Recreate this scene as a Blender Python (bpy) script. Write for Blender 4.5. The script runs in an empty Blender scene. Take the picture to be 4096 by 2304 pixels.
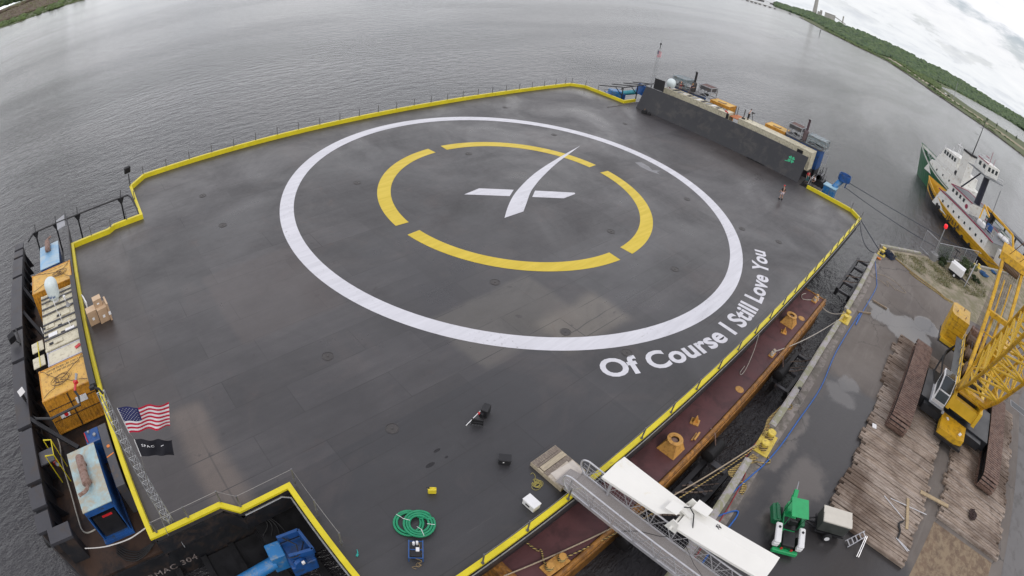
import bpy, math, random
from mathutils import Vector, Matrix
R_ = math.radians
PI = math.pi
SC = bpy.context.scene
COL = SC.collection
# ------------------------------------------------------------------ camera (wide fisheye action camera on a lift)
CAMP = Vector((-36.65537, -33.6859, 23.8794))
EUL = (0.95273, -0.12085, -0.75941)
K0, K1, K2 = 0.89662, -0.00144, 0.05749
def _rot(a, b, c):
    return Matrix.Rotation(c, 3, 'Z') @ Matrix.Rotation(b, 3, 'Y') @ Matrix.Rotation(a, 3, 'X')
CR = _rot(*EUL)
def ray(px, py):
    u = (px - 2048) / 2048; v = -(py - 1152) / 2048
    r = math.hypot(u, v) + 1e-12
    th = K0 * r + K1 * r ** 3 + K2 * r ** 4
    return CR @ Vector((math.sin(th) * u / r, math.sin(th) * v / r, -math.cos(th)))
def at(px, py, z=0.0):
    d = ray(px, py); t = (z - CAMP.z) / d.z
    return Vector((CAMP.x + t * d.x, CAMP.y + t * d.y, z))
cam = bpy.data.cameras.new('camera'); cam_o = bpy.data.objects.new('camera', cam); COL.objects.link(cam_o)
cam_o.matrix_world = Matrix.Translation(CAMP) @ CR.to_4x4()
cam.type = 'PANO'; cam.sensor_width = 36; cam.sensor_fit = 'HORIZONTAL'
cam.clip_start = .1; cam.clip_end = 30000
try:
    cc = cam; cc.panorama_type = 'FISHEYE_LENS_POLYNOMIAL'
except Exception:
    cc = cam.cycles; cc.panorama_type = 'FISHEYE_LENS_POLYNOMIAL'
cc.fisheye_fov = R_(180)
cc.fisheye_polynomial_k0 = 0
cc.fisheye_polynomial_k1 = -K0 / 18
cc.fisheye_polynomial_k2 = 0
cc.fisheye_polynomial_k3 = -K1 / 18 ** 3
cc.fisheye_polynomial_k4 = -K2 / 18 ** 4
SC.camera = cam_o
# ------------------------------------------------------------------ objects
def tag(o, label=None, cat=None, group=None, kind=None):
    if label: o['label'] = label
    if cat: o['category'] = cat
    if group: o['group'] = group
    if kind: o['kind'] = kind
    return o
def thing(name, label, cat, loc=(0, 0, 0), rz=0, group=None):
    o = bpy.data.objects.new(name, None); COL.objects.link(o)
    o.empty_display_size = .2
    o.location = loc; o.rotation_euler = (0, 0, rz)
    o['_w'] = 1
    return tag(o, label, cat, group)
def copytree(o, loc=None, rz=None, label=None, parent=None):
    c = o.copy(); COL.objects.link(c); c.parent = parent
    if loc is not None: c.location = loc
    if rz is not None: c.rotation_euler = (0, 0, rz)
    if label: c['label'] = label
    for ch in list(o.children): copytree(ch, parent=c)
    return c
class MB:
    """collects shapes; build() links them as ONE mesh object"""
    def __init__(s): s.v = []; s.f = []; s.m = []; s.mi = 0; s.M = None
    def add(s, vs, fs):
        b = len(s.v)
        if s.M is not None: vs = [s.M @ Vector(p) for p in vs]
        s.v += [tuple(p) for p in vs]
        for f in fs: s.f.append(tuple(i + b for i in f)); s.m.append(s.mi)
        return s
    def box(s, x0, x1, y0, y1, z0, z1):
        vs = [(x, y, z) for z in (z0, z1) for (x, y) in ((x0, y0), (x1, y0), (x1, y1), (x0, y1))]
        return s.add(vs, [(3, 2, 1, 0), (4, 5, 6, 7), (0, 1, 5, 4), (1, 2, 6, 5), (2, 3, 7, 6), (3, 0, 4, 7)])
    def obox(s, c, sx, sy, sz, rz=0, rx=0, ry=0, bev=0):
        """box centred at c"""
        m = Matrix.Translation(c) @ Matrix.Rotation(rz, 4, 'Z') @ Matrix.Rotation(ry, 4, 'Y') @ Matrix.Rotation(rx, 4, 'X')
        if bev:
            b = bev; vs = []; X, Y, Z = sx / 2, sy / 2, sz / 2
            rings = [(-Z, b), (-Z + b, 0), (Z - b, 0), (Z, b)]
            for z, i in rings:
                x, y = X - i, Y - i
                c8 = [(-x + b, -y), (x - b, -y), (x, -y + b), (x, y - b), (x - b, y), (-x + b, y), (-x, y - b), (-x, -y + b)]
                vs += [(p, q, z) for p, q in c8]
            fs = [tuple(range(7, -1, -1)), tuple(range(24, 32))]
            for k in range(3):
                for i in range(8):
                    j = (i + 1) % 8; fs.append((k * 8 + i, k * 8 + j, k * 8 + 8 + j, k * 8 + 8 + i))
        else:
            vs = [(x * sx / 2, y * sy / 2, z * sz / 2) for z in (-1, 1) for (x, y) in ((-1, -1), (1, -1), (1, 1), (-1, 1))]
            fs = [(3, 2, 1, 0), (4, 5, 6, 7), (0, 1, 5, 4), (1, 2, 6, 5), (2, 3, 7, 6), (3, 0, 4, 7)]
        return s.add([m @ Vector(p) for p in vs], fs)
    def bar(s, a, b, w, h=None, up=(0, 0, 1)):
        """rectangular bar from a to b"""
        h = h or w; a = Vector(a); b = Vector(b); d = (b - a)
        if d.length < 1e-6: return s
        d.normalize(); up = Vector(up)
        if abs(d.dot(up)) > .99: up = Vector((1, 0, 0))
        x = d.cross(up).normalized(); y = x.cross(d)
        vs = [p + x * i * w / 2 + y * j * h / 2 for p in (a, b) for (i, j) in ((-1, -1), (1, -1), (1, 1), (-1, 1))]
        return s.add(vs, [(0, 1, 2, 3), (7, 6, 5, 4), (1, 0, 4, 5), (2, 1, 5, 6), (3, 2, 6, 7), (0, 3, 7, 4)])
    def cyl(s, a, b, r, r2=None, n=8, cap=True):
        r2 = r if r2 is None else r2; a = Vector(a); b = Vector(b); d = b - a
        if d.length < 1e-6: return s
        d.normalize(); up = Vector((0, 0, 1)) if abs(d.z) < .99 else Vector((1, 0, 0))
        x = d.cross(up).normalized(); y = d.cross(x)
        vs = []
        for p, rr in ((a, r), (b, r2)):
            for k in range(n):
                t = 2 * PI * k / n; vs.append(p + x * math.cos(t) * rr + y * math.sin(t) * rr)
        fs = [(k, (k + 1) % n, n + (k + 1) % n, n + k) for k in range(n)]
        if cap: fs += [tuple(range(n - 1, -1, -1)), tuple(range(n, 2 * n))]
        return s.add(vs, fs)
    def tube(s, pts, r, n=6, closed=False):
        P = [Vector(p) for p in pts]; N = len(P); vs = []
        x = None
        for i in range(N):
            if closed: d = P[(i + 1) % N] - P[i - 1]
            else: d = P[min(i + 1, N - 1)] - P[max(i - 1, 0)]
            if d.length < 1e-9: d = Vector((1, 0, 0))
            d.normalize()
            if x is None:
                up = Vector((0, 0, 1)) if abs(d.z) < .9 else Vector((1, 0, 0)); x = d.cross(up)
            x = x - d * x.dot(d)
            if x.length < 1e-6: x = d.cross(Vector((0, 0, 1)) if abs(d.z) < .9 else Vector((1, 0, 0)))
            x.normalize(); y = d.cross(x)
            for k in range(n):
                t = 2 * PI * k / n; vs.append(P[i] + (x * math.cos(t) + y * math.sin(t)) * r)
        fs = []
        for i in range(N if closed else N - 1):
            j = (i + 1) % N
            for k in range(n): l = (k + 1) % n; fs.append((i * n + k, i * n + l, j * n + l, j * n + k))
        if not closed: fs += [tuple(range(n - 1, -1, -1)), tuple(range((N - 1) * n, N * n))]
        return s.add(vs, fs)
    def prism(s, poly, z0, z1):
        """poly counter-clockwise list of (x, y)"""
        n = len(poly)
        vs = [(p[0], p[1], z0) for p in poly] + [(p[0], p[1], z1) for p in poly]
        return s.add(vs, [tuple(range(n - 1, -1, -1)), tuple(range(n, 2 * n))] + [(i, (i + 1) % n, n + (i + 1) % n, n + i) for i in range(n)])
    def slab(s, poly3, thick, dirv):
        """planar 3D polygon given thickness along dirv"""
        d = Vector(dirv).normalized() * thick; n = len(poly3); P = [Vector(p) for p in poly3]
        return s.add(P + [p + d for p in P], [tuple(range(n - 1, -1, -1)), tuple(range(n, 2 * n))] + [(i, (i + 1) % n, n + (i + 1) % n, n + i) for i in range(n)])
    def poly(s, pts): return s.add(pts, [tuple(range(len(pts)))])
    def lathe(s, prof, c=(0, 0, 0), n=16, axis='Z'):
        """prof = [(r, z)]"""
        vs = []; c = Vector(c)
        for r, z in prof:
            for k in range(n):
                t = 2 * PI * k / n; p = (r * math.cos(t), r * math.sin(t), z)
                if axis == 'X': p = (p[2], p[0], p[1])
                if axis == 'Y': p = (p[1], p[2], p[0])
                vs.append(c + Vector(p))
        fs = []
        for i in range(len(prof) - 1):
            for k in range(n): l = (k + 1) % n; fs.append((i * n + k, i * n + l, (i + 1) * n + l, (i + 1) * n + k))
        if prof[0][0] > 1e-4: fs.append(tuple(range(n - 1, -1, -1)))
        if prof[-1][0] > 1e-4: m = (len(prof) - 1) * n; fs.append(tuple(range(m, m + n)))
        return s.add(vs, fs)
    def ring(s, c, r0, r1, z0, z1, n=64, a0=0, a1=2 * PI):
        full = abs(a1 - a0 - 2 * PI) < 1e-6; N = n if full else n + 1; vs = []
        for k in range(N):
            t = a0 + (a1 - a0) * k / n; ct, st = math.cos(t), math.sin(t)
            for r, z in ((r0, z0), (r1, z0), (r1, z1), (r0, z1)): vs.append((c[0] + r * ct, c[1] + r * st, z))
        fs = []
        for k in range(n):
            a = 4 * k; b = 4 * ((k + 1) % N)
            for i in range(4): j = (i + 1) % 4; fs.append((a + i, a + j, b + j, b + i))
        if not full: fs += [(0, 3, 2, 1), (4 * n, 4 * n + 1, 4 * n + 2, 4 * n + 3)]
        return s.add(vs, fs)
    def build(s, name, mat, parent=None, smooth=False, world=True, auto=None):
        """world=True: coordinates are world ones; they are made local to the (unrotated) parent Empty"""
        me = bpy.data.meshes.new(name)
        vs = s.v
        if parent is not None and world:
            o = Vector((0, 0, 0)); p = parent
            while p is not None: o += Vector(p.location); p = p.parent
            vs = [(a - o.x, b - o.y, c - o.z) for a, b, c in vs]
        me.from_pydata(vs, [], s.f)
        mats = mat if isinstance(mat, (list, tuple)) else [mat]
        for m in mats: me.materials.append(m)
        if len(mats) > 1: me.polygons.foreach_set('material_index', s.m)
        if smooth: me.polygons.foreach_set('use_smooth', [True] * len(me.polygons))
        me.validate(); me.update()
        o = bpy.data.objects.new(name, me); COL.objects.link(o)
        if parent is not None: o.parent = parent
        if smooth and auto:
            try:
                me.set_sharp_from_angle(angle=R_(auto))
            except Exception: pass
        return o
# ------------------------------------------------------------------ materials
def nodes(name):
    m = bpy.data.materials.new(name); m.use_nodes = True; nt = m.node_tree
    return m, nt, nt.nodes['Principled BSDF']
def N(nt, t, **k):
    n = nt.nodes.new(t)
    for a, b in k.items():
        if a in ('op', 'operation'): n.operation = b
        elif a.startswith('i'): n.inputs[int(a[1:])].default_value = b
        else: setattr(n, a, b)
    return n
def ramp(nt, fac, stops, interp='LINEAR'):
    r = nt.nodes.new('ShaderNodeValToRGB'); r.color_ramp.interpolation = interp
    e = r.color_ramp.elements
    while len(e) > 1: e.remove(e[-1])
    e[0].position = stops[0][0]; c = stops[0][1]; e[0].color = (c, c, c, 1) if not isinstance(c, tuple) else (*c[:3], 1)
    for p, c in stops[1:]:
        x = e.new(p); x.color = (c, c, c, 1) if not isinstance(c, tuple) else (*c[:3], 1)
    nt.links.new(fac, r.inputs[0]); return r.outputs[0]
def mix(nt, fac, a, b, mode='MIX'):
    m = nt.nodes.new('ShaderNodeMix'); m.data_type = 'RGBA'; m.blend_type = mode; m.clamp_factor = True
    for i, x in ((0, fac), (6, a), (7, b)):
        if hasattr(x, 'node'): nt.links.new(x, m.inputs[i])
        elif i == 0: m.inputs[0].default_value = x
        else: m.inputs[i].default_value = (*x[:3], 1)
    return m.outputs[2]
def math_(nt, op, a, b=0.0, c=None):
    m = nt.nodes.new('ShaderNodeMath'); m.operation = op
    for i, x in enumerate((a, b) if c is None else (a, b, c)):
        if hasattr(x, 'node'): nt.links.new(x, m.inputs[i])
        else: m.inputs[i].default_value = x
    return m.outputs[0]
def coord(nt, scale=(1, 1, 1), loc=(0, 0, 0), rot=(0, 0, 0), kind='Object'):
    if kind == 'World': g = nt.nodes.new('ShaderNodeNewGeometry').outputs['Position']
    else: g = nt.nodes.new('ShaderNodeTexCoord').outputs[kind]
    mp = nt.nodes.new('ShaderNodeMapping'); nt.links.new(g, mp.inputs[0])
    mp.inputs[1].default_value = loc; mp.inputs[2].default_value = rot; mp.inputs[3].default_value = scale
    return mp.outputs[0]
def noise(nt, vec, scale, detail=4, rough=.55, dist=0, out=0):
    n = nt.nodes.new('ShaderNodeTexNoise'); nt.links.new(vec, n.inputs['Vector'])
    n.inputs['Scale'].default_value = scale; n.inputs['Detail'].default_value = detail
    n.inputs['Roughness'].default_value = rough; n.inputs['Distortion'].default_value = dist
    return n.outputs[out]
def bump(nt, h, strength, dist, nrm=None):
    b = nt.nodes.new('ShaderNodeBump'); nt.links.new(h, b.inputs['Height'])
    b.inputs['Strength'].default_value = strength; b.inputs['Distance'].default_value = dist
    if nrm: nt.links.new(nrm, b.inputs['Normal'])
    return b.outputs[0]
_mc = {}
def mat(name, col, rough=.55, metal=0, var=.25, scale=2.0, dirt=None, dirtamt=.35, bmp=.0, bscale=20, spec=.5, stretch=(1, 1, 1), dscale=None):
    """painted / worn surface: base colour broken by noise, dirt patches of a second colour"""
    if name in _mc: return _mc[name]
    m, nt, p = nodes(name); L = nt.links
    v = coord(nt, stretch)
    n1 = noise(nt, v, scale, 6, .6)
    dark = tuple(c * (1 - var) for c in col); lite = tuple(min(1, c * (1 + var * .6)) for c in col)
    c = mix(nt, ramp(nt, n1, [(.3, 0.), (.7, 1.)]), dark, lite)
    if dirt:
        n2 = noise(nt, v, dscale or scale * 1.7, 8, .7, .4)
        lo = .62 - dirtamt * .4
        c = mix(nt, ramp(nt, n2, [(lo, 0.), (lo + .14, .85)]), c, dirt)
    L.new(c, p.inputs['Base Color'])
    r = ramp(nt, n1, [(.3, max(0, rough - .12)), (.7, min(1, rough + .1))]); L.new(r, p.inputs['Roughness'])
    p.inputs['Metallic'].default_value = metal
    p.inputs['Specular IOR Level'].default_value = spec
    if bmp: L.new(bump(nt, noise(nt, v, bscale, 4), bmp, .02), p.inputs['Normal'])
    _mc[name] = m; return m
# ------------------------------------------------------------------ world, sun
random.seed(7)
WATER_Z = -5.2
SUN_EL, SUN_AZ = R_(52), R_(200)          # direction towards the sun, azimuth from +Y towards +X
w = bpy.data.worlds.new('World'); SC.world = w; w.use_nodes = True; nt = w.node_tree; L = nt.links
bg = nt.nodes['Background']; bg.inputs[1].default_value = .1
sky = nt.nodes.new('ShaderNodeTexSky'); sky.sky_type = 'NISHITA'; sky.sun_disc = False
sky.sun_elevation = SUN_EL; sky.sun_rotation = SUN_AZ; sky.air_density = 1.2; sky.dust_density = 2.0; sky.ozone_density = 1.2
g = nt.nodes.new('ShaderNodeTexCoord').outputs['Generated']
sep = nt.nodes.new('ShaderNodeSeparateXYZ'); L.new(g, sep.inputs[0])
zc = math_(nt, 'ADD', math_(nt, 'MAXIMUM', sep.outputs[2], 0.0), .16)
cmb = nt.nodes.new('ShaderNodeCombineXYZ')
L.new(math_(nt, 'DIVIDE', sep.outputs[0], zc), cmb.inputs[0]); L.new(math_(nt, 'DIVIDE', sep.outputs[1], zc), cmb.inputs[1])
cn = noise(nt, cmb.outputs[0], 1.35, 9, .58, .3)
cn2 = noise(nt, cmb.outputs[0], 4.2, 8, .6, .2)
cov = ramp(nt, math_(nt, 'ADD', math_(nt, 'MULTIPLY', cn, .8), math_(nt, 'MULTIPLY', cn2, .25)), [(.40, 0.35), (.50, 1.)])
ccol = ramp(nt, math_(nt, 'ADD', math_(nt, 'MULTIPLY', cn, .5), math_(nt, 'MULTIPLY', cn2, .5)), [(.36, (.78, .79, .83)), (.50, (.93, .93, .945)), (.66, (1., .992, .992))])
hz = ramp(nt, sep.outputs[2], [(0., (.60, .62, .63)), (.10, (.645, .65, .655)), (.20, (.72, .72, .74)), (.33, (1., .992, .992)), (.52, (.94, .93, .96)), (.75, (.56, .555, .60)), (1., (.40, .40, .45))])
ccol = mix(nt, 1., ccol, hz, 'MULTIPLY')
sc_ = nt.nodes.new('ShaderNodeVectorMath'); sc_.operation = 'SCALE'; L.new(ccol, sc_.inputs[0]); sc_.inputs['Scale'].default_value = 15.8
low = ramp(nt, sep.outputs[2], [(0.02, 1.), (.22, 0.)])
cov = math_(nt, 'MAXIMUM', cov, low)
glow = ramp(nt, math_(nt, 'SUBTRACT', sep.outputs[1], math_(nt, 'MULTIPLY', sep.outputs[0], .35)), [(.30, 0.), (.72, .34)])
glow = math_(nt, 'ADD', 1.0, math_(nt, 'MULTIPLY', glow, ramp(nt, sep.outputs[2], [(.14, 1.), (.34, 0.)])))
L.new(mix(nt, 1., mix(nt, cov, sky.outputs[0], sc_.outputs[0]), glow, 'MULTIPLY'), bg.inputs[0])
sun = bpy.data.lights.new('sun', 'SUN'); sun.energy = .8; sun.angle = R_(14); sun.color = (1, .96, .9)
so = bpy.data.objects.new('sun', sun); COL.objects.link(so)
sd = Vector((math.sin(SUN_AZ) * math.cos(SUN_EL), math.cos(SUN_AZ) * math.cos(SUN_EL), math.sin(SUN_EL)))
so.rotation_euler = sd.to_track_quat('Z', 'Y').to_euler()
SC.view_settings.view_transform = 'Standard'; SC.view_settings.look = 'None'; SC.view_settings.gamma = 1
SC.view_settings.exposure = 0
SC.cycles.max_bounces = 6; SC.cycles.use_denoising = True
# ------------------------------------------------------------------ water
m, nt, p = nodes('water'); L = nt.links
v = coord(nt, kind='Object')
vr = coord(nt, (1, 2.3, 1), rot=(0, 0, R_(-28)), kind='Object')
big = noise(nt, v, .035, 5, .6, .5)
col = mix(nt, ramp(nt, big, [(.3, 0.), (.7, 1.)]), (.030, .030, .034), (.050, .047, .050))
L.new(col, p.inputs['Base Color'])
p.inputs['IOR'].default_value = 1.47; p.inputs['Roughness'].default_value = .12
calm = ramp(nt, noise(nt, coord(nt, (.5, 2.2, 1), rot=(0, 0, R_(-35)), kind='Object'), .012, 5, .6, .6), [(.40, .30), (.62, 1.15)])
b1 = bump(nt, noise(nt, vr, .33, 4, .6, .3), .30, 1.6)
b2 = bump(nt, noise(nt, vr, 1.25, 4, .62, .2), .55, .50, b1)
geo = nt.nodes.new('ShaderNodeNewGeometry').outputs['Position']; ln_ = nt.nodes.new('ShaderNodeVectorMath'); ln_.operation = 'LENGTH'; L.new(geo, ln_.inputs[0])
shore_ = nt.nodes.new('ShaderNodeMapRange'); L.new(ln_.outputs['Value'], shore_.inputs[0]); shore_.inputs[1].default_value = 60; shore_.inputs[2].default_value = 420; shore_.inputs[3].default_value = 1; shore_.inputs[4].default_value = .42
calm = math_(nt, 'MULTIPLY', calm, shore_.outputs[0]); L.new(math_(nt, 'MULTIPLY', shore_.outputs[0], .30), b1.node.inputs['Strength'])
b3 = bump(nt, noise(nt, vr, 3.6, 3, .6), .5, .13, b2)
b3.node.inputs['Strength'].default_value = .5; L.new(math_(nt, 'MULTIPLY', calm, .42), b3.node.inputs['Strength'])
L.new(math_(nt, 'MULTIPLY', calm, .60), b2.node.inputs['Strength'])
L.new(b3, p.inputs['Normal'])
WATER = m
mb = MB(); n = 64; R = 16000
rings = [30, 60, 120, 250, 500, 1000, 2500, 6000, R]
vs = [(0, 0, WATER_Z)]
for r in rings: vs += [(r * math.cos(2 * PI * k / n), r * math.sin(2 * PI * k / n), WATER_Z) for k in range(n)]
fs = [(0, 1 + k, 1 + (k + 1) % n) for k in range(n)]
for i in range(len(rings) - 1):
    for k in range(n): a = 1 + i * n; fs.append((a + k, a + n + k, a + n + (k + 1) % n, a + (k + 1) % n))
mb.add(vs, fs); tag(mb.build('water', WATER), kind='structure')
# ------------------------------------------------------------------ landing barge
YEL = mat('coaming_yellow', (.66, .55, .015), .42, var=.14, scale=.8, dirt=(.30, .24, .05), dirtamt=.08, dscale=3.5)
BLK = mat('hull_black', (.016, .017, .02), .42, var=.3, scale=.6, dirt=(.05, .035, .028), dirtamt=.3)
BLK2 = mat('bulwark_black', (.035, .036, .04), .5, var=.3, scale=.5, dirt=(.06, .045, .035), dirtamt=.3)
GALV = mat('galvanised', (.42, .43, .44), .42, .6, var=.2, scale=4)
WIRE = mat('wire_rope', (.30, .29, .27), .5, .5)
WHITE = mat('paint_white', (.80, .80, .82), .5, var=.07, scale=.35, dirt=(.55, .54, .52), dirtamt=.15, dscale=1.3)
def markpaint(name, col, worn, sx=1):
    m, nt, p = nodes(name); L = nt.links
    v = coord(nt, kind='World'); vs_ = coord(nt, (.25, 2.2, 1), kind='World')
    a = noise(nt, vs_, .9, 6, .65, .3); b = noise(nt, v, 3.5, 8, .75)
    c = mix(nt, ramp(nt, a, [(.35, 0.), (.7, 1.)]), col, tuple(x * .84 for x in col))
    wear = math_(nt, 'MULTIPLY', ramp(nt, b, [(.57, 0.), (.66, 1.)]), ramp(nt, noise(nt, v, .16, 3, .5), [(.52, 0.), (.62, .8)]))
    c = mix(nt, wear, c, worn); L.new(c, p.inputs['Base Color'])
    L.new(ramp(nt, a, [(.3, .38), (.7, .6)]), p.inputs['Roughness'])
    L.new(bump(nt, b, .12, .01), p.inputs['Normal'])
    return m
MWHITE = markpaint('marking_white', (.66, .66, .70), (.22, .21, .20))
MYEL = markpaint('marking_yellow', (.66, .49, .03), (.30, .22, .05))
# deck plating
m, nt, p = nodes('deck_steel'); L = nt.links
v = coord(nt, kind='World')
sp = nt.nodes.new('ShaderNodeSeparateXYZ'); L.new(v, sp.inputs[0]); X, Y = sp.outputs[0], sp.outputs[1]
wob = noise(nt, v, .35, 4, .6)
Xw = math_(nt, 'ADD', X, math_(nt, 'MULTIPLY', math_(nt, 'SUBTRACT', wob, .5), 1.2))
Yw = math_(nt, 'ADD', Y, math_(nt, 'MULTIPLY', math_(nt, 'SUBTRACT', noise(nt, coord(nt, loc=(9, 4, 0), kind='World'), .3, 4, .6), .5), 1.2))
def step(a, b, w): # smooth step of value a past b
    mr = nt.nodes.new('ShaderNodeMapRange'); mr.interpolation_type = 'SMOOTHSTEP'; mr.clamp = True
    L.new(a, mr.inputs[0]); mr.inputs[1].default_value = b - w; mr.inputs[2].default_value = b + w; return mr.outputs[0]
def rect(x0, x1, y0, y1, w=.15, XX=X, YY=Y):
    a = math_(nt, 'MULTIPLY', step(XX, x0, w), math_(nt, 'SUBTRACT', 1.0, step(XX, x1, w)))
    b = math_(nt, 'MULTIPLY', step(YY, y0, w), math_(nt, 'SUBTRACT', 1.0, step(YY, y1, w)))
    return math_(nt, 'MULTIPLY', a, b)
def disc(cx, cy, r, w, XX=Xw, YY=Yw):
    dx = math_(nt, 'SUBTRACT', XX, cx); dy = math_(nt, 'SUBTRACT', YY, cy)
    d = math_(nt, 'SQRT', math_(nt, 'ADD', math_(nt, 'MULTIPLY', dx, dx), math_(nt, 'MULTIPLY', dy, dy)))
    return math_(nt, 'SUBTRACT', 1.0, step(d, r, w))
# plates: staggered courses 2.44 m wide along the hull
br = nt.nodes.new('ShaderNodeTexBrick'); L.new(coord(nt, (1 / 9.1, 1 / 9.1, 1), loc=(.2, .11, 0), kind='World'), br.inputs[0])
br.inputs['Scale'].default_value = 1; br.inputs['Brick Width'].default_value = 1.0; br.inputs['Row Height'].default_value = .268; br.offset = .37
br.inputs['Mortar Size'].default_value = .0035; br.inputs['Mortar Smooth'].default_value = .3
br.inputs['Color1'].default_value = (.40, .40, .40, 1); br.inputs['Color2'].default_value = (.60, .60, .60, 1); br.inputs['Mortar'].default_value = (.5, .5, .5, 1)
base = mix(nt, ramp(nt, noise(nt, v, .09, 6, .6, .3), [(.32, 0.), (.68, 1.)]), (.028, .026, .028), (.056, .052, .053))
streak = noise(nt, coord(nt, (.16, .95, 1), rot=(0, 0, R_(1.5)), kind='World'), 1.1, 8, .72, .15)
base = mix(nt, ramp(nt, streak, [(.38, .42), (.60, 0.)]), base, (.018, .017, .018))
base = mix(nt, ramp(nt, streak, [(.58, 0.), (.80, .3)]), base, (.085, .076, .070))
tone = mix(nt, 1., base, mix(nt, .05, br.outputs[0], (.5, .5, .5)), 'OVERLAY')
tone = mix(nt, math_(nt, 'MULTIPLY', rect(-15.5, 4.6, -10.6, 17.2, .12), .45), tone, (.019, .017, .018))
tone = mix(nt, math_(nt, 'MULTIPLY', rect(4.6, 14.6, 2.2, 17.3, .1), .22), tone, (.085, .083, .084))
tone = mix(nt, math_(nt, 'MULTIPLY', rect(-6.6, 4.6, -17.3, -9.6, .12), .20), tone, (.085, .088, .09))
tone = mix(nt, math_(nt, 'MULTIPLY', rect(-38, -14, -27, -16.6, .06), .55), tone, (.015, .016, .019))   # newer plating by the gangway
tone = mix(nt, math_(nt, 'MULTIPLY', rect(-14, 3, -27, -19.6, .5), .45), tone, (.017, .018, .021))
tone = mix(nt, math_(nt, 'MULTIPLY', rect(-18.5, -9.2, -16.4, -10.6, .35, Xw, Yw), .45), tone, (.115, .105, .088))  # silty plates
tone = mix(nt, math_(nt, 'MULTIPLY', rect(-13, -6.5, -18.6, -15, .6, Xw, Yw), .55), tone, (.17, .15, .12))
tone = mix(nt, math_(nt, 'MULTIPLY', rect(-41, -35.2, -16, 16, .35, X, Y), .30), tone, (.045, .033, .028))
tone = mix(nt, math_(nt, 'MULTIPLY', rect(-36.5, -34.4, -17, -9, .5, Xw, Yw), .5), tone, (.16, .125, .10))      # brown smear by the flag mast
blot = noise(nt, coord(nt, loc=(5, 40, 0), kind='World'), .16, 8, .66, .8)
tone = mix(nt, ramp(nt, blot, [(.52, 0.), (.66, .28)]), tone, (.080, .062, .056))
tone = mix(nt, ramp(nt, blot, [(.34, .35), (.46, 0.)]), tone, (.020, .018, .019))
tread = noise(nt, coord(nt, (.05, 2.6, 1), loc=(2, 1, 0), rot=(0, 0, R_(-9)), kind='World'), 1.0, 5, .6)
tone = mix(nt, math_(nt, 'MULTIPLY', ramp(nt, tread, [(.60, 0.), (.72, .6)]), ramp(nt, noise(nt, v, .07, 3), [(.5, 0.), (.6, 1.)])), tone, (.012, .011, .011))
rust = noise(nt, v, .55, 9, .72, .6)
tone = mix(nt, math_(nt, 'MULTIPLY', ramp(nt, rust, [(.60, 0.), (.74, .6)]), ramp(nt, noise(nt, v, .06, 3), [(.45, 0.), (.6, 1.)])), tone, (.085, .045, .032))
spots = noise(nt, coord(nt, loc=(31, 7, 0), kind='World'), 1.1, 5, .55)
tone = mix(nt, ramp(nt, spots, [(.66, 0.), (.71, .65)]), tone, (.022, .018, .018))
chalk = noise(nt, coord(nt, (.35, 1.6, 1), loc=(3, 17, 0), rot=(0, 0, .5), kind='World'), 2.1, 9, .8)
tone = mix(nt, ramp(nt, chalk, [(.66, 0.), (.76, .35)]), tone, (.24, .22, .21))
tone = mix(nt, math_(nt, 'MULTIPLY', disc(-6.2, -.2, 1.5, 1.0), .75), tone, (.013, .012, .012))
tone = mix(nt, math_(nt, 'MULTIPLY', disc(37.0, -6, 6.5, 5.0), .5), tone, (.05, .04, .033))
grain = noise(nt, v, 14, 4, .7)
tone = mix(nt, .35, tone, mix(nt, ramp(nt, grain, [(.3, 0.), (.7, 1.)]), (.3, .3, .3), (.72, .72, .72)), 'OVERLAY')
seam = br.outputs['Fac']
def line(a, b, w): return math_(nt, 'SUBTRACT', 1.0, step(math_(nt, 'ABSOLUTE', math_(nt, 'SUBTRACT', a, b)), w, w * .8))
Yj = math_(nt, 'ADD', Y, math_(nt, 'MULTIPLY', math_(nt, 'SUBTRACT', noise(nt, coord(nt, (1, .001, .001), kind='World'), .22, 2), .5), .55))
for yy in (17.2, -17.1): seam = math_(nt, 'MAXIMUM', seam, line(Yj, yy, .035))
seam = math_(nt, 'MAXIMUM', seam, math_(nt, 'MULTIPLY', line(X, -35.3, .05), .5))
tone = mix(nt, math_(nt, 'MULTIPLY', seam, ramp(nt, noise(nt, v, .3, 3), [(.40, .15), (.60, .9)])), tone, (.012, .011, .011))
scr = noise(nt, coord(nt, (.06, 3.2, 1), loc=(8, 2, 0), rot=(0, 0, R_(14)), kind='World'), 1.4, 7, .75)
tone = mix(nt, math_(nt, 'MULTIPLY', ramp(nt, scr, [(.64, 0.), (.70, .5)]), ramp(nt, noise(nt, v, .10, 4), [(.46, 0.), (.56, 1.)])), tone, (.15, .135, .125))
for (x0, x1, y0, y1, k, cc_) in ((-30, -22, -6, 3, .4, (.075, .060, .055)), (-24, -15.5, 8.5, 17, .3, (.020, .019, .020)), (15, 26, -17, -6, .3, (.075, .072, .074)), (24, 37.5, 4, 15, .35, (.085, .080, .082)), (-33, -29, 3, 12, .3, (.022, .02, .021)), (6, 22, -26, -21, .25, (.02, .02, .023))):
    tone = mix(nt, math_(nt, 'MULTIPLY', rect(x0, x1, y0, y1, .25, math_(nt, 'ADD', X, math_(nt, 'MULTIPLY', math_(nt, 'SUBTRACT', wob, .5), .5)), Y), k), tone, cc_)
L.new(tone, p.inputs['Base Color'])
wet = noise(nt, v, .11, 6, .62, .6)
rr = ramp(nt, wet, [(.34, .26), (.50, .42), (.66, .56)])
rr2 = math_(nt, 'ADD', rr, math_(nt, 'MULTIPLY', math_(nt, 'SUBTRACT', noise(nt, v, 2.2, 6, .7), .5), .22))
L.new(rr2, p.inputs['Roughness']); p.inputs['Specular IOR Level'].default_value = .78
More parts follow.
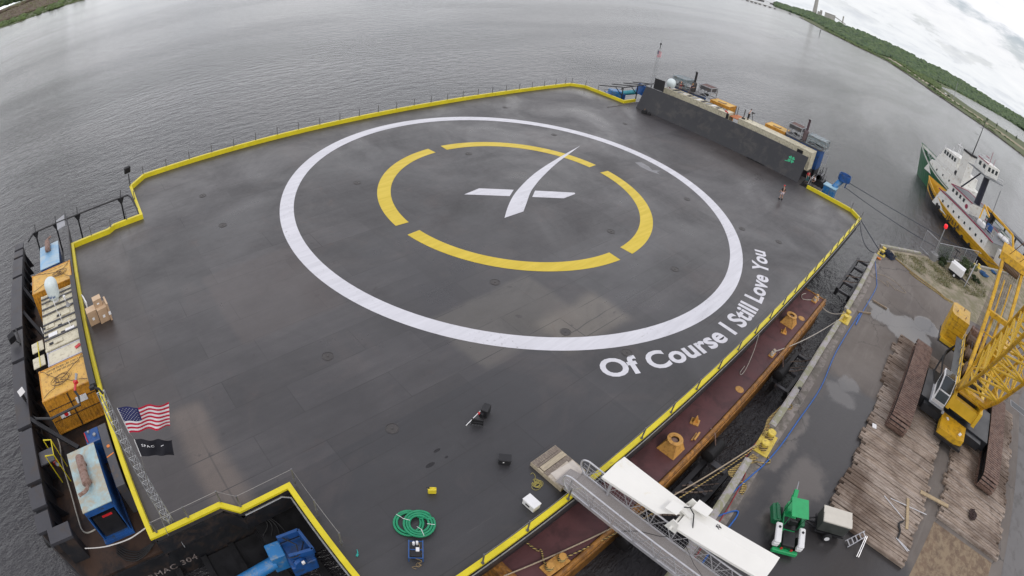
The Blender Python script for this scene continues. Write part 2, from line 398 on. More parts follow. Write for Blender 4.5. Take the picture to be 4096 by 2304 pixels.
hh = math_(nt, 'ADD', math_(nt, 'MULTIPLY', noise(nt, coord(nt, (1, 1, 1), kind='World'), .42, 3), 1.0), math_(nt, 'MULTIPLY', grain, .02))
L.new(bump(nt, hh, .22, .05), p.inputs['Normal'])
DECK = m
OUT = [(-30.6, 25.9), (-32.5, 24.0), (-32.5, 16.2), (-35.6, 16.2), (-36.3, 15.7), (-40.3, 15.7), (-40.3, -16.5), (-36.1, -16.5), (-35.3, -17.3), (-32.3, -17.3),
       (-32.3, -24.0), (-30.6, -26.0), (37.8, -26.0), (39.4, -24.3), (39.4, -17.2), (39.0, -15.8), (46.2, -15.4), (46.2, 15.4), (39.3, 15.8), (39.4, 24.2), (37.6, 25.9)]
barge = thing('landing_barge', 'huge flat grey landing barge with white circle, yellow ring and curved white lettering', 'barge', (0, 0, WATER_Z))
mb = MB(); mb.prism(OUT, -.35, 0); mb.build('deck', DECK, barge)
# hull below: main box plus wings on brackets
mb = MB()
HX0, HX1 = -48.0, 48.0
mb.prism([(-46.2, -15.9), (50.0, -15.9), (50.0, 15.9), (-46.2, 15.9), (-48.6, 11.6), (-48.6, -11.6)], WATER_Z - 1.5, -2.42)
mb.prism([(-40.2, -15.8), (46.0, -15.8), (46.0, 15.8), (-40.2, 15.8)], -2.42, -.36)
for sy in (-1, 1):
    for i in range(14):
        x = -31 + i * 5.3
        vs = [(x - .15, sy * 15.9, -.37), (x - .15, sy * 25.6, -.37), (x - .15, sy * 25.6, -.9), (x - .15, sy * 15.9, -3.2)]
        mb.slab(vs if sy < 0 else vs[::-1], .3, (1, 0, 0))
mb.build('hull', BLK, barge)
# lower deck of the hull's left end
LD = mat('lower_deck', (.020, .016, .015), .55, var=.35, scale=.5, dirt=(.060, .034, .022), dirtamt=.5, dscale=.4, spec=.3)
mb = MB(); mb.prism([(-46.1, -15.8), (-30.35, -15.8), (-30.35, 15.8), (-46.1, 15.8), (-48.5, 11.6), (-48.5, -11.6)], -2.41, -2.2); mb.prism([(46.3, -15.8), (49.9, -15.8), (49.9, 15.8), (46.3, 15.8)], -2.41, -2.2); mb.build('lower_deck', LD, barge)
# side skirt under the wings (dark fascia)
mb = MB()
def wallrun(mb, pts, z0, z1, t, off=0):
    for a, b in zip(pts[:-1], pts[1:]):
        a = Vector((*a, 0)); b = Vector((*b, 0)); d = (b - a).normalized(); nrm = Vector((-d.y, d.x, 0)) * (t / 2)
        o = Vector((-d.y, d.x, 0)) * off; e = d * (t / 2)
        q = [a - e - nrm + o, b + e - nrm + o, b + e + nrm + o, a - e + nrm + o]
        mb.prism([(k.x, k.y) for k in q], z0, z1)
loops = [OUT[5:0:-1][::1], ]
RUN_L = [(39.3, 15.8), (39.4, 24.2), (37.6, 25.9), (-30.6, 25.9), (-32.5, 24.0), (-32.5, 16.2), (-35.6, 16.2), (-36.3, 15.7), (-40.3, 15.7), (-40.3, -16.5), (-36.1, -16.5), (-35.3, -17.3), (-32.3, -17.3), (-32.3, -24.0), (-32.3, -26.0), (37.8, -26.0), (39.4, -24.3), (39.2, -17.0)]
wallrun(mb, RUN_L[:9], -1.5, -.36, .18)
wallrun(mb, RUN_L[9:], -1.5, -.36, .18)
mb.box(-40.45, -40.30, -16.5, 15.7, -2.2, -.36)
mb.build('side_skirt', BLK, barge)
# yellow coaming: standing plate with an outward flange on top, in lengths
def sweep(mb, path, prof):
    """prof: closed (offset, z) outline; interior of the deck lies on the left of travel"""
    P = [Vector((*p, 0)) for p in path]; n = len(P); k = len(prof); vs = []
    for i in range(n):
        d0 = (P[i] - P[i - 1]).normalized() if i else (P[1] - P[0]).normalized()
        d1 = (P[i + 1] - P[i]).normalized() if i < n - 1 else d0
        n0 = Vector((-d0.y, d0.x, 0)); n1 = Vector((-d1.y, d1.x, 0)); m_ = (n0 + n1); m_ = m_ / max(.3, m_.dot(n0))
        vs += [(P[i].x + m_.x * o, P[i].y + m_.y * o, z) for o, z in prof]
    fs = [(i * k + j, i * k + (j + 1) % k, (i + 1) * k + (j + 1) % k, (i + 1) * k + j) for i in range(n - 1) for j in range(k)]
    fs += [tuple(range(k - 1, -1, -1)), tuple(range((n - 1) * k, n * k))]
    mb.add(vs, fs)
mb = MB()
PROF = [(.03, .002), (.03, .49), (-.26, .49), (-.26, .34), (-.22, .34), (-.22, .46), (-.03, .46), (-.03, .002)]
sweep(mb, [(42.6, 15.75)] + RUN_L, PROF)
# rubbing lip outside the near edge, pale line below it
mb.build('coaming', YEL, barge)
mb = MB(); mb.box(-32.2, 37.8, -26.36, -26.10, .12, .18); mb.box(-32.2, 37.8, -26.34, -26.10, -.36, .10); mb.build('rubbing_strip', BLK2, barge)
mb = MB(); mb.cyl((-32.4, -26.33, .20), (37.8, -26.33, .20), .035, n=6)
mb.tube([(-32.45, -26.2, .1), (-32.6, -25.8, .1), (-32.62, -17.9, .1), (-33, -17.6, .1), (-35.2, -17.6, .1)], .05, 6)
mb.build('edge_pipe', GALV, barge)
# markings
mb = MB(); mb.ring((0, 0), 21.12, 22.42, .002, .012, 160); mb.build('outer_circle', MWHITE, barge)
mb = MB(); r0, r1 = 12.09, 13.36
gap = R_(3.75)
for q in range(4):
    mb = MB(); mb.ring((0, 0), r0, r1, .002, .012, 40, q * PI / 2 + gap, (q + 1) * PI / 2 - gap); mb.build('circle_arc', MYEL, barge)
B = lambda a, b: at(1600 + a * .4831, 200 + b * .4831, 0)
def flatpoly(mb, pts, z0, z1):
    import mathutils
    tess = mathutils.geometry.tessellate_polygon([[Vector((q.x, q.y, 0)) for q in pts]])
    n = len(pts); vs = [(q.x, q.y, z0) for q in pts] + [(q.x, q.y, z1) for q in pts]
    fs = [tuple(i + n for i in t) for t in tess] + [tuple(t) for t in tess] + [(i, (i + 1) % n, n + (i + 1) % n, n + i) for i in range(n)]
    mb.add(vs, fs)
def cr(pts, k=6):
    o = []
    for i in range(len(pts) - 1):
        p0 = pts[max(i - 1, 0)]; p1 = pts[i]; p2 = pts[i + 1]; p3 = pts[min(i + 2, len(pts) - 1)]
        for j in range(k):
            t = j / k; o.append(.5 * ((2 * p1) + (p2 - p0) * t + (2 * p0 - 5 * p1 + 4 * p2 - p3) * t * t + (3 * p1 - p0 - 3 * p2 + p3) * t ** 3))
    return o + [pts[-1]]
lft = cr([B(*q) for q in [(1493, 793), (1345, 875), (1200, 963), (1100, 1035), (1010, 1120), (940, 1205), (895, 1295), (865, 1391)]])
rgt = cr([B(*q) for q in [(1022, 1338), (1050, 1262), (1080, 1180), (1120, 1120), (1180, 1050), (1290, 945), (1400, 862), (1493, 793)]])
mb = MB(); flatpoly(mb, lft + rgt[:-1], .014, .020)
mb.build('cross_mark', MWHITE, barge)
mb = MB()
flatpoly(mb, [B(*q) for q in [(533, 1196), (655, 1146), (941, 1158), (908, 1210)]], .002, .012)
flatpoly(mb, [B(*q) for q in [(1118, 1165), (1445, 1182), (1450, 1192), (1357, 1228), (1095, 1217)]], .002, .012)
mb.build('cross_mark', MWHITE, barge)
# lettering bent round the circle
def textmesh(s, size=1.0, off=.0, spacing=1.0):
    cu = bpy.data.curves.new('t', 'FONT'); cu.body = s; cu.size = size; cu.offset = off; cu.space_character = spacing; cu.resolution_u = 4
    o = bpy.data.objects.new('t', cu); COL.objects.link(o)
    dg = bpy.context.evaluated_depsgraph_get(); dg.update(); me = bpy.data.meshes.new_from_object(o.evaluated_get(dg))
    bpy.data.objects.remove(o); vs = [tuple(q.co) for q in me.vertices]; fs = [tuple(f.vertices) for f in me.polygons]
    bpy.data.meshes.remove(me); return vs, fs
def textbox(vs):
    return min(v[0] for v in vs), max(v[0] for v in vs), min(v[1] for v in vs), max(v[1] for v in vs)
vs, fs = textmesh('Of Course I Still Love You', 1, .030, 1.03)
x0, x1, y0, y1 = textbox([v for v in vs]); cap = .73
A0, A1 = R_(-121.3), R_(-56.2); sc_y = 1.66 / cap
out = []
for x, y, z in vs:
    a = A0 + (A1 - A0) * (x - x0) / (x1 - x0); r = 25.0 - y * sc_y
    out.append((r * math.cos(a), r * math.sin(a), .006))
mb = MB(); mb.add(out, fs); mb.build('lettering', MWHITE, barge)
# hull number on the low end of the hull
STAN = mat('stanchion_grey', (.16, .16, .165), .45, .3)
# stanchions with wire
def mkstan(x, y, z=.46): 
    mb = MB(); mb.cyl((x, y, z - .3), (x, y, z + .95), .05, n=6); mb.box(x - .06, x + .06, y - .06, y + .06, z - .02, z + .12); return mb
def along(a, b, step, s0=.0):
    a = Vector((*a, 0)); b = Vector((*b, 0)); n = max(1, round((b - a).length / step)); return [a.lerp(b, (i + s0) / n) for i in range(n)]
ST = []
far_px = [360, 548, 738, 922, 1108, 1290, 1470, 1646, 1818, 1986, 2146, 2303, 2454]
for q in far_px: ST.append((None, 400 + q * .4831))
near_list = []
def ycross(px, yv, z=.5):
    # world x of a stanchion seen at column px on the line y = yv
    lo, hi = -33, 40
    best = None
    for i in range(731):
        x = lo + i * .1; d = CR.transposed() @ (Vector((x, yv, z)) - CAMP).normalized(); th = math.acos(-d.z); r = th / .9
        for _ in range(4): r -= (K0 * r + K1 * r ** 3 + K2 * r ** 4 - th) / (K0 + 3 * K1 * r * r + 4 * K2 * r ** 3)
        u = 2048 + r * d.x / math.hypot(d.x, d.y) * 2048
        if best is None or abs(u - px) < best[0]: best = (abs(u - px), x)
    return best[1]
for q in [360, 548, 738, 922, 1108, 1290, 1470, 1646, 1818, 1986, 2146, 2303, 2454]: mkstan(ycross(400 + q * .4831, 26.1), 26.1).build('stanchion', STAN, barge)
for q in [115, 255, 390, 520, 645, 763, 878, 988, 1092, 1194, 1289, 1370, 1424]: mkstan(ycross(1600 + q * .4831, 26.1), 26.1).build('stanchion', STAN, barge)
for x, y in [(39.5, 24.2), (39.55, 21.5), (39.55, 18.6), (39.6, -17.3), (39.6, -20.3), (39.5, -24.2), (38.0, -26.2), (-32.7, 24), (-32.7, 20.2), (-34.2, 16.3), (-36, 16.0), (-38.2, 15.9)]: mkstan(x, y).build('stanchion', STAN, barge)
S1 = lambda a, b: at(1900 + a * .3824, 1750 + b * .3824, .5)
npos = [S1(65, 1300).x, S1(535, 960).x, S1(955, 630).x, at(2555, 1745, .5).x]
x = npos[-1] + 3.05
while x < 37: npos.append(x); x += 3.05
prev = None
for x in npos:
    mkstan(x, -26.2).build('stanchion', STAN, barge)
mb = MB(); mb.tube([(npos[0], -26.2, 1.36)] + [((a + b) / 2 if j else b, -26.2, 1.30 if j else 1.37) for a, b in zip(npos[:-1], npos[1:]) for j in (1, 0)], .012, 4)
pl = [(-32.35, -24.3), (-32.35, -17.35), (-35.2, -17.4), (-36.1, -16.65), (-38.5, -16.65), (-40.3, -16.6)]
Q = lambda a, b: at(500 + a * .3882, 1850 + b * .3882, .5)
sl = [Q(2230, 820), Q(1975, 490), Q(1745, 175), Q(1190, 450), Q(985, 400), Q(650, 560), Q(325, 715)]
for s_ in sl:
    mkstan(s_.x, s_.y).build('stanchion', STAN, barge)
mb.tube([(s_.x, s_.y, 1.38) for s_ in sl], .014, 4)
mb.build('guard_wire', WIRE, barge)
# round tank covers
for px, py in [(891, 901), (2040 * 1.0, 0), ] [:1] + [(1429, 731), (811, 783), (1980, 1129), (1311, 1425), (1569, 1714), (2444, 926), (2699, 1077), (2216, 539), (2500, 495), (2748, 797), (2968, 915), (3115, 968), (2262, 1328), (1875, 615), (2507, 1411), (2020, 430)]:
    c = at(px, py, 0); mb = MB(); mb.lathe([(.0, .022), (.30, .02), (.33, .0)], (c.x, c.y, .002), 20); mb.lathe([(0, .06), (.07, .05), (.09, .02)], (c.x, c.y, .002), 8)
    mb.ring((c.x, c.y), .36, .39, .001, .015, 20)
    mb.build('tank_cover', mat('cover_steel', (.055, .05, .048), .5, var=.3), barge, smooth=False)
# ------------------------------------------------------------------ gear on the left end of the hull
c_ = lambda a, b, z=0: at(a * .5521, 700 + b * .5521, z)
g_ = lambda a, b, z=0: at(a * .6239, 1400 + b * .6239, z)
Q_ = lambda a, b, z=0: at(500 + a * .3882, 1850 + b * .3882, z)
LZ = -2.2
TOPG = mat('bulwark_top', (.045, .045, .052), .5, var=.25, scale=.5, dirt=(.05, .04, .035), dirtamt=.3)  # greyer than the hull black: sky reflection put into the cap's colour
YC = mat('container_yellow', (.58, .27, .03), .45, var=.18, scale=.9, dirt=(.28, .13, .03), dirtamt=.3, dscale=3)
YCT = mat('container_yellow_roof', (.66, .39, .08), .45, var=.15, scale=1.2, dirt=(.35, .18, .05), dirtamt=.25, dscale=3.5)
CREAM = mat('container_cream', (.62, .58, .44), .5, var=.12, scale=.8, dirt=(.33, .28, .2), dirtamt=.28, dscale=2.6)
SILV = mat('container_silver', (.50, .50, .56), .4, var=.12, scale=1, dirt=(.3, .28, .27), dirtamt=.25)
RUST = mat('rust', (.16, .085, .055), .75, var=.4, scale=2.2, dirt=(.28, .19, .16), dirtamt=.6, bmp=.3)
RUBBER = mat('rubber', (.014, .014, .015), .75, var=.3)
BLU = mat('machine_blue', (.015, .085, .29), .4, var=.25, scale=1.1, dirt=(.03, .05, .08), dirtamt=.3)
LBLU = mat('machine_light_blue', (.022, .17, .42), .42, var=.2, scale=.9, dirt=(.2, .25, .27), dirtamt=.3)
GENTOP = mat('generator_roof', (.36, .50, .52), .45, var=.2, scale=1.0, dirt=(.40, .33, .22), dirtamt=.5, dscale=.8)
BLACKS = mat('black_steel', (.014, .014, .016), .5, var=.3, scale=1.5)
DKGREY = mat('dark_grey_steel', (.07, .07, .078), .5, var=.25, scale=1, dirt=(.12, .08, .05), dirtamt=.2)
LGREY = mat('light_grey_steel', (.30, .31, .33), .45, var=.2, scale=1.4, dirt=(.2, .15, .1), dirtamt=.2)
REDP = mat('red_paint', (.55, .02, .025), .4, var=.2)
DOMEW = mat('radome_white', (.66, .74, .74), .35, var=.05, scale=.6)
CARD = mat('cardboard', (.44, .30, .19), .8, var=.14, scale=2)
CARDT = mat('cardboard_tape', (.60, .44, .29), .7, var=.1, scale=2)
PLY = mat('plywood', (.52, .46, .38), .7, var=.16, scale=1.4, stretch=(1, 6, 1), dirt=(.35, .29, .22), dirtamt=.3)
PWHITE = mat('plain_white', (.78, .78, .78), .45, var=.06)
ALU = mat('aluminium', (.58, .58, .60), .38, .55, var=.15, scale=3)
GLASSD = mat('dark_glass', (.02, .03, .035), .12, var=.1, spec=.8)
ORNG = mat('orange_paint', (.75, .22, .03), .5)
INK = mat('ink_black', (.02, .02, .025), .6)

# bulwark: tall wall with a wide top, cut by ports
gaps = sorted([c_(140, 540, .3).y, c_(138, 595, .3).y, c_(130, 735, .3).y, c_(125, 1120, .3).y, c_(150, 1340, .3).y, g_(185, 490, .3).y, g_(240, 850, .3).y, g_(265, 1020, .3).y])
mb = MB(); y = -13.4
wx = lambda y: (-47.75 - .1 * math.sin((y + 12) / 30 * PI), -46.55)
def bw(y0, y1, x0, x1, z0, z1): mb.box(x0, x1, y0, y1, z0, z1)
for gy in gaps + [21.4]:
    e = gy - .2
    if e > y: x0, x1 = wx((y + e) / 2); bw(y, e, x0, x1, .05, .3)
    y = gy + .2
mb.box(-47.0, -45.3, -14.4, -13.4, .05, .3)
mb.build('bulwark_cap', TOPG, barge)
mb = MB(); mb.box(-47.6, -46.62, -13.2, 21.0, LZ - .6, .048); mb.box(-46.6, -45.4, -14.3, -13.5, LZ, .048)
for k in range(22): mb.slab([(-46.61, -12.4 + k * 1.55, LZ), (-45.9, -12.4 + k * 1.55, LZ), (-46.61, -12.4 + k * 1.55, -.4)], .05, (0, 1, 0))
mb.build('bulwark', BLK, barge)
mb = MB()
for k in range(26):
    yy = -10.5 + k * 1.15; mb.lathe([(.28, -.22), (.52, -.2), (.55, 0), (.52, .2), (.28, .22)], (-48.95, yy, -3.9), 12, 'X')
mb.build('tyre_fender_row', RUBBER, barge)
mb = MB(); mb.box(-40.75, -40.60, -4.6, 19.0, LZ, .95); mb.box(-41.0, -40.55, -5.0, 9.0, .955, 1.12)
mb.slab([(-40.72, 19.05, LZ), (-40.72, 19.05, .9), (-40.9, 21.8, 1.3), (-40.9, 22.3, .2)], .12, (1, 0, 0))
mb.build('screen_plate', BLK2, barge)
mb = MB(); mb.slab([(-42.0, 21.2, 1.0), (-41.0, 21.9, 1.0), (-40.95, 19.2, 1.0), (-41.9, 18.9, 1.0)], .06, (0, 0, -1)); mb.build('grey_plate', LGREY, barge)
# tubular outrigger frames at the far corners
def outrig(name, xs, yy, z, x_end, x_in, sgn=1):
    mb = MB(); r = .09
    xs = sorted(xs)
    mb.tube([(xs[0] - 1.0, yy - .9, z - .25), (xs[0] - .3, yy - .1, z)] + [(x, yy, z) for x in xs] + [(x_end - .25, yy, z - .02), (x_end, yy - .5, z - .1), (x_in, 17.0, .3), (x_in, 16.3, .1)], r, 6)
    for x in xs:
        mb.cyl((x, yy, z), (x, yy - .25, -1.9), .1, n=6); mb.bar((x, yy, -1.9), (x, 15.9, -2.3), .2, .2)
        mb.slab([(x - .4, yy + .02, z - .05), (x + .4, yy + .02, z - .05), (x + .1, yy + .02, z - .65), (x - .1, yy + .02, z - .65)], .05, (0, -1, 0))
        mb.cyl((x, yy, z), (x + .15, yy + .1, z + .75), .045, n=5)
    mb.build(name, BLACKS, barge)
outrig('pipe_frame', [-44.7, -42.1, -39.4, -34.2], 20.6, 1.0, -33.1, -32.7)

def castings(mb, x0, x1, y0, y1, z0, z1, s=.17):
    for x in (x0, x1):
        for y in (y0, y1):
            for z in (z0, z1):
                mb.obox((x + (s / 2 - .015) * (1 if x == x0 else -1), y + (s / 2 - .015) * (1 if y == y0 else -1), z + (s / 2 - .015) * (1 if z == z0 else -1)), s, s, s)
def corr_wall(mb, a, b, z0, z1, pitch=.28, dep=.04):
    """corrugated panel between a and b"""
    a = Vector((*a, 0)); b = Vector((*b, 0)); d = b - a; n = max(2, round(d.length / pitch)); u = d.normalized(); nr = Vector((u.y, -u.x, 0))
    pts = []
    for i in range(n):
        t = i / n; s = 1 / n
        pts += [(t, 0), (t + s * .25, 0), (t + s * .4, dep), (t + s * .85, dep)]
    pts.append((1, 0)); P = [a + d * t - nr * o for t, o in pts]
    vs = [(p.x, p.y, z0) for p in P] + [(p.x, p.y, z1) for p in P]; k = len(P)
    mb.add(vs, [(i, i + 1, k + i + 1, k + i) for i in range(k - 1)])
def container(name, label, x0, x1, y0, y1, z0, z1, wall, roof, cat='shipping container', group=None, roofcorr='x', inset=.06, pitch=.28):
    t = thing(name, label, cat, ((x0 + x1) / 2, (y0 + y1) / 2, z0), 0, group)
    mb = MB(); i = inset
    for x in (x0 + .05, x1 - .05):
        for y in (y0 + .05, y1 - .05): mb.box(x - .05, x + .05, y - .05, y + .05, z0, z1)
    for z in (z0 + .06, z1 - .05):
        for y in (y0 + .05, y1 - .05): mb.box(x0 + .1, x1 - .1, y - .045, y + .045, z - .05, z + .045)
        for x in (x0 + .05, x1 - .05): mb.box(x - .045, x + .045, y0 + .1, y1 - .1, z - .05, z + .045)
    castings(mb, x0, x1, y0, y1, z0, z1); mb.build('corner_frame', wall, t)
    mb = MB(); q = .03
    corr_wall(mb, (x0 + q, y0 + q), (x1 - q, y0 + q), z0 + .1, z1 - .08, pitch); corr_wall(mb, (x1 - q, y0 + q), (x1 - q, y1 - q), z0 + .1, z1 - .08, pitch)
    corr_wall(mb, (x1 - q, y1 - q), (x0 + q, y1 - q), z0 + .1, z1 - .08, pitch); corr_wall(mb, (x0 + q, y1 - q), (x0 + q, y0 + q), z0 + .1, z1 - .08, pitch)
    mb.box(x0 + .08, x1 - .08, y0 + .08, y1 - .08, z0 + .02, z0 + .12)
    mb.build('wall_panel', wall, t)
    mb = MB(); zz = z1 - .03
    if roofcorr:
        L0, L1 = (x0 + .06, x1 - .06) if roofcorr == 'x' else (y0 + .06, y1 - .06); n = round((L1 - L0) / .22); P = []
        for k in range(n):
            a = L0 + (L1 - L0) * k / n; s = (L1 - L0) / n; P += [(a, zz), (a + s * .3, zz), (a + s * .42, zz - .025), (a + s * .88, zz - .025)]
        P.append((L1, zz)); k = len(P)
        if roofcorr == 'x': vs = [(a, y0 + .05, z) for a, z in P] + [(a, y1 - .05, z) for a, z in P]
        else: vs = [(x1 - .05, a, z) for a, z in P] + [(x0 + .05, a, z) for a, z in P]
        mb.add(vs, [(i, i + 1, k + i + 1, k + i) for i in range(k - 1)])
    else: mb.box(x0 + .05, x1 - .05, y0 + .05, y1 - .05, zz - .02, zz)
    mb.build('roof', roof, t)
    return t
def sling(t, x0, x1, y0, y1, z, loop=(.3, -.2), seed=0):
    rnd = random.Random(seed); mb = MB(); cx, cy = (x0 + x1) / 2 + loop[0], (y0 + y1) / 2 + loop[1]
    for x, y in ((x0 + .2, y0 + .2), (x1 - .2, y0 + .2), (x1 - .2, y1 - .2), (x0 + .2, y1 - .2)):
        pts = [(x, y, z + .08)]
        for k in range(1, 6):
            f = k / 5; pts.append((x + (cx - x) * f + rnd.uniform(-.15, .15), y + (cy - y) * f + rnd.uniform(-.12, .12), z + .05))
        mb.tube(pts, .022, 5)
    for k in range(4):
        r = rnd.uniform(.3, .62); ox, oy = rnd.uniform(-.3, .3), rnd.uniform(-.3, .3); a0 = rnd.uniform(0, 6)
        mb.tube([(cx + ox + r * math.cos(a0 + j * .5) * 1.3, cy + oy + r * math.sin(a0 + j * .5) * .75, z + .05 + .02 * k) for j in range(12)], .018, 5)
    mb.build('lifting_sling', mat('sling_wire', (.10, .06, .035), .7), t)
def flat_text(t, s, origin, u, v, size, m, name='lettering', off=.01, z=None, thick=True):
    vs, fs = textmesh(s, 1, off); u = Vector(u); v = Vector(v); o = Vector(origin)
    mb = MB(); mb.add([o + u * (x * size) + v * (y * size) for x, y, _ in vs], fs); return mb.build(name, m, t)
YR = mat('castings_brown', (.22, .12, .05), .7)
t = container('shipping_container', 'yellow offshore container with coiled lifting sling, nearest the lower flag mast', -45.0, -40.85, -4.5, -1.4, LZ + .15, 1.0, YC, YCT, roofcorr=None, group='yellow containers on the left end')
sling(t, -45.0, -40.85, -4.5, -1.4, 1.0, (-.3, -.3), 3)
flat_text(t, 'GROSS 29,800 LBS (13517 KG)', (-44.3, -1.85, .978), (1, .0, 0), (0, 1, 0), .26, INK); flat_text(t, 'Tare 12,500 LBS (5670 KG)', (-44.3, -2.15, .978), (1, 0, 0), (0, 1, 0), .26, INK)
mb = MB()
for z in (-.9, .1): mb.box(-44.9, -40.9, -4.53, -4.49, z, z + .03)
mb.box(-42.95, -42.88, -4.55, -4.49, LZ + .2, .9); mb.build('door_seam', INK, t)
mb = MB(); mb.box(-44.2, -43.4, -4.56, -4.53, -.8, -.35); mb.box(-42.5, -41.6, -4.56, -4.53, -.2, .3); o = mb.build('placard', PWHITE, t); mb = MB(); mb.cyl((-43.7, -4.57, -.58), (-43.7, -4.6, -.58), .17, n=14); mb.build('placard_dot', REDP, o)
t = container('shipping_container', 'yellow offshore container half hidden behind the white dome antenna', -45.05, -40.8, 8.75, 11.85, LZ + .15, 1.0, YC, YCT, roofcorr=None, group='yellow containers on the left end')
sling(t, -45.05, -40.8, 8.75, 11.85, 1.0, (1.0, .1), 5)
flat_text(t, 'Tare 12,500 LBS (5670 KG)', (-44.0, 11.35, .978), (1, 0, 0), (0, 1, 0), .26, YR)
# control container with a ribbed roof
t = container('control_cabin', 'cream control container with ribbed roof, hatches and antennas', -44.15, -40.95, .55, 7.9, LZ + .15, .92, CREAM, CREAM, cat='container', roofcorr='y')
mb = MB()
for k, y in enumerate((7.35, 6.75, 5.85, 5.0, 3.7, 2.75, 1.75)): mb.box(-44.15, -40.9, y - .07, y + .07, .93, 1.0)
mb.build('roof_rail', DKGREY, t)
rr = random.Random(4)
for x, y in ((-43.5, 3.35), (-41.9, 4.25), (-43.3, 2.2), (-41.9, 2.95), (-42.9, 1.2), (-41.7, 1.95)):
    mb = MB(); mb.box(x - .42, x + .42, y - .22, y + .22, .93, .96); mb.build('roof_hatch', PWHITE if rr.random() > .3 else CREAM, t)
    mb = MB(); mb.box(x - .85, x - .46, y - .12, y + .12, .93, .95); mb.build('roof_opening', INK, t)
for x, y, h in ((-42.6, 4.5, 1.5), (-42.3, 3.2, .9), (-41.6, 2.1, .8), (-44.2, 2.8, .6)):
    mb = MB(); mb.cyl((x, y, .93), (x, y, .93 + h), .025, n=5); mb.cyl((x, y, .93 + h * .5), (x, y, .93 + h * .8), .04, n=6); mb.build('whip_antenna', PWHITE, t)
mb = MB(); mb.cyl((-41.6, 4.9, .93), (-41.6, 4.9, 1.5), .03, n=6); mb.lathe([(.03, 0), (.25, -.35)], (-41.5, 4.75, 1.45), 4); mb.build('horn_antenna', LGREY, t)
mb = MB(); mb.lathe([(.09, 0), (.09, .3), (.12, .32), (.12, .42)], (-41.75, 5.9, .93), 12); mb.build('vent_pipe', PWHITE, t)
t = container('shipping_container', 'silver ribbed container between the cream cabin and the yellow container', -44.1, -40.75, -1.1, .42, LZ + .15, .85, SILV, CREAM, group='yellow containers on the left end', roofcorr=None, pitch=.32)
mb = MB(); mb.obox((-41.3, -.3, .88), .5, .3, .04, .4); mb.build('badge', REDP, t)
# dome antenna
def radome(name, label, c, r, h, zb, text=None, group=None):
    t = thing(name, label, 'dome antenna', (c[0], c[1], zb), 0, group)
    mb = MB(); prof = [(r * .55, .25), (r * .8, .32)]
    prof += [(r * (.8 + .2 * math.sin(k / 5 * PI / 2)), .32 + (h - r - .32) * k / 5) for k in range(1, 6)]
    prof += [(r * math.cos(k / 7 * PI / 2), h - r + r * math.sin(k / 7 * PI / 2)) for k in range(1, 8)]
    prof[-1] = (.0, h)
    mb.lathe(prof, (c[0], c[1], zb), 28); mb.build('dome_shell', DOMEW, t, smooth=True)
    mb = MB(); mb.lathe([(r * .5, 0), (r * .5, .06), (r * .28, .08), (r * .28, .25), (r * .5, .26)], (c[0], c[1], zb), 12); mb.build('pedestal', PWHITE, t)
    if text:
        vs, fs = textmesh(text, 1, .02); x0, x1, _, _ = textbox(vs); mb = MB(); a0 = text and R_(-118); out = []
        for x, y, z in vs:
            a = a0 + (x - (x0 + x1) / 2) * .3 / r; out.append((c[0] + (r + .012) * math.cos(a), c[1] + (r + .012) * math.sin(a), zb + .62 + y * .3))
        mb.add(out, fs); mb.build('lettering', BLU, t)
    return t
radome('dome_antenna', 'tall white dome antenna on the cream cabin roof, left end', (-42.65, 6.45), .62, 2.1, .93, 'Intellian')
# white flat covers beside the cabin
for i, (y, lab) in enumerate(((2.15, 'square white cover with black straps beside the cream cabin'), (.35, 'square white cover beside the silver ribbed container'))):
    t = thing('deck_box', lab, 'box', (-45.0, y, LZ), 0, 'white topped boxes')
    mb = MB(); mb.obox((-45.0, y, .52), 1.15, 1.15, .09, .05, bev=.02); mb.build('lid', CREAM, t); mb = MB(); mb.obox((-45.0, y, -.85), 1.0, 1.0, 2.6, .05); mb.build('body', BLACKS, t)
mb = MB(); mb.cyl((-44.95, 2.6, .62), (-44.9, -.35, .62), .045, n=6); tag(mb.build('pole', YEL), 'yellow pole lying across the two white box covers', 'pole')
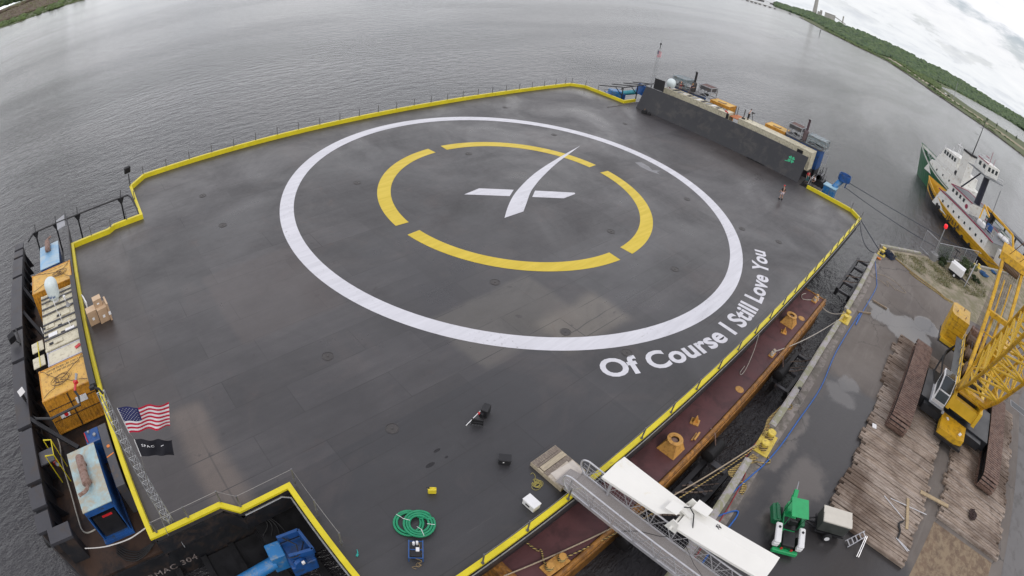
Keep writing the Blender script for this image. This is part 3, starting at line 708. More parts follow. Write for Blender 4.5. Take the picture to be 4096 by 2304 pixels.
# generators
def generator(name, label, x0, x1, y0, y1, zt, grille, muf_y, dirn, top, lt):
    t = thing(name, label, 'generator', ((x0 + x1) / 2, (y0 + y1) / 2, LZ))
    mb = MB(); mb.box(x0, x1, y0 + .7, y1, LZ + .25, zt); mb.box(x0, x1, y0, y0 + .7, LZ + .25, LZ + .4); mb.box(x0, x0 + .08, y0, y0 + .7, LZ + .4, zt); mb.box(x1 - .08, x1, y0, y0 + .7, LZ + .4, zt); mb.box(x0 + .08, x1 - .08, y0, y0 + .06, zt - .5, zt)
    mb.build('housing', BLU, t)
    mb = MB(); mb.box(x0 - .04, x1 + .04, y0 - .04, y1 + .04, zt + .002, zt + .06); mb.build('roof_panel', top, t)
    mb = MB(); mb.box(x0 - .1, x1 + .1, y0 - .1, y1 + .1, LZ, LZ + .24); mb.build('skid', BLU, t)
    mb = MB(); mb.box(x0 + .2, x1 - .2, y0 + .15, y0 + .66, LZ + .4, zt - .9); mb.cyl((x0 + .5, y0 + .2, zt - .7), (x0 + .5, y0 + .6, zt - .7), .12, n=8); mb.build('engine', BLACKS, t)
    if grille:
        mb = MB()
        for k in range(9): mb.box(x0 + .05, x1 - .05, y0 - .12, y0 - .06, LZ + .5 + k * (zt - LZ - .7) / 9, LZ + .6 + k * (zt - LZ - .7) / 9)
        mb.build('radiator_grille', BLACKS, t)
    xm = (x0 + x1) / 2 - .1; ya, yb = muf_y; zm = zt + .42
    mb = MB(); mb.lathe([(.12, 0), (.27, .06), (.29, .12), (.29, .8), (.26, .84), (.29, .88), (.29, yb - ya - .12), (.27, yb - ya - .06), (.12, yb - ya)], (xm, ya, zm), 14, 'Y'); mb.box(xm - .3, xm + .3, ya + .3, ya + .42, zt + .06, zm - .1); mb.box(xm - .3, xm + .3, yb - .5, yb - .38, zt + .06, zm - .1)
    mu = mb.build('muffler', RUST, t, smooth=False)
    mb = MB()
    if dirn < 0: mb.tube([(xm, ya, zm), (xm + .02, ya - .2, zm + .1), (xm, ya - .45, zm + .2), (xm - .2, ya - .62, zm + .25), (xm - .65, ya - .72, zm + .28)], .11, 8)
    else: mb.tube([(xm, yb, zm), (xm + .1, yb + .25, zm + .1), (xm + .5, yb + .4, zm + .15)], .11, 8)
    mb.build('exhaust_elbow', RUST, mu)
    return t
GT2 = mat('generator_roof_blue', (.22, .42, .62), .4, var=.2, scale=.6, dirt=(.40, .50, .55), dirtamt=.5, dscale=.5)
t = generator('generator', 'blue generator with pale weathered roof and long rusty muffler, lower left corner', -43.85, -41.85, -13.9, -9.6, .9, False, (-12.6, -10.5), -1, GENTOP, -1)
mb = MB(); mb.obox((-42.6, -13.96, .1), .7, .02, .16); mb.build('badge', REDP, t)
generator('generator', 'blue generator with short muffler and black radiator, far left corner by the pipe frame', -44.05, -41.95, 12.4, 16.6, .9, True, (14.9, 16.6), 1, GT2, -1)
# grey duct beside generator
t = thing('exhaust_duct', 'long grey upright duct with orange mark beside the generator', 'duct', (-41.05, -10.2, LZ))
mb = MB(); mb.obox((-41.05, -10.3, -.9), .62, 4.9, 2.6, bev=.03); mb.build('casing', DKGREY, t)
mb = MB(); mb.lathe([(.12, 0), (.12, .02)], (-41.0, -9.75, .4), 10); mb.obox((-41.05, -10.45, .41), .55, .07, .02, .25); mb.build('orange_mark', ORNG, t)
t = thing('pump_unit', 'small blue pump box with hoses between container and generator', 'pump', (-42.0, -7.9, LZ))
mb = MB(); mb.obox((-42.0, -7.9, -1.1), 1.1, 1.1, 2.1, bev=.04); mb.build('casing', BLU, t)
mb = MB(); mb.lathe([(.12, 0), (.12, .1)], (-41.8, -8.0, -.04), 10); mb.lathe([(.08, 0), (.08, .12)], (-42.2, -7.6, -.04), 10); mb.build('filler_cap', LGREY, t)
mb = MB(); mb.tube([(-42.4, -8.4, 0), (-42.45, -8.1, .06), (-42.5, -7.6, .06), (-42.5, -7.3, -.3)], .04, 5); mb.build('hose', REDP, t)
# fire monitors
def monitor(label, pts, head, grp):
    t = thing('fire_monitor', label, 'water cannon', (pts[0][0], pts[0][1], pts[0][2]), 0, grp)
    mb = MB(); mb.tube(pts, .09, 7); mb.build('riser_pipe', BLACKS, t)
    a = Vector(pts[-1]); b = Vector(head)
    mb = MB(); mb.cyl(a, a.lerp(b, .55), .10, n=8); mb.obox(a.lerp(b, .5), .3, .25, .22, .5); mb.build('swivel', REDP, t)
    mb = MB(); mb.cyl(a.lerp(b, .6), b, .08, .11, n=10); mb.build('nozzle', LGREY, t)
P1 = [g_(200, 425, -.6), g_(235, 440, .3), g_(330, 440, .9), g_(420, 395, 1.0), g_(515, 350, 1.1), g_(505, 300, 1.2), g_(480, 262, 1.3)]
monitor('red water cannon on a black pipe over the yellow container', [tuple(q) for q in P1], tuple(g_(490, 150, 1.9)), 'water cannons')
P2 = [g_(262, 500, -1.6), g_(275, 570, -1.5), g_(320, 660, -1.4), g_(335, 700, -1.3)]
monitor('red water cannon low on the deck beside the yellow handrail', [tuple(q) for q in P2], tuple(g_(370, 735, -.9)), 'water cannons')
mb = MB(); zz = .35; pts = [g_(278, 578, zz), g_(326, 576, zz), g_(344, 672, zz), g_(290, 680, zz)]
mb.tube([tuple(q) for q in pts], .045, 6)
for q in pts: mb.cyl((q.x, q.y, LZ), (q.x, q.y, zz), .04, n=5)
tag(mb.build('handrail', YEL), 'short yellow handrail at the bulwark ladder', 'handrail')
mb = MB(); mb.box(-46.5, -45.3, -8.3, -7.2, -.3, -.2); mb.build('ladder_platform', DKGREY, barge)
mb = MB()
for a, b, z0, z1 in ((g_(190, 450), g_(480, 585), .2, -.6), (c_(160, 800), c_(228, 845), -.2, -1.2), (c_(160, 975), c_(300, 1090), -.2, -1.4)):
    a = at(*[0, 0]) if False else a
    mb.bar((a.x, a.y, z0), (b.x, b.y, z1), .28, .2)
mb.build('diagonal_brace', BLACKS, barge)
# flag mast
def lattice(name_t, label, base, top, w, group=None, wtop=None, panels=16):
    t = thing(name_t, label, 'mast', tuple(base), 0, group); base = Vector(base); top = Vector(top); d = (top - base).normalized()
    x = d.cross(Vector((0, 1, 0))).normalized(); y = d.cross(x)
    wtop = wtop or w; C = []
    for k in range(panels + 1):
        f = k / panels; ww = w + (wtop - w) * f; p = base.lerp(top, f); C.append([p + (x * math.cos(a) + y * math.sin(a)) * ww * .577 for a in (R_(90), R_(210), R_(330))])
    mb = MB()
    for i in range(3): mb.tube([c[i] for c in C], .032, 5)
    mb.build('chord', GALV, t)
    mb = MB()
    for k in range(panels):
        for i in range(3):
            j = (i + 1) % 3; mb.cyl(C[k][i], C[k + 1][j], .011, n=4); mb.cyl(C[k][j], C[k + 1][j], .014, n=4) if False else mb.cyl(C[k + 1][i], C[k + 1][j], .014, n=4)
    mb.build('lacing', GALV, t); return t, base, top
MB_BASE = Vector((-39.15, -16.35, -1.6)); MT = at(403, 1572, 8.4)
t, b0, t0 = lattice('flag_mast', 'leaning galvanised lattice mast at the lower left corner of the deck, two flags', MB_BASE, MT, .50, 'lattice masts', .38, 19)
mb = MB(); q = at(403, 1572, 8.4); mb.tube([q + Vector((.1, -.1, 0)), q + Vector((0, 0, .25)), q + Vector((-.25, .1, .35))], .06, 6); mb.obox(q + Vector((-.3, .1, .35)), .25, .15, .15); mb.build('mast_light', BLACKS, t)
# flags
FR = mat('flag_red', (.55, .015, .05), .7, var=.12); FW = mat('flag_white', (.78, .78, .80), .7, var=.06); FB = mat('flag_blue', (.025, .03, .12), .7, var=.1); FK = mat('flag_black', (.012, .012, .018), .6, var=.2)
def flag(name, label, HT, HB, FT, FB_, kind, parent=None, amp=.16, waves=2.2, cols=44, grp=None, nrm=None):
    """corners: hoist top, hoist bottom, fly top, fly bottom"""
    HT, HB, FT, FB_ = map(Vector, (HT, HB, FT, FB_)); rows = 26; n = nrm or (FT - HT).cross(HB - HT).normalized()
    def P(u, v, off=0.0):
        p = (HT * (1 - u) + FT * u) * (1 - v) + (HB * (1 - u) + FB_ * u) * v
        wv = math.sin(u * waves * 2 * PI + v * 1.3) * amp * (u ** .7) + .4 * amp * math.sin(u * 9 + v * 4)* u
        return p + n * (wv + off) + (HB - HT).normalized() * (.10 * math.sin(u * waves * 6.1 + 1.2) * u)
    t = thing(name, label, 'flag', tuple(HT), 0, grp)
    mb = MB(); vs = [P(i / cols, j / rows) for j in range(rows + 1) for i in range(cols + 1)]; b = cols + 1
    mb.v = [tuple(p) for p in vs]
    for j in range(rows):
        for i in range(cols):
            mb.f.append((j * b + i, (j + 1) * b + i, (j + 1) * b + i + 1, j * b + i + 1))
            if kind == 'us': mb.m.append(2 if (i < cols * .4 and j < 14) else (0 if (j // 2) % 2 == 0 else 1))
            else: mb.m.append(0)
    mb.build('cloth', [FR, FW, FB] if kind == 'us' else FK, t, smooth=True)
    mb = MB(); mb.tube([P(0, j / 6) for j in range(7)], .018, 5); mb.build('hoist_band', PWHITE, t)
    def surf(pts_uv, fs, m, nm):
        mb = MB(); mb.add([P(u, v, .02) for u, v in pts_uv], fs); mb.add([P(u, v, -.02) for u, v in pts_uv], [tuple(reversed(f)) for f in fs]); return mb.build(nm, m, t)
    if kind == 'us':
        pts = []; fs = []
        for r in range(9):
            for q in range(6 if r % 2 == 0 else 5):
                u = (.4 / 12) * (1 + 2 * q + (r % 2)); v = (14 / 26) * (r + 1) / 10; k = len(pts)
                for s in range(10):
                    a = s * PI / 5 + PI / 2; rr = 1 if s % 2 == 0 else .42; pts.append((u + .0105 * rr * math.cos(a), v - .019 * rr * math.sin(a)))
                fs.append(tuple(range(k, k + 10)))
        surf(pts, fs, FW, 'stars')
    else:
        vs, fs = textmesh('SPAC', 1, .012, 1.35); pts = [(.14 + x * .125, .42 - y * .20) for x, y, _ in vs]; surf(pts, fs, FW, 'lettering')
        surf([(.70, .42), (.79, .30), (.80, .31), (.72, .44)], [(0, 1, 2, 3)], FW, 'mark')
    return t
D = (MT - MB_BASE)
hz_ = lambda a, b, z: g_(a, b, z)
flag('american_flag', 'american flag flying low over the deck from the leaning mast', g_(752, 372, 7.9), g_(829, 531, 6.3), g_(1080, 345, 7.6), g_(1088, 492, 6.1), 'us', grp='american flags')
flag('black_flag', 'black flag with white letters below the american flag on the leaning mast', g_(860, 572, 5.9), g_(905, 682, 5.0), g_(1095, 578, 5.7), g_(1112, 672, 4.8), 'black', amp=.12)
mb = MB(); mb.tube([g_(752, 372, 7.9), g_(829, 531, 6.3), g_(860, 572, 5.9), g_(905, 682, 5.0), g_(960, 900, 2.5), g_(1080, 1190, .3)], .016, 4); mb.build('halyard', WIRE, t)
# light post at the far left corner of the wing
t = thing('light_post', 'black floodlight post at the far left corner of the yellow edging', 'light post', (-32.3, 24.5, 0))
mb = MB(); mb.cyl((-32.6, 24.5, -.4), (-32.6, 24.5, 1.7), .06, n=6); mb.build('post', BLACKS, t); mb = MB(); mb.obox((-32.65, 24.5, 2.15), .75, .3, .75, .3, .3, bev=.04); mb.build('lamp_head', BLACKS, t)
for q in ((-32.3, 25.0), ): pass
# thruster at the lower-left corner
def thruster_near():
    t = thing('thruster', 'blue thruster unit with long tube under the lower left corner of the deck', 'thruster', (-34.3, -19.5, -3), 0, 'deck mounted thrusters')
    z = -1.1
    mb = MB(); mb.obox((-34.8, -19.35, -1.9), .85, .95, 1.5, -.12, bev=.05); mb.build('motor_box', LBLU, t)
    mb = MB()
    for a, b in (((-34.35, -18.95), (-33.15, -19.1)), ((-34.35, -20.15), (-33.1, -20.45)), ((-33.15, -19.1), (-33.1, -20.45))): mb.bar((*a, z), (*b, z), .16, .5)
    mb.slab([(-34.3, -18.95, -1.6), (-33.15, -19.1, -1.6), (-33.1, -20.4, -1.6), (-34.3, -20.15, -1.6)], .1, (0, 0, -1))
    mb.obox((-33.75, -19.8, -2.2), 1.4, 1.5, 1.0, -.1, bev=.05); mb.lathe([(.36, -.1), (.36, .1)], (-34.0, -20.5, -1.5), 14, 'Y'); mb.build('gear_frame', BLU, t)
    mb = MB(); mb.cyl((-35.1, -19.55, -1.9), (-42.2, -19.9, -2.0), .36, n=16); mb.build('shaft_tube', LBLU, t, smooth=True, auto=40)
    mb = MB(); mb.tube([(-34.1, -19.1, -.9), (-33.7, -19.9, -.7), (-33.9, -20.4, -1.2), (-33.2, -19.6, -1.3)], .035, 5); mb.tube([(-34.4, -20.2, -1.0), (-34.0, -20.4, -.9), (-33.6, -20.3, -.9)], .03, 5); mb.build('hydraulic_hose', BLACKS, t)
    mb = MB(); mb.obox((-33.9, -20.75, -1.1), .16, .12, .16); mb.build('sensor', PWHITE, t)
    mb = MB(); mb.obox((-33.4, -18.0, -2.6), 3.0, 3.4, .25); mb.bar((-33.5, -16.5, -2.4), (-33.5, -15.9, -2.4), 3, .3); mb.build('mounting_bracket', BLACKS, t)
thruster_near()
mb = MB(); mb.box(-38.5, -33.2, -19.2, -16.0, -4.6, -4.3); mb.box(-41, -32.6, -23.5, -22.9, -4.8, -4.2)
for k in range(5): mb.box(-33.1 - k * 1.9, -32.7 - k * 1.9, -24.5, -16.0, -4.6, -4.1)
mb.build('notch_frame', BLACKS, barge)
t = thing('mooring_bitts', 'pair of dark round mooring bitts beside the lower left notch', 'bollard', (-37, -15.3, LZ))
for x in (-37.5, -36.5): mb = MB(); mb.lathe([(.18, LZ), (.18, -1.25), (.24, -1.2), (.24, -1.1)], (x, -15.3, 0), 14); mb.build('bollard_post', mat('bitt_grey', (.10, .10, .10), .6), t)
mb = MB(); mb.slab([(-38.9, -15.95, LZ), (-38.9, -15.95, -.4), (-38.4, -15.0, -.4), (-38.4, -15.0, LZ)], .08, (-1, 0, 0)); mb.slab([(-38.8, -15.9, LZ + .02), (-35.2, -15.9, LZ + .02), (-35.2, -14.2, LZ + .02), (-38.8, -14.2, LZ + .02)], .12, (0, 0, 1)); mb.build('winch_base', DKGREY, barge)
# hoses and rope on the low deck
rnd = random.Random(12)
for i in range(5):
    a = Q_(-60 + i * 14, 1000, LZ + .05); pts = [Q_(330, 760 - i * 4, -.6), Q_(300 - i * 6, 830, -1.8), Q_(230 - i * 8, 930 - i * 12, LZ + .1), Q_(120, 1010 - i * 22, LZ + .06), Q_(0, 1000 - i * 26, LZ + .06), Q_(-90, 930 - i * 24, LZ + .06)]
    mb = MB(); mb.tube(cr(pts, 5), .035, 5); tag(mb.build('hose', RUBBER), 'black hose sagging round the lower left deck corner', 'hose', 'black hoses round the lower left corner')
for i in range(4):
    pts = [Q_(980 + i * 60, 420 + i * 16, -.4), Q_(1150 + i * 60, 480 + i * 20, -1.0), Q_(1380 + i * 30, 560, -1.7), Q_(1470 + i * 40, 640, -2.0), Q_(1420 + i * 90, 760, -2.2)]
    mb = MB(); mb.tube(cr(pts, 5), .035, 5); tag(mb.build('hose', RUBBER), 'black hose running from the notch down to the blue thruster', 'hose', 'black hoses to the thruster')
mb = MB(); pts = [g_(962, 1120, .4), g_(900, 1165, .0), g_(820, 1215, -.3), g_(700, 1255, -.5), g_(620, 1268, -.6), g_(545, 1272, -.6)]; mb.tube(cr(pts, 5), .035, 6); tag(mb.build('rope', mat('rope_white', (.55, .53, .5), .8)), 'white rope curving from the yellow corner over the dark lower deck', 'rope')
mb = MB(); mb.tube(cr([g_(370, 570, -1.9), g_(385, 620, -1.9), g_(398, 720, -1.9), g_(450, 900, -1.9), g_(500, 1080, -1.9), g_(524, 1150, -1.9), g_(560, 1172, -1.9), g_(612, 1150, -1.9)], 4), .05, 6); tag(mb.build('pipe', mat('pipe_beige', (.42, .40, .34), .5)), 'thin beige pipe along the left side of the near generator', 'pipe')
for px in ((195, 1100), (200, 1190)):
    q = c_(*px, LZ); mb = MB(); mb.lathe([(.12, 0), (.13, .2), (.0, .3)], (q.x, q.y, LZ), 12); tag(mb.build('deck_vent', LGREY), 'small grey round vent on the dark deck inside the bulwark', 'vent', 'round vents inside the bulwark')
t = thing('floodlight', 'white faced floodlight on the bulwark beside the yellow container', 'floodlight', tuple(g_(150, 300, .3)))
q = g_(135, 268, 1.1); mb = MB(); mb.obox(q, .55, .2, .4, .5, -.5); mb.build('lamp_face', PWHITE, t); mb = MB(); mb.cyl(g_(165, 330, .3), q - Vector((0, .12, .1)), .06, n=6); mb.obox(g_(150, 300, .7), .2, .4, .5, .5); mb.build('bracket', BLACKS, t)
t = thing('floodlight', 'black floodlight overhanging the far side of the bulwark', 'floodlight', tuple(c_(130, 1180, .3)))
q = c_(85, 1180, 1.0); mb = MB(); mb.obox(q, .7, .5, .7, .4, .3, bev=.04); mb.build('lamp_head', BLACKS, t); mb = MB(); mb.cyl(c_(145, 1220, .3), q, .06, n=6); mb.cyl(c_(112, 1110, .4), c_(148, 1225, .4), .07, n=6); mb.build('bracket', BLACKS, t)
# cardboard boxes
def carton(label, x, y, z, sx, sy, sz, rz):
    t = thing('cardboard_box', label, 'cardboard box', (x, y, z), rz, 'cardboard boxes on the deck')
    mb = MB(); mb.box(-sx / 2, sx / 2, -sy / 2, sy / 2, 0, sz); mb.build('carton', CARD, t, world=False)
    mb = MB(); mb.box(-sx / 2 - .004, sx / 2 + .004, -sy / 2 - .004, sy / 2 + .004, sz + .002, sz + .012); mb.build('top_flaps', CARDT, t, world=False)
    mb = MB(); mb.box(-.1, .1, -sy / 2 - .008, -sy / 2 - .004, sz * .35, sz * .55); mb.build('label_sticker', PWHITE, t, world=False)
carton('lower cardboard box nearest the yellow edging', -39.6, 2.9, .0, .85, .75, 1.15, .08)
carton('tall cardboard box standing right of the lower box', -38.7, 2.8, .0, .85, .95, 1.15, .12)
carton('small cardboard box on top of the tall box', -38.85, 3.0, 1.17, .72, .6, .62, .1)
carton('narrow pale cardboard carton leaning at the right of the stack', -38.18, 2.75, .0, .14, 1.1, 1.45, .12)
t = thing('bracket', 'white arched bracket on the yellow edging beside the cardboard boxes', 'bracket', (-40.2, 4.3, .4)); mb = MB(); mb.tube([c_(592, 870, .5), c_(600, 880, 1.0), c_(625, 925, 1.0), c_(633, 968, .55)], .06, 6); mb.slab([c_(600, 880, .95), c_(625, 925, .95), c_(630, 960, .6), c_(608, 920, .6)], .03, (1, 0, 0)); mb.build('arch', PWHITE, t)
# hull number on the near side
vs, fs = textmesh('MARMAC 304', 1, .012, 1.12); x0, x1, _, _ = textbox(vs); s_ = .72
mb = MB(); mb.add([(-38.95 - (x1 - x) * s_, -15.925, -4.15 + y * s_) for x, y, _ in vs], fs); mb.build('hull_number', mat('hull_letter', (.40, .36, .34), .7, dirt=(.12, .09, .08), dirtamt=.6, dscale=6), barge)
# ------------------------------------------------------------------ right end: blast wall, containers, machinery
def atx(px, py, x):
    d = ray(px, py); t = (x - CAMP.x) / d.x; return CAMP + d * t
W3 = lambda a, b: (2400 + a * .22774, 150 + b * .22774)
W4 = lambda a, b: (2850 + a * .31063, 350 + b * .31063)
WALLB = mat('blast_wall_black', (.020, .021, .025), .55, var=.2, scale=.35, dirt=(.045, .042, .04), dirtamt=.3)
SHAM = mat('clover_green', (.02, .36, .17), .5)
YT = mat('hatch_yellow', (.66, .40, .06), .5, var=.15, scale=1)
GRN_STEEL = mat('pale_steel', (.24, .29, .31), .5, var=.2, scale=1.2, dirt=(.16, .13, .11), dirtamt=.3)
t = thing('blast_wall', 'long black sloping wall with green clover, right end of the deck', 'wall', (40.2, -1, 0))
mb = MB(); BX0, BX1, BH, YA, YB = 39.55, 41.3, 3.66, -15.4, 13.5
mb.add([(BX0, YA, .01), (BX0, YB, .01), (BX1, YB, BH), (BX1, YA, BH), (BX0 + .12, YA, .01), (BX0 + .12, YB, .01), (BX1 + .12, YB, BH), (BX1 + .12, YA, BH)], [(0, 3, 2, 1), (4, 5, 6, 7), (0, 1, 5, 4), (3, 7, 6, 2), (0, 4, 7, 3), (1, 2, 6, 5)])
mb.build('sloping_plate', WALLB, t)
mb = MB()
for k in range(13):
    y = YA + .3 + k * (YB - YA - .6) / 12; mb.slab([(BX0 + .14, y, .01), (42.0, y, .01), (42.0, y, 2.9), (BX1 + .10, y, BH - .05)], .08, (0, 1, 0))
mb.build('rib', BLACKS, t)
mb = MB(); nx = Vector((-BH, 0, BX1 - BX0)).normalized()
def onwall(y, s, off=.012): return Vector((BX0 + (BX1 - BX0) * s, y, BH * s)) + nx * off
cy, cs = -13.15, .655
for k in range(4):
    a0 = PI / 4 + k * PI / 2; pts = []
    for j in range(17):
        u = -1 + j / 8; a = a0 + u * .62; r = .46 * (1.0 - .28 * max(0, 1 - abs(u) * 3.2)) * (1 - .30 * abs(u) ** 3); pts.append((r * math.cos(a), r * math.sin(a)))
    pts.append((.03 * math.cos(a0), .03 * math.sin(a0)))
    mb.add([onwall(cy - p[0] * 1.25, cs + p[1] * 1.25 / 4.05, .012) for p in pts], [tuple(range(len(pts)))])
st_ = [(0, 0), (-.3, -.45), (-.75, -.55), (-.8, -.45), (-.36, -.33), (-.05, .02)]
mb.add([onwall(cy - p[0] * 1.1, cs + p[1] * 1.1 / 4.05, .010) for p in st_], [tuple(range(len(st_)))])
mb.build('clover_emblem', SHAM, t)
mb = MB()
for k in range(7):
    y = -9.6 + k * .42; mb.obox((BX0 - .12, y, .06), .28 + .1 * (k % 2), .4, .10, k * .5)
mb.build('torn_matting', RUBBER, t)
# cream containers standing behind the wall
GROUPC = 'cream containers behind the blast wall'
ta = container('shipping_container', 'cream container with cluttered roof behind the left half of the black wall', 43.85, 46.3, -.35, 11.7, 1.0, 3.9, CREAM, CREAM, group=GROUPC, roofcorr='y')
tb = container('shipping_container', 'cream container with clean ribbed roof behind the clover end of the black wall', 43.85, 46.3, -15.2, -2.3, 1.0, 3.9, CREAM, CREAM, group=GROUPC, roofcorr='y')
mb = MB(); mb.slab([(43.82, -12.75, 3.55), (43.82, -13.7, 3.55), (43.82, -13.7, 2.9), (43.82, -12.75, 2.9)], .04, (-1, 0, 0)); mb.build('data_plate', BLACKS, tb)
rr = random.Random(8)
for k in range(11):
    y = 11.0 - k * .9; mb = MB(); mb.box(44.1 + rr.random() * .4, 45.1 + rr.random() * .8, y - .22, y + .12, 3.91, 3.95); mb.box(44.3, 45.8, y - .36, y - .28, 3.91, 3.99); mb.build('roof_fitting', [PWHITE, DKGREY, LGREY][k % 3], ta)
mb = MB(); mb.tube([(45.7, 5, 3.95), (45.8, 3, 3.97), (45.7, .5, 3.95)], .05, 5); mb.build('roof_conduit', BLACKS, ta)
mb = MB(); mb.box(43.7, 46.4, -15.4, 12, -.01, .99); mb.build('container_bed', BLACKS, barge)
# black panel, dome, mast
t = thing('deflector_panel', 'upright black square panel at the left end of the wall', 'panel', (41.5, 11.3, 3.7))
mb = MB(); mb.slab([(41.5, 12.25, 3.7), (41.5, 12.3, 5.45), (41.5, 10.4, 5.5), (41.5, 10.35, 3.7)], .1, (1, 0, 0)); mb.build('panel', BLACKS, t)
mb = MB(); mb.cyl((41.6, 12, 0.1), (41.6, 12, 3.7), .07, n=6); mb.cyl((41.6, 10.6, .1), (41.6, 10.6, 3.7), .07, n=6); mb.build('leg', BLACKS, t)
radome('dome_antenna', 'white dome antenna behind the black square panel, right end', (44.6, 10.95), .78, 1.75, 3.93)
M2B = Vector((47.0, 15.9, 1.2)); M2T = atx(*W3(1052, 205), 47)
t, _, _ = lattice('flag_mast', 'slim upright lattice mast with a small flag beyond the black wall', M2B, M2T, .62, 'lattice masts', .5, 7)
mb = MB(); mb.cyl(M2T, M2T + Vector((0, 0, .9)), .06, n=6); mb.obox(M2T + Vector((0, 0, .95)), .22, .22, .3); mb.cyl(M2T + Vector((0, 0, 1)), M2T + Vector((0, 0, 1.8)), .015, n=4); mb.build('mast_light', BLACKS, t)
fa, fb, fc, fd = [atx(*W3(*q), 47.02) for q in ((1012, 220), (990, 343), (1083, 258), (1070, 345))]
flag('american_flag', 'small american flag hanging limp near the top of the slim distant mast', fa, fb, fc, fd, 'us', amp=.07, cols=30, grp='american flags')
# blue generator enclosures with racks on top
def genblock(label, y0, y1, grp='blue generator sets behind the cream containers'):
    t = thing('generator', label, 'generator', (48.2, (y0 + y1) / 2, 0), 0, grp)
    mb = MB(); mb.box(46.75, 49.6, y0, y1, .9, 4.0); mb.build('enclosure', BLU, t)
    mb = MB(); mb.box(46.6, 49.7, y0 - .05, y1 + .05, 4.02, 4.14); mb.build('roof_panel', DKGREY, t)
    mb = MB(); mb.box(46.7, 49.6, y0, y1, -.6, .88); mb.build('skid', BLACKS, t)
    return t
def rack(label, y0, y1, z0, z1, x0=46.9, x1=49.3, top=True, m=None, slats=0):
    m = m or LGREY; t = thing('cooler_rack', label, 'frame', ((x0 + x1) / 2, (y0 + y1) / 2, z0), 0, 'steel cooler racks')
    mb = MB(); s = .13
    for x in (x0, x1):
        for y in (y0, y1): mb.box(x - s / 2, x + s / 2, y - s / 2, y + s / 2, z0, z1)
    for z in (z1, z0 + .08, z0 + (z1 - z0) * .5):
        for x in (x0, x1): mb.box(x - s / 2.2, x + s / 2.2, y0 + s / 2, y1 - s / 2, z - s / 2, z + s / 2)
        for y in (y0, y1): mb.box(x0 + s / 2, x1 - s / 2, y - s / 2.2, y + s / 2.2, z - s / 2, z + s / 2)
    mb.bar((x0, y0, z0 + .1), (x0, y1, z0 + (z1 - z0) * .5), .08); mb.build('frame', m, t)
    mb = MB(); mb.box(x0 + .1, x1 - .1, y0 + .12, y1 - .12, z1 - (z1 - z0) * .38, z1 - .02); mb.build('cooler_box', GRN_STEEL if slats else DKGREY, t)
    mb = MB(); mb.box(x0 + .16, x1 - .16, y0 + .2, y1 - .2, z1 - .015, z1 + .03); 
    for k in range(slats): mb.bar((x0, y0 + (k + .5) * (y1 - y0) / slats, z1 + .06), (x1, y0 + (k + .5) * (y1 - y0) / slats, z1 + .06), .14, .05)
    mb.build('cooler_top', mat('cooler_rust', (.14, .08, .07), .8) if not slats else GRN_STEEL, t)
    mb = MB(); mb.lathe([(.28, 0), (.28, .35)], ((x0 + x1) / 2, (y0 + y1) / 2, z0 + .12), 12); mb.cyl((x0 + .4, y0 + .5, z0), (x1 - .5, y1 - .6, z1 - .7), .05, n=6); mb.cyl((x0 + .4, y1 - .5, z0), (x0 + .5, y0 + .6, z1 - .7), .05, n=6); mb.build('fan_unit', BLACKS, t)
    return t
genblock('blue generator set under the racks, left end behind the workers', 6.6, 12.3)
genblock('blue generator set at the right edge beside the blue thruster', -15.7, -9.6)
rack('grey slatted cooler rack behind the two workers, left of the black exhaust', 9.4, 12.1, 4.16, 5.75, m=GRN_STEEL, slats=5)
rack('pale open cooler rack with brown top, right of the left exhaust stack', 4.7, 7.0, 4.16, 6.0)
rack('pale open cooler rack with brown top, left of the right exhaust stack', -11.8, -9.5, 4.16, 5.95)
rack('long grey green slatted rack right of the right exhaust stack', -16.1, -13.0, 4.16, 5.6, m=GRN_STEEL, slats=6)
def stack(label, y, m1, m2, zt):
    t = thing('exhaust_stack', label, 'exhaust stack', (47.2, y, 4.16), 0, 'exhaust stacks')
    mb = MB(); mb.lathe([(.12, 0), (.42, .12), (.44, .3), (.44, 1.5), (.40, 1.65), (.2, 1.8)], (47.2, y, 4.2), 16); mb.build('silencer', m1, t, smooth=True, auto=35)
    mb = MB(); mb.cyl((47.2, y, 5.95), (47.2, y, zt), .19, n=12); mb.slab([(47.2, y - .2, zt), (47.2, y + .2, zt), (47.0, y + .25, zt + .18), (47.0, y - .2, zt + .18)], .03, (0, 0, 1)); mb.build('pipe', m2, t)
SK = mat('stack_dark', (.055, .05, .05), .6, var=.3, scale=2)
stack('black exhaust stack with fat silencer behind the crouching worker', 8.1, SK, BLACKS, 7.6)
stack('brown exhaust stack with fat silencer between the right hand racks', -12.5, mat('stack_brown', (.10, .07, .075), .65, var=.3), mat('stack_brown2', (.07, .04, .05), .6), 7.6)
YCG = 'yellow hatch containers behind the wall'
for lab, y0, y1 in (('yellow container with a bent handle on its roof, left half behind the wall', .9, 4.5), ('yellow container with a bent handle on its roof, right half behind the wall', -9.25, -5.7)):
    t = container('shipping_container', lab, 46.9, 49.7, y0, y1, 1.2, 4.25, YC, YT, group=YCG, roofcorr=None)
    ym = (y0 + y1) / 2; mb = MB(); mb.tube([(47.7, ym + .5, 4.3), (47.5, ym + .6, 4.33), (47.4, ym + .1, 4.33), (47.5, ym - .5, 4.33), (48.0, ym - .6, 4.33), (48.4, ym - .5, 4.3)], .07, 6); mb.build('roof_handle', RUST, t)
t = thing('work_platform', 'orange brown platform with black posts between the cream containers', 'platform', (46.0, -1.3, 3))
mb = MB(); mb.box(44.6, 47.5, -2.15, -.45, 3.4, 3.5); mb.build('platform_floor', mat('oxide_orange', (.50, .17, .06), .7, var=.3), t)
mb = MB()
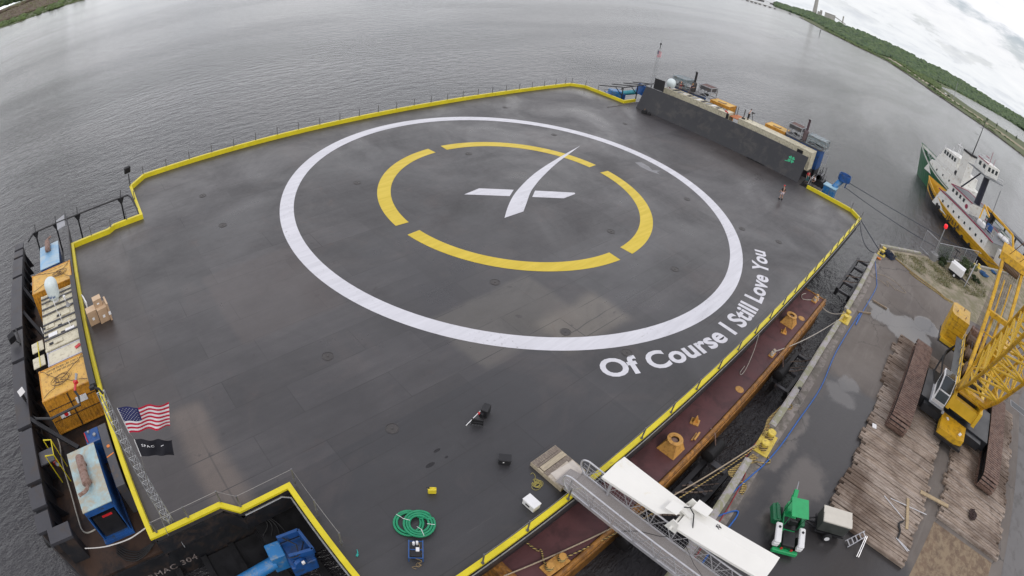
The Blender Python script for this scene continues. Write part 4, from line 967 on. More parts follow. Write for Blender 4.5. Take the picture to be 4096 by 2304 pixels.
for y, x in ((-.7, 46.8), (-.5, 46.4), (-1.9, 46.8), (-2.1, 46.4)): mb.cyl((x, y, 3.4), (x, y, 5.0), .05, n=5)
mb.box(43.9, 44.5, -2.1, -.5, 2.5, 2.6); mb.build('post', BLACKS, t)
monitor('red water cannon on top of the black wall between the cream containers', [(43.2, -.6, .1), (43.2, -.6, 3.9), (43.2, -.6, 4.15)], (43.1, .2, 4.5), 'water cannons')
mb = MB(); mb.lathe([(.22, 0), (.22, .9)], (42.9, -.75, 3.2), 10); mb.build('riser_drum', BLACKS, t)
mb = MB(); mb.slab([(46.9, -16.35, 2.4), (46.9, -16.35, 3.8), (47.3, -16.9, 3.85), (47.3, -16.9, 2.4)], .06, (0, -1, 0)); tag(mb.build('door_panel', LGREY), 'pale open door panel at the right corner of the blue generator', 'panel')
# far frames and far thruster
mb = MB(); r = .1
for x in (40.2, 44.5, 48.8):
    mb.cyl((x, 17, -.3), (x - .1, 17, 2.3), r, n=6); mb.cyl((x - .1, 17, .9), (x - 1.5, 17.5, 2.3), .07, n=6)
mb.tube([(39.7, 17.05, 2.0), (40.0, 17, 2.3), (49.4, 17, 2.5)], r, 6)
for x in (39.8, 43.1, 46.4, 49.2): mb.bar((x, 17.0, 2.42), (x - 3.9, 18.7, 2.45), .2, .12)
mb.build('pipe_frame', BLACKS, barge)
t = thing('thruster', 'teal blue thruster lying behind the far yellow corner', 'thruster', (43.5, 20, -.5), 0, 'deck mounted thrusters')
mb = MB(); mb.obox((42.8, 20.2, .0), 2.2, 1.6, 1.3, -.6, bev=.12); mb.build('motor_box', LBLU, t); mb = MB(); mb.obox((41.4, 20.6, -.3), 1.2, 1.2, 1.0, -.6, bev=.1); mb.obox((43.9, 19.6, -.3), .9, 1.6, 1.1, -.6, bev=.05); mb.build('gear_frame', BLU, t)
TEAL = mat('thruster_teal', (.05, .30, .36), .45, var=.25, scale=1)
mb = MB(); mb.cyl((43.7, 19.7, .15), (47.0, 18.1, .75), .42, n=14); mb.build('shaft_tube', TEAL, t, smooth=True, auto=40)
mb = MB(); mb.cyl((46.9, 17.9, .4), (47.3, 17.6, 2.1), 1.0, n=18); mb.build('nozzle', BLU, t)
mb = MB(); mb.tube([(41, 20.7, 0), (40.4, 20.9, .6), (41, 20.2, .9), (41.8, 20.3, .5)], .04, 5); mb.build('hydraulic_hose', BLACKS, t)
# near-right thruster
t = thing('thruster', 'bright blue thruster with round nozzle raised above the right notch', 'thruster', (44, -19.8, -1), 0, 'deck mounted thrusters')
mb = MB(); mb.obox((43.6, -19.55, -.35), 1.6, 1.9, 2.0, 0, bev=.06); mb.build('motor_box', LBLU, t)
mb = MB(); mb.box(42.7, 44.5, -20.6, -18.5, .68, .80); mb.build('box_rim', mat('rim_pale_blue', (.30, .50, .62), .5), t)
mb = MB(); mb.cyl((44.0, -19.9, .6), (45.6, -20.7, 2.2), .42, .5, n=14); mb.build('shaft_tube', LBLU, t, smooth=True, auto=40)
mb = MB(); cx, cy, z0, z1 = 45.3, -20.85, 1.95, 2.95
mb.lathe([(.80, 0), (1.0, .02), (.99, 1.0), (.93, 1.0), (.82, .05)], (cx, cy, z0), 28); mb.slab([(cx - .6, cy - .75, z0 + .1), (cx + .6, cy - .5, z0 + .1), (cx + .3, cy - .5, z0 - .9), (cx - .3, cy - .6, z0 - .9)], .12, (0, 1, 0)); mb.build('nozzle', BLU, t)
mb = MB()
for k in range(4): a = k * PI / 2; mb.slab([(cx, cy, 2.4), (cx + .8 * math.cos(a), cy + .8 * math.sin(a), 2.25), (cx + .8 * math.cos(a + .4), cy + .8 * math.sin(a + .4), 2.6)], .04, (0, 0, 1))
mb.lathe([(.16, 0), (.16, .4), (0, .5)], (cx, cy, 2.2), 10); mb.build('propeller', mat('bronze', (.3, .2, .1), .4, .8), t)
mb = MB()
for a, b in ((.3, .2), (-.2, .5), (0, .9)): mb.tube([(43.2 + a, -18.5, -.2 + b), (43.6 + a, -18.1, .4), (44.2, -18.3, .6 + b * .3), (44.4 + a, -18.9, .3)], .035, 5)
mb.build('hydraulic_hose', BLACKS, t)
mb = MB(); mb.obox((44, -18.6, -1.8), 4.0, 4.2, .3); mb.build('thruster_shelf', BLACKS, barge)
# dark mooring clutter between
t = thing('mooring_winch', 'black mooring winch platform with rails and spooled rope beside the blue thruster', 'winch', (44, -17, -1))
mb = MB(); mb.box(42.8, 46.5, -18.4, -16.2, -.3, .2); mb.box(43.2, 45.6, -18.2, -16.6, .2, .75); mb.build('platform', BLACKS, t)
mb = MB()
rnd = random.Random(3)
for k in range(9): x = 42.9 + k * .42; mb.cyl((x, -18.2 + rnd.random() * 1.6, .2), (x + rnd.uniform(-.3, .3), -18.2 + rnd.random() * 1.6, 1.2 + rnd.random() * 1.1), .045, n=5)
for k in range(5): mb.cyl((42.9 + rnd.random(), -18.3 + k * .4, .9 + .2 * k), (45.8 + rnd.random(), -18.0 + k * .4, 1.2 + .15 * k), .04, n=5)
mb.build('rail_frame', BLACKS, t)
mb = MB(); mb.cyl((43.4, -17.4, 1.05), (45.2, -17.4, 1.05), .42, n=14); mb.lathe([(.55, 0), (.55, .06)], (43.4, -17.4, 1.05), 14, 'X'); mb.build('drum', mat('drum_grey', (.10, .10, .11), .5), t)
mb = MB()
for k in range(3): mb.lathe([(.42, 0), (.5, .1), (.42, .2)], (42.0 + k * .1, -18.2 + k * .7, -.2 + .05), 14)
mb.build('rope_spool', mat('rope_dark', (.09, .085, .08), .8), t)
mb = MB(); mb.tube([(39.8, -16.9, .5), (40.5, -16.9, 1.4), (42.5, -16.9, 1.5), (43, -16.9, .6)], .03, 5); mb.build('handrail', GALV, t)
# loose kit by the wall
for lab, x, y, s in (('black equipment case with a strap at the foot of the wall, left one', 38.6, 11.25, .62), ('smaller low black case beside the strapped case at the wall', 38.75, 10.4, .4)):
    t = thing('equipment_case', lab, 'case', (x, y, 0), .4, 'black cases at the foot of the wall')
    mb = MB(); mb.obox((0, 0, s * .45), s * 1.2, s * 1.3, s * .9, bev=.04); mb.build('case_body', BLACKS, t, world=False)
    mb = MB(); mb.tube([(-s * .4, 0, s * .9), (-s * .2, 0, s * 1.15), (s * .2, 0, s * 1.15), (s * .4, 0, s * .9)], .025, 5); mb.build('strap', mat('strap_tan', (.35, .22, .12), .8) if s > .5 else BLACKS, t, world=False)
rnd = random.Random(9); mb = MB(); pts = [(34.2 + k * .55, 15.3 - .02 * k + rnd.uniform(-.06, .06), .03) for k in range(10)]; mb.tube(pts, .035, 5)
for k in range(9): mb.obox((34.4 + k * .85, 15.28, .05), .35, .12, .06, rnd.random())
tag(mb.build('chain', mat('chain_mixed', (.22, .20, .19), .6, .3, var=.6, scale=6)), 'thin chain lying along the deck beside the far yellow corner', 'chain')

# ------------------------------------------------------------------ people
SKIN = mat('skin', (.42, .24, .17), .6, var=.06)
def skinmesh(P, E_, sub=1):
    me = bpy.data.meshes.new('s'); me.from_pydata([p[0] for p in P], E_, []); o = bpy.data.objects.new('s', me); COL.objects.link(o)
    md = o.modifiers.new('k', 'SKIN'); md.use_smooth_shade = True
    for i, p in enumerate(P): r = p[1]; me.skin_vertices[0].data[i].radius = (r, r) if not isinstance(r, tuple) else r
    me.skin_vertices[0].data[0].use_root = True
    ms = o.modifiers.new('s', 'SUBSURF'); ms.levels = sub; ms.render_levels = sub
    dg = bpy.context.evaluated_depsgraph_get(); dg.update(); r = bpy.data.meshes.new_from_object(o.evaluated_get(dg))
    vs = [tuple(v.co) for v in r.vertices]; fs = [tuple(f.vertices) for f in r.polygons]
    bpy.data.objects.remove(o); bpy.data.meshes.remove(me); bpy.data.meshes.remove(r); return vs, fs
def person(label, loc, rz, shirt, legs, shoe, hat=None, hair=(.03, .02, .015), shorts=True, pose='stand', scale=1.0, grp='people on the barge'):
    t = thing('person', label, 'person', loc, rz, grp)
    S = lambda v: tuple(c * scale for c in v)
    if pose == 'stand': hip, lean, kneeL, kneeR, footL, footR = .95, .0, (-.13, .04, .5), (.14, .02, .5), (-.17, .0, .08), (.19, -.04, .08)
    elif pose == 'lean': hip, lean, kneeL, kneeR, footL, footR = .92, .22, (-.13, .06, .5), (.14, -.06, .48), (-.17, .0, .08), (.17, -.22, .08)
    else: hip, lean, kneeL, kneeR, footL, footR = .42, .28, (-.2, .34, .52), (.2, .34, .50), (-.2, .12, .08), (.2, .1, .08)
    ch = (0, lean * .7, hip + .38); nk = (0, lean, hip + .56); hd = (0, lean + .04, hip + .70)
    if pose == 'stand': eL, eR, wL, wR = (-.34, -.02, hip + .17), (.33, -.02, hip + .17), (-.33, .14, hip + .0), (.36, .06, hip - .08)
    elif pose == 'lean': eL, eR, wL, wR = (-.30, lean + .16, hip + .2), (.30, lean + .16, hip + .2), (-.14, lean + .40, hip + .32), (.14, lean + .40, hip + .32)
    else: eL, eR, wL, wR = (-.28, lean + .2, hip + .12), (.28, lean + .2, hip + .12), (-.12, lean + .42, hip + .05), (.14, lean + .42, hip + .05)
    P = [((0, 0, hip), .13), (ch, (.16, .12)), (nk, .06), (hd, .085), ((0, hd[1] + .01, hd[2] + .12), .075),
         ((-.2, lean * .9, hip + .48), .065), (eL, .045), (wL, .032), ((.2, lean * .9, hip + .48), .065), (eR, .045), (wR, .032),
         ((-.1, 0, hip - .06), .1), (kneeL, .062), (footL, .045), ((footL[0], footL[1] + .17, .04), .035), ((.1, 0, hip - .06), .1), (kneeR, .062), (footR, .045), ((footR[0], footR[1] + .17, .04), .035)]
    E_ = [(0, 1), (1, 2), (2, 3), (3, 4), (1, 5), (5, 6), (6, 7), (1, 8), (8, 9), (9, 10), (0, 11), (11, 12), (12, 13), (13, 14), (0, 15), (15, 16), (16, 17), (17, 18)]
    for w_, e_, sx in ((wL, eL, -1), (wR, eR, 1)):
        w_ = Vector(w_); d = (w_ - Vector(e_)).normalized(); side = Vector((sx, 0, 0)); iw = 7 if sx < 0 else 10
        k = len(P); pal = w_ + d * .07; P.append((tuple(pal), (.035, .02))); E_.append((iw, k))
        for f in range(4):
            kk = len(P); off = side * (.032 - .02 * f); ln = (.07, .085, .08, .06)[f]
            P.append((tuple(pal + off + d * .03), .009)); P.append((tuple(pal + off + d * (.03 + ln * .6) + Vector((0, .01, -.01))), .008)); P.append((tuple(pal + off + d * (.02 + ln) + Vector((0, .025, -.025))), .007))
            E_ += [(k, kk), (kk, kk + 1), (kk + 1, kk + 2)]
        kk = len(P); P.append((tuple(w_ + d * .04 - side * .04 + Vector((0, .02, 0))), .010)); P.append((tuple(w_ + d * .08 - side * .055 + Vector((0, .03, 0))), .009)); E_ += [(iw, kk), (kk, kk + 1)]
    vs, fs = skinmesh([(S(p), (r * scale if not isinstance(r, tuple) else tuple(q * scale for q in r))) for p, r in P], E_)
    mb = MB(); mb.add(vs, fs)
    mb.obox(S((0, hd[1] + .09, hd[2] + .045)), .022 * scale, .03 * scale, .04 * scale)   # nose
    mb.build('body', SKIN, t, smooth=True, world=False)
    mb = MB(); mb.obox(S((-.03, hd[1] + .083, hd[2] + .075)), .018, .01, .01); mb.obox(S((.03, hd[1] + .083, hd[2] + .075)), .018, .01, .01); mb.obox(S((0, hd[1] + .085, hd[2] + .005)), .04, .008, .008); mb.build('face_features', INK, t, world=False)
    sh = [((0, 0, hip - .02), (.165, .13)), ((0, lean * .4, hip + .2), (.16, .12)), (ch, (.185, .14)), ((0, lean * .95, hip + .5), (.1, .08)), ((-.2, lean * .9, hip + .47), .085), (tuple(Vector((-.2, lean * .9, hip + .47)).lerp(Vector(eL), .85)), .07), ((.2, lean * .9, hip + .47), .085), (tuple(Vector((.2, lean * .9, hip + .47)).lerp(Vector(eR), .85)), .07)]
    vs, fs = skinmesh([(S(p), (r * scale if not isinstance(r, tuple) else tuple(q * scale for q in r))) for p, r in sh], [(0, 1), (1, 2), (2, 3), (2, 4), (4, 5), (2, 6), (6, 7)]); mb = MB(); mb.add(vs, fs); mb.build('shirt', shirt, t, smooth=True, world=False)
    f = .75 if shorts else 1.7
    def lg(a, k, ft): a, k, ft = Vector(a), Vector(k), Vector(ft); return a.lerp(k, f) if f <= 1 else k.lerp(ft, .8)
    L0, R0 = (-.1, 0, hip - .06), (.1, 0, hip - .06)
    pts = [((0, 0, hip + .02), (.15, .125)), (L0, .115), (tuple(Vector(L0).lerp(Vector(kneeL), .7)), .095), (R0, .115), (tuple(Vector(R0).lerp(Vector(kneeR), .7)), .095)]; ed = [(0, 1), (1, 2), (0, 3), (3, 4)]
    if not shorts: pts += [(kneeL, .085), (tuple(lg(L0, kneeL, footL)), .075), (kneeR, .085), (tuple(lg(R0, kneeR, footR)), .075)]; ed += [(2, 5), (5, 6), (4, 7), (7, 8)]
    vs, fs = skinmesh([(S(p), (r * scale if not isinstance(r, tuple) else tuple(q * scale for q in r))) for p, r in pts], ed); mb = MB(); mb.add(vs, fs); mb.build('shorts' if shorts else 'trousers', legs, t, smooth=True, world=False)
    for ft in (footL, footR):
        mb = MB(); mb.obox(S((ft[0], ft[1] + .07, .05)), .10 * scale, .28 * scale, .10 * scale, bev=.02)
        if shorts: mb.cyl(S((ft[0], ft[1], .08)), S((ft[0], ft[1] + .01, .2)), .055 * scale, n=8)
        mb.build('shoe', shoe, t, world=False)
    mb = MB(); z0 = hd[2] + .06; mb.lathe([(.098, 0), (.10, .05), (.085, .10), (.05, .13), (.0, .14)], (0, hd[1], z0), 12)
    if hat: mb.obox((0, hd[1] + .12, z0 + .03), .13, .12, .015)
    mb.v = [tuple(c * scale for c in v) for v in mb.v]
    mb.build('cap' if hat else 'hair', hat or mat('hair_dark', hair, .8), t, world=False, smooth=True)
    return t
C_ = lambda n, c: mat('cloth_' + n, c, .85, var=.12, scale=6)
person('person in red cap, dark shirt and pale shorts walking alone on the deck', (29.75, -16.35, .005), R_(-35), C_('dark', (.018, .022, .028)), C_('pale', (.60, .52, .56)), BLACKS, hat=REDP, scale=1.1)
person('worker in teal cap and dark shirt standing on the left cream container', (45.7, 9.75, 4.0), R_(-60), C_('dark', (.018, .022, .028)), C_('maroon', (.20, .03, .05)), BLACKS, hat=C_('teal', (.02, .22, .30)))
person('worker in yellow hat leaning forward beside the black exhaust silencer', (46.2, 8.15, 4.0), R_(200), C_('navy', (.02, .02, .05)), C_('grey', (.12, .11, .12)), BLACKS, hat=C_('straw', (.6, .33, .12)), pose='lean', shorts=False)
person('photographer in white shirt behind a tripod on the cream container', (45.6, -3.15, 3.92), R_(-110), C_('white', (.62, .62, .64)), C_('black', (.02, .02, .024)), BLACKS, pose='lean', shorts=False, scale=.98)
person('man in red shirt standing at the clover end of the black wall', (41.8, -16.1, -.0), R_(150), C_('red', (.50, .02, .04)), C_('teal2', (.05, .16, .17)), BLACKS, shorts=False)
person('man in white shirt crouching beside the man in red', (42.6, -16.9, .15), R_(100), C_('white', (.62, .62, .64)), C_('black', (.02, .02, .024)), BLACKS, pose='crouch', shorts=False)
mb = MB(); mb.prism([(41.2, -17.2), (43.2, -17.3), (43.2, -15.82), (41.2, -15.82)], -.35, -.004); mb.build('deck_extension', DECK, barge)
t = thing('camera_tripod', 'black camera tripod in front of the photographer', 'tripod', (45.4, -3.75, 3.92))
mb = MB()
for a in (0, 2.1, 4.2): mb.cyl((45.4 + .55 * math.cos(a), -3.75 + .55 * math.sin(a), 3.93), (45.4, -3.75, 5.15), .028, n=5)
mb.build('leg_set', BLACKS, t); mb = MB(); mb.obox((45.4, -3.75, 5.28), .22, .34, .2); mb.cyl((45.4, -3.92, 5.28), (45.4, -4.15, 5.28), .07, n=8); mb.build('camera', BLACKS, t)
mb = MB(); mb.obox((44.7, -2.75, 4.02), .3, .55, .2, .3); tag(mb.build('bag', BLACKS), 'small black bag beside the photographer on the container roof', 'bag')
mb = MB(); mb.obox((44.6, 11.0, 4.02), .5, .3, .2, .3); tag(mb.build('toolbox', C_('redbox', (.45, .05, .06))), 'small red box on the cream roof near the worker in teal cap', 'box')
# ------------------------------------------------------------------ things lying on the deck
S_ = lambda a, b, z=0: at(1900 + a * .3824, 1750 + b * .3824, z)
HGREEN = mat('hose_green', (.01, .26, .12), .45, var=.2, scale=5)
t = thing('hose_coil', 'big coil of thick green hose tied with white bands on the deck', 'hose', (-28.6, -22.5, 0))
mb = MB(); pts = []
def loopc(cx, cy, r, z, n=26, a0=0): return [(cx + r * math.cos(a0 + 2 * PI * k / n), cy + r * math.sin(a0 + 2 * PI * k / n), z) for k in range(n)]
for cx, cy, r, z in ((-28.60, -22.28, .70, .07), (-28.58, -22.26, .57, .07), (-28.25, -22.66, .73, .19), (-28.25, -22.66, .60, .19), (-28.26, -22.65, .47, .19)): pts += loopc(cx, cy, r, z, 30)
mb.tube(pts, .062, 8); mb.build('coil', HGREEN, t, smooth=True)
mb = MB()
for cx, cy, a in ((-28.55, -22.3, 1.9), (-28.28, -22.62, 2.2), (-28.28, -22.62, 4.4), (-28.28, -22.62, 5.5), (-28.55, -22.3, 5.0)):
    for dz in (0,): c, s = math.cos(a), math.sin(a); z = .29 if cx > -28.4 else .16; mb.bar((cx + .42 * c, cy + .42 * s, z - .02), (cx + .78 * c, cy + .78 * s, z - .02), .02, .01)
mb.build('tie_band', PWHITE, t)
t = thing('jerrycan', 'small yellow fuel can with black cap on the deck', 'fuel can', (-26.55, -21.5, 0), R_(-38))
CANY = mat('can_yellow', (.72, .58, .03), .4, var=.1)
mb = MB(); mb.obox((0, 0, .2), .42, .2, .38, bev=.035); mb.tube([(-.08, 0, .38), (-.04, 0, .46), (.14, 0, .46), (.18, 0, .38)], .025, 6); mb.build('can_body', CANY, t, world=False)
mb = MB(); mb.lathe([(.045, 0), (.045, .06)], (-.16, 0, .38), 8); mb.cyl((-.18, 0, .42), (-.3, 0, .46), .018, n=6); mb.build('cap', BLACKS, t, world=False)
t = thing('pump_cart', 'small blue framed pump unit with tangled lines below the green hose', 'pump', (-29.35, -23.8, 0), R_(-38))
mb = MB()
for x in (-.32, .32):
    mb.tube([(x, -.45, .04), (x, -.45, .42), (x, .1, .5), (x, .45, .5), (x, .45, .04)], .03, 6)
for y in (-.45, .45, 0): mb.cyl((-.32, y, .42), (.32, y, .42), .025, n=6)
mb.build('frame', BLU, t, world=False)
mb = MB(); mb.obox((0, -.05, .25), .5, .6, .32, bev=.03); mb.build('motor', BLACKS, t, world=False)
mb = MB(); mb.cyl((-.1, .28, .4), (-.1, .28, .62), .06, n=8); mb.cyl((.06, .32, .4), (.06, .32, .62), .06, n=8); mb.obox((.08, 0, .44), .16, .2, .06); mb.build('gauge', PWHITE, t, world=False)
rnd = random.Random(5); mb = MB(); mb.tube(cr([Vector((rnd.uniform(-.25, .3), .35 - k * .1, .5 - .05 * k if k < 9 else .03)) for k in range(13)], 4), .014, 5); mb.tube([(.1 + .1 * math.cos(k), -.62 + .12 * math.sin(k), .02) for k in range(8)], .014, 5); mb.build('line', mat('line_tan', (.30, .22, .12), .8), t, world=False)
mb = MB(); mb.obox((-31.64, -22.34, .03), .16, .1, .05, .6, bev=.01)
for k in range(4): mb.cyl((-31.6 + .02 * k, -22.3 + .035 * k, .03), (-31.5 + .01 * k, -22.22 + .05 * k, .02), .012, n=5)
tag(mb.build('work_glove', mat('glove_teal', (.02, .38, .34), .7)), 'teal work glove lying by the yellow edging', 'glove')
t = thing('tool_case', 'black box with small white sticker on the deck', 'box', (-22.35, -22.25, 0), R_(-45))
mb = MB(); mb.obox((0, 0, .19), .62, .42, .36, bev=.03); mb.build('case_body', BLACKS, t, world=False)
mb = MB(); mb.box(-.33, .33, -.23, .23, .385, .41); mb.build('lid', BLACKS, t, world=False); mb = MB(); mb.box(-.1, -.02, -.225, -.215, .2, .26); mb.build('sticker', PWHITE, t, world=False)
# folded stand with pole
t = thing('equipment_stand', 'pair of black brackets carrying a long silver rod on the deck', 'stand', (-21.4, -19.1, 0))
mb = MB(); mb.obox((-20.9, -19.1, .32), .62, .42, .58, .45, bev=.03); mb.obox((-21.25, -19.2, .32), .28, .22, .26, .3); mb.build('black_case', BLACKS, t)
mb = MB(); a = Vector((-22.05, -19.25, 0)); u = Vector((.45, -.45, 0))
for k in range(5): p = a + u * (k / 4); mb.cyl(p, p + Vector((.02, .02, .5)), .018, n=5)
for k in range(3): mb.cyl(a + Vector((0, 0, .05 + k * .22)), a + u + Vector((0, 0, .05 + k * .22)), .018, n=5)
mb.cyl(a, a + Vector((-.2, .28, 0)), .02, n=5); mb.cyl(a + u, a + u + Vector((.2, .28, 0)), .02, n=5)
mb.slab([a + Vector((0, 0, .1)), a + u + Vector((0, 0, .1)), a + u + Vector((.02, .02, .45)), a + Vector((.02, .02, .55))], .015, (1, 1, 0)); mb.build('bracket', BLACKS, t)
mb = MB(); mb.cyl((-22.55, -19.36, .42), (-20.62, -18.88, .45), .022, n=8); mb.build('rod', PWHITE, t)
mb = MB(); mb.cyl((-21.45, -19.12, .43), (-21.38, -19.1, .43), .075, n=10); mb.build('red_collar', REDP, t)
# landing platform of timber and plywood
t = thing('wooden_platform', 'low wooden platform with plywood sheets at the deck end of the gangway', 'platform', (-20.5, -24.3, 0))
WD = mat('timber_pale', (.42, .36, .26), .75, var=.25, scale=2, stretch=(1, 8, 1)); WDK = mat('timber_dark', (.16, .125, .105), .75, var=.3, scale=2, stretch=(8, 1, 1), dirt=(.3, .26, .2), dirtamt=.4)
mb = MB()
for x in (-21.4, -19.62): mb.box(x - .05, x + .05, -25.48, -23.25, 0.005, .26)
for y in (-23.3, -25.43): mb.box(-21.34, -19.68, y - .05, y + .05, .005, .26)
mb.build('side_board', WD, t)
strips = [(-23.28, -23.6, 0), (-23.62, -23.75, 0), (-23.78, -24.12, 1), (-24.15, -24.5, 0), (-24.52, -25.45, 2)]
for y1, y0, k in strips:
    mb = MB(); mb.box(-21.42 + (.1 if k == 1 else 0), -19.6, y0, y1, .262, .285 + (.02 if k == 1 else 0)); mb.build('deck_board', [WDK, WD, PLY][k], t)
mb = MB(); mb.obox((-20.5, -25.15, .33), 1.55, 1.25, .025, -.12); mb.build('plywood_sheet', mat('plywood_pale', (.58, .53, .47), .7, var=.1), t)
mb = MB(); mb.obox((-20.65, -25.0, .30), 1.5, 1.1, .02, .03); mb.build('plywood_sheet', PLY, t)
# cooler
t = thing('cooler_box', 'white cooler box with a black badge near the gangway', 'cooler', (-23.22, -25.1, 0), R_(0))
mb = MB(); mb.obox((0, 0, .2), .5, .78, .38, bev=.03); mb.build('cooler_body', PWHITE, t, world=False); mb = MB(); mb.obox((0, 0, .42), .53, .82, .07, bev=.02); mb.build('lid', PWHITE, t, world=False)
mb = MB(); mb.box(-.262, -.255, -.1, .16, .18, .30); mb.build('badge', INK, t, world=False)
rnd = random.Random(2); YROPE = mat('rope_yellow_thin', (.42, .36, .10), .8, var=.4, scale=20)
mb = MB(); pts = []
for k in range(9):
    a0 = rnd.uniform(0, 6); r = rnd.uniform(.14, .27); ox, oy = rnd.uniform(-.13, .13), rnd.uniform(-.13, .13)
    pts += [Vector((-22.05 + ox + r * math.cos(a0 + j * .9), -24.33 + oy + r * math.sin(a0 + j * .9) * .8, .02 + .006 * k)) for j in range(7)]
mb.tube(cr(pts + [Vector((-21.75, -23.95, .03)), Vector((-21.7, -23.7, .03)), Vector((-21.85, -23.7, .03))], 3), .012, 4); tag(mb.build('rope_tangle', YROPE), 'tangle of thin yellow rope beside the wooden platform', 'rope')
for i, (a, b, r) in enumerate(((-24.66, -19.53, .15), (-24.54, -20.17, .11), (-25.54, -20.08, .2))):
    mb = MB(); mb.add([(a + r * math.cos(k) * (1.5 if i != 1 else 1), b + r * .6 * math.sin(k), .004) for k in [j * 2 * PI / 9 for j in range(9)]], [tuple(range(9))]); mb.build('oil_spot', mat('oil', (.012, .011, .012), .3), barge)
mb = MB(); sp_ = [B(*q) for q in ((1945, 930), (2000, 930), (2060, 965), (2090, 995), (2155, 1000), (2125, 1010), (2155, 1032), (2060, 1000), (1990, 965))]; flatpoly(mb, sp_, .003, .006); mb.build('bare_patch', mat('bare_patch', (.24, .24, .25), .6), barge)
# ------------------------------------------------------------------ spacer barge
RED_D = mat('deck_oxide_red', (.125, .050, .052), .6, var=.22, scale=.5, dirt=(.07, .03, .032), dirtamt=.35, dscale=.6)
ORG = mat('barge_orange', (.40, .18, .035), .5, var=.28, scale=.7, dirt=(.16, .075, .025), dirtamt=.45, dscale=2)
ORGL = mat('fitting_orange', (.62, .33, .08), .5, var=.15, scale=2, dirt=(.35, .16, .04), dirtamt=.3)
SZ = -2.2
sb = thing('spacer_barge', 'narrow rust red barge with orange edges moored between the deck and the quay', 'barge', (-5, -26, WATER_Z))
mb = MB(); mb.box(-25.7, 15.9, -28.15, -22.6, SZ - .2, SZ); mb.build('deck', RED_D, sb)
mb = MB(); mb.box(-25.9, 16.1, -28.35, -22.5, WATER_Z - 1, SZ - .21)
mb.build('hull', ORG, sb)
mb = MB()
for y, z in ((-28.32, SZ + .02), ): mb.cyl((-25.9, y, z), (16.1, y, z), .14, n=10)
mb.cyl((-25.95, -28.45, SZ - .45), (16.15, -28.45, SZ - .45), .13, n=8); mb.box(-25.95, 16.15, -28.5, -28.36, SZ - .42, SZ + .02)
mb.cyl((-25.8, -28.2, SZ + .02), (-25.8, -22.6, SZ + .02), .2, n=10); mb.cyl((16.0, -28.2, SZ + .02), (16.0, -22.6, SZ + .02), .08, n=8); mb.box(-26.2, -25.9, -28.3, -22.6, SZ - .5, SZ); mb.build('rubbing_edge', ORG, sb, smooth=False)
def tower(label, x, y, s):
    t = thing('spud_stand', label, 'stand', (x, y, SZ), 0, 'orange ring stands on the red barge')
    h = .95 * s; mb = MB(); b = .72 * s; tp = .36 * s
    vs = [(x - b, y - b, SZ), (x + b, y - b, SZ), (x + b, y + b, SZ), (x - b, y + b, SZ), (x - tp, y - tp, SZ + h), (x + tp, y - tp, SZ + h), (x + tp, y + tp, SZ + h), (x - tp, y + tp, SZ + h)]
    mb.add(vs, [(0, 1, 5, 4), (1, 2, 6, 5), (2, 3, 7, 6), (3, 0, 4, 7)])
    for i in range(4): mb.bar(vs[i], vs[i + 4], .05 * s)
    for i in range(4): mb.bar(vs[i], vs[(i + 1) % 4], .05 * s)
    mb.build('pyramid_base', ORGL, t)
    mb = MB(); mb.ring((x, y), .30 * s, .58 * s, SZ + h + .002, SZ + h + .06, 24); mb.build('ring_top', ORGL, t)
    mb = MB(); mb.cyl((x, y, SZ + .1), (x, y, SZ + h - .1), .28 * s, n=14); mb.build('inner_pipe', RUST, t)
tower('orange ring stand nearest the gangway on the red barge', -12.4, -27.15, .92)
tower('orange ring stand at the far end of the red barge', 8.2, -26.95, .9)
for lab, q in (('round orange hatch cover at the far end of the red barge', (10.23, -27.63)), ('round orange hatch cover in the middle of the red barge', (-3.67, -27.68))):
    mb = MB(); mb.lathe([(.0, .05), (.06, .05), (.12, .03), (.34, .03), (.36, 0)], (*q, SZ + .002), 20); mb.build('hatch_cover', ORGL, sb)
for q, s in (((-9.2, -27.0), 1), ((6.4, -27.2), .9)):
    mb = MB(); x, y = q; mb.obox((x, y, SZ + .03), .62 * s, .62 * s, .05, .3); mb.slab([(x - .3 * s, y, SZ + .05), (x + .3 * s, y, SZ + .05), (x + .05, y, SZ + .6 * s), (x - .05, y, SZ + .6 * s)], .05, (0, 1, 0)); mb.slab([(x, y - .28 * s, SZ + .05), (x, y + .28 * s, SZ + .05), (x, y + .04, SZ + .5 * s), (x, y - .04, SZ + .5 * s)], .05, (1, 0, 0)); mb.build('pad_eye', ORGL, sb)
mb = MB(); mb.obox((-10.35, -27.85, SZ + .08), .5, .12, .14, .1); mb.bar((-10.75, -27.9, SZ + .2), (-9.95, -27.8, SZ + .2), .12, .1); mb.bar((-10.8, -27.75, SZ + .06), (-10.0, -27.65, SZ + .06), .1, .06); mb.build('cleat', ORGL, sb)
def stripe_mat(name, c1, c2, sc):
    m, nt, p = nodes(name); wv = nt.nodes.new('ShaderNodeTexWave'); wv.wave_type = 'BANDS'; wv.bands_direction = 'DIAGONAL'; wv.inputs['Scale'].default_value = sc; wv.inputs['Distortion'].default_value = 1.5; wv.inputs['Detail'].default_value = 2; wv.inputs['Detail Scale'].default_value = 4
    nt.links.new(coord(nt, kind='World'), wv.inputs['Vector']); nt.links.new(ramp(nt, wv.outputs['Fac'], [(.42, c1), (.55, c2)]), p.inputs['Base Color']); p.inputs['Roughness'].default_value = .85; return m
YBR = stripe_mat('rope_yellow_black', (.035, .03, .025), (.50, .36, .12), 3.2)
TAN = mat('rope_tan', (.42, .34, .24), .85, var=.3, scale=12); WROPE = mat('rope_pale', (.52, .48, .42), .85, var=.2, scale=10); DROPE = mat('rope_navy', (.03, .04, .06), .8, var=.3)
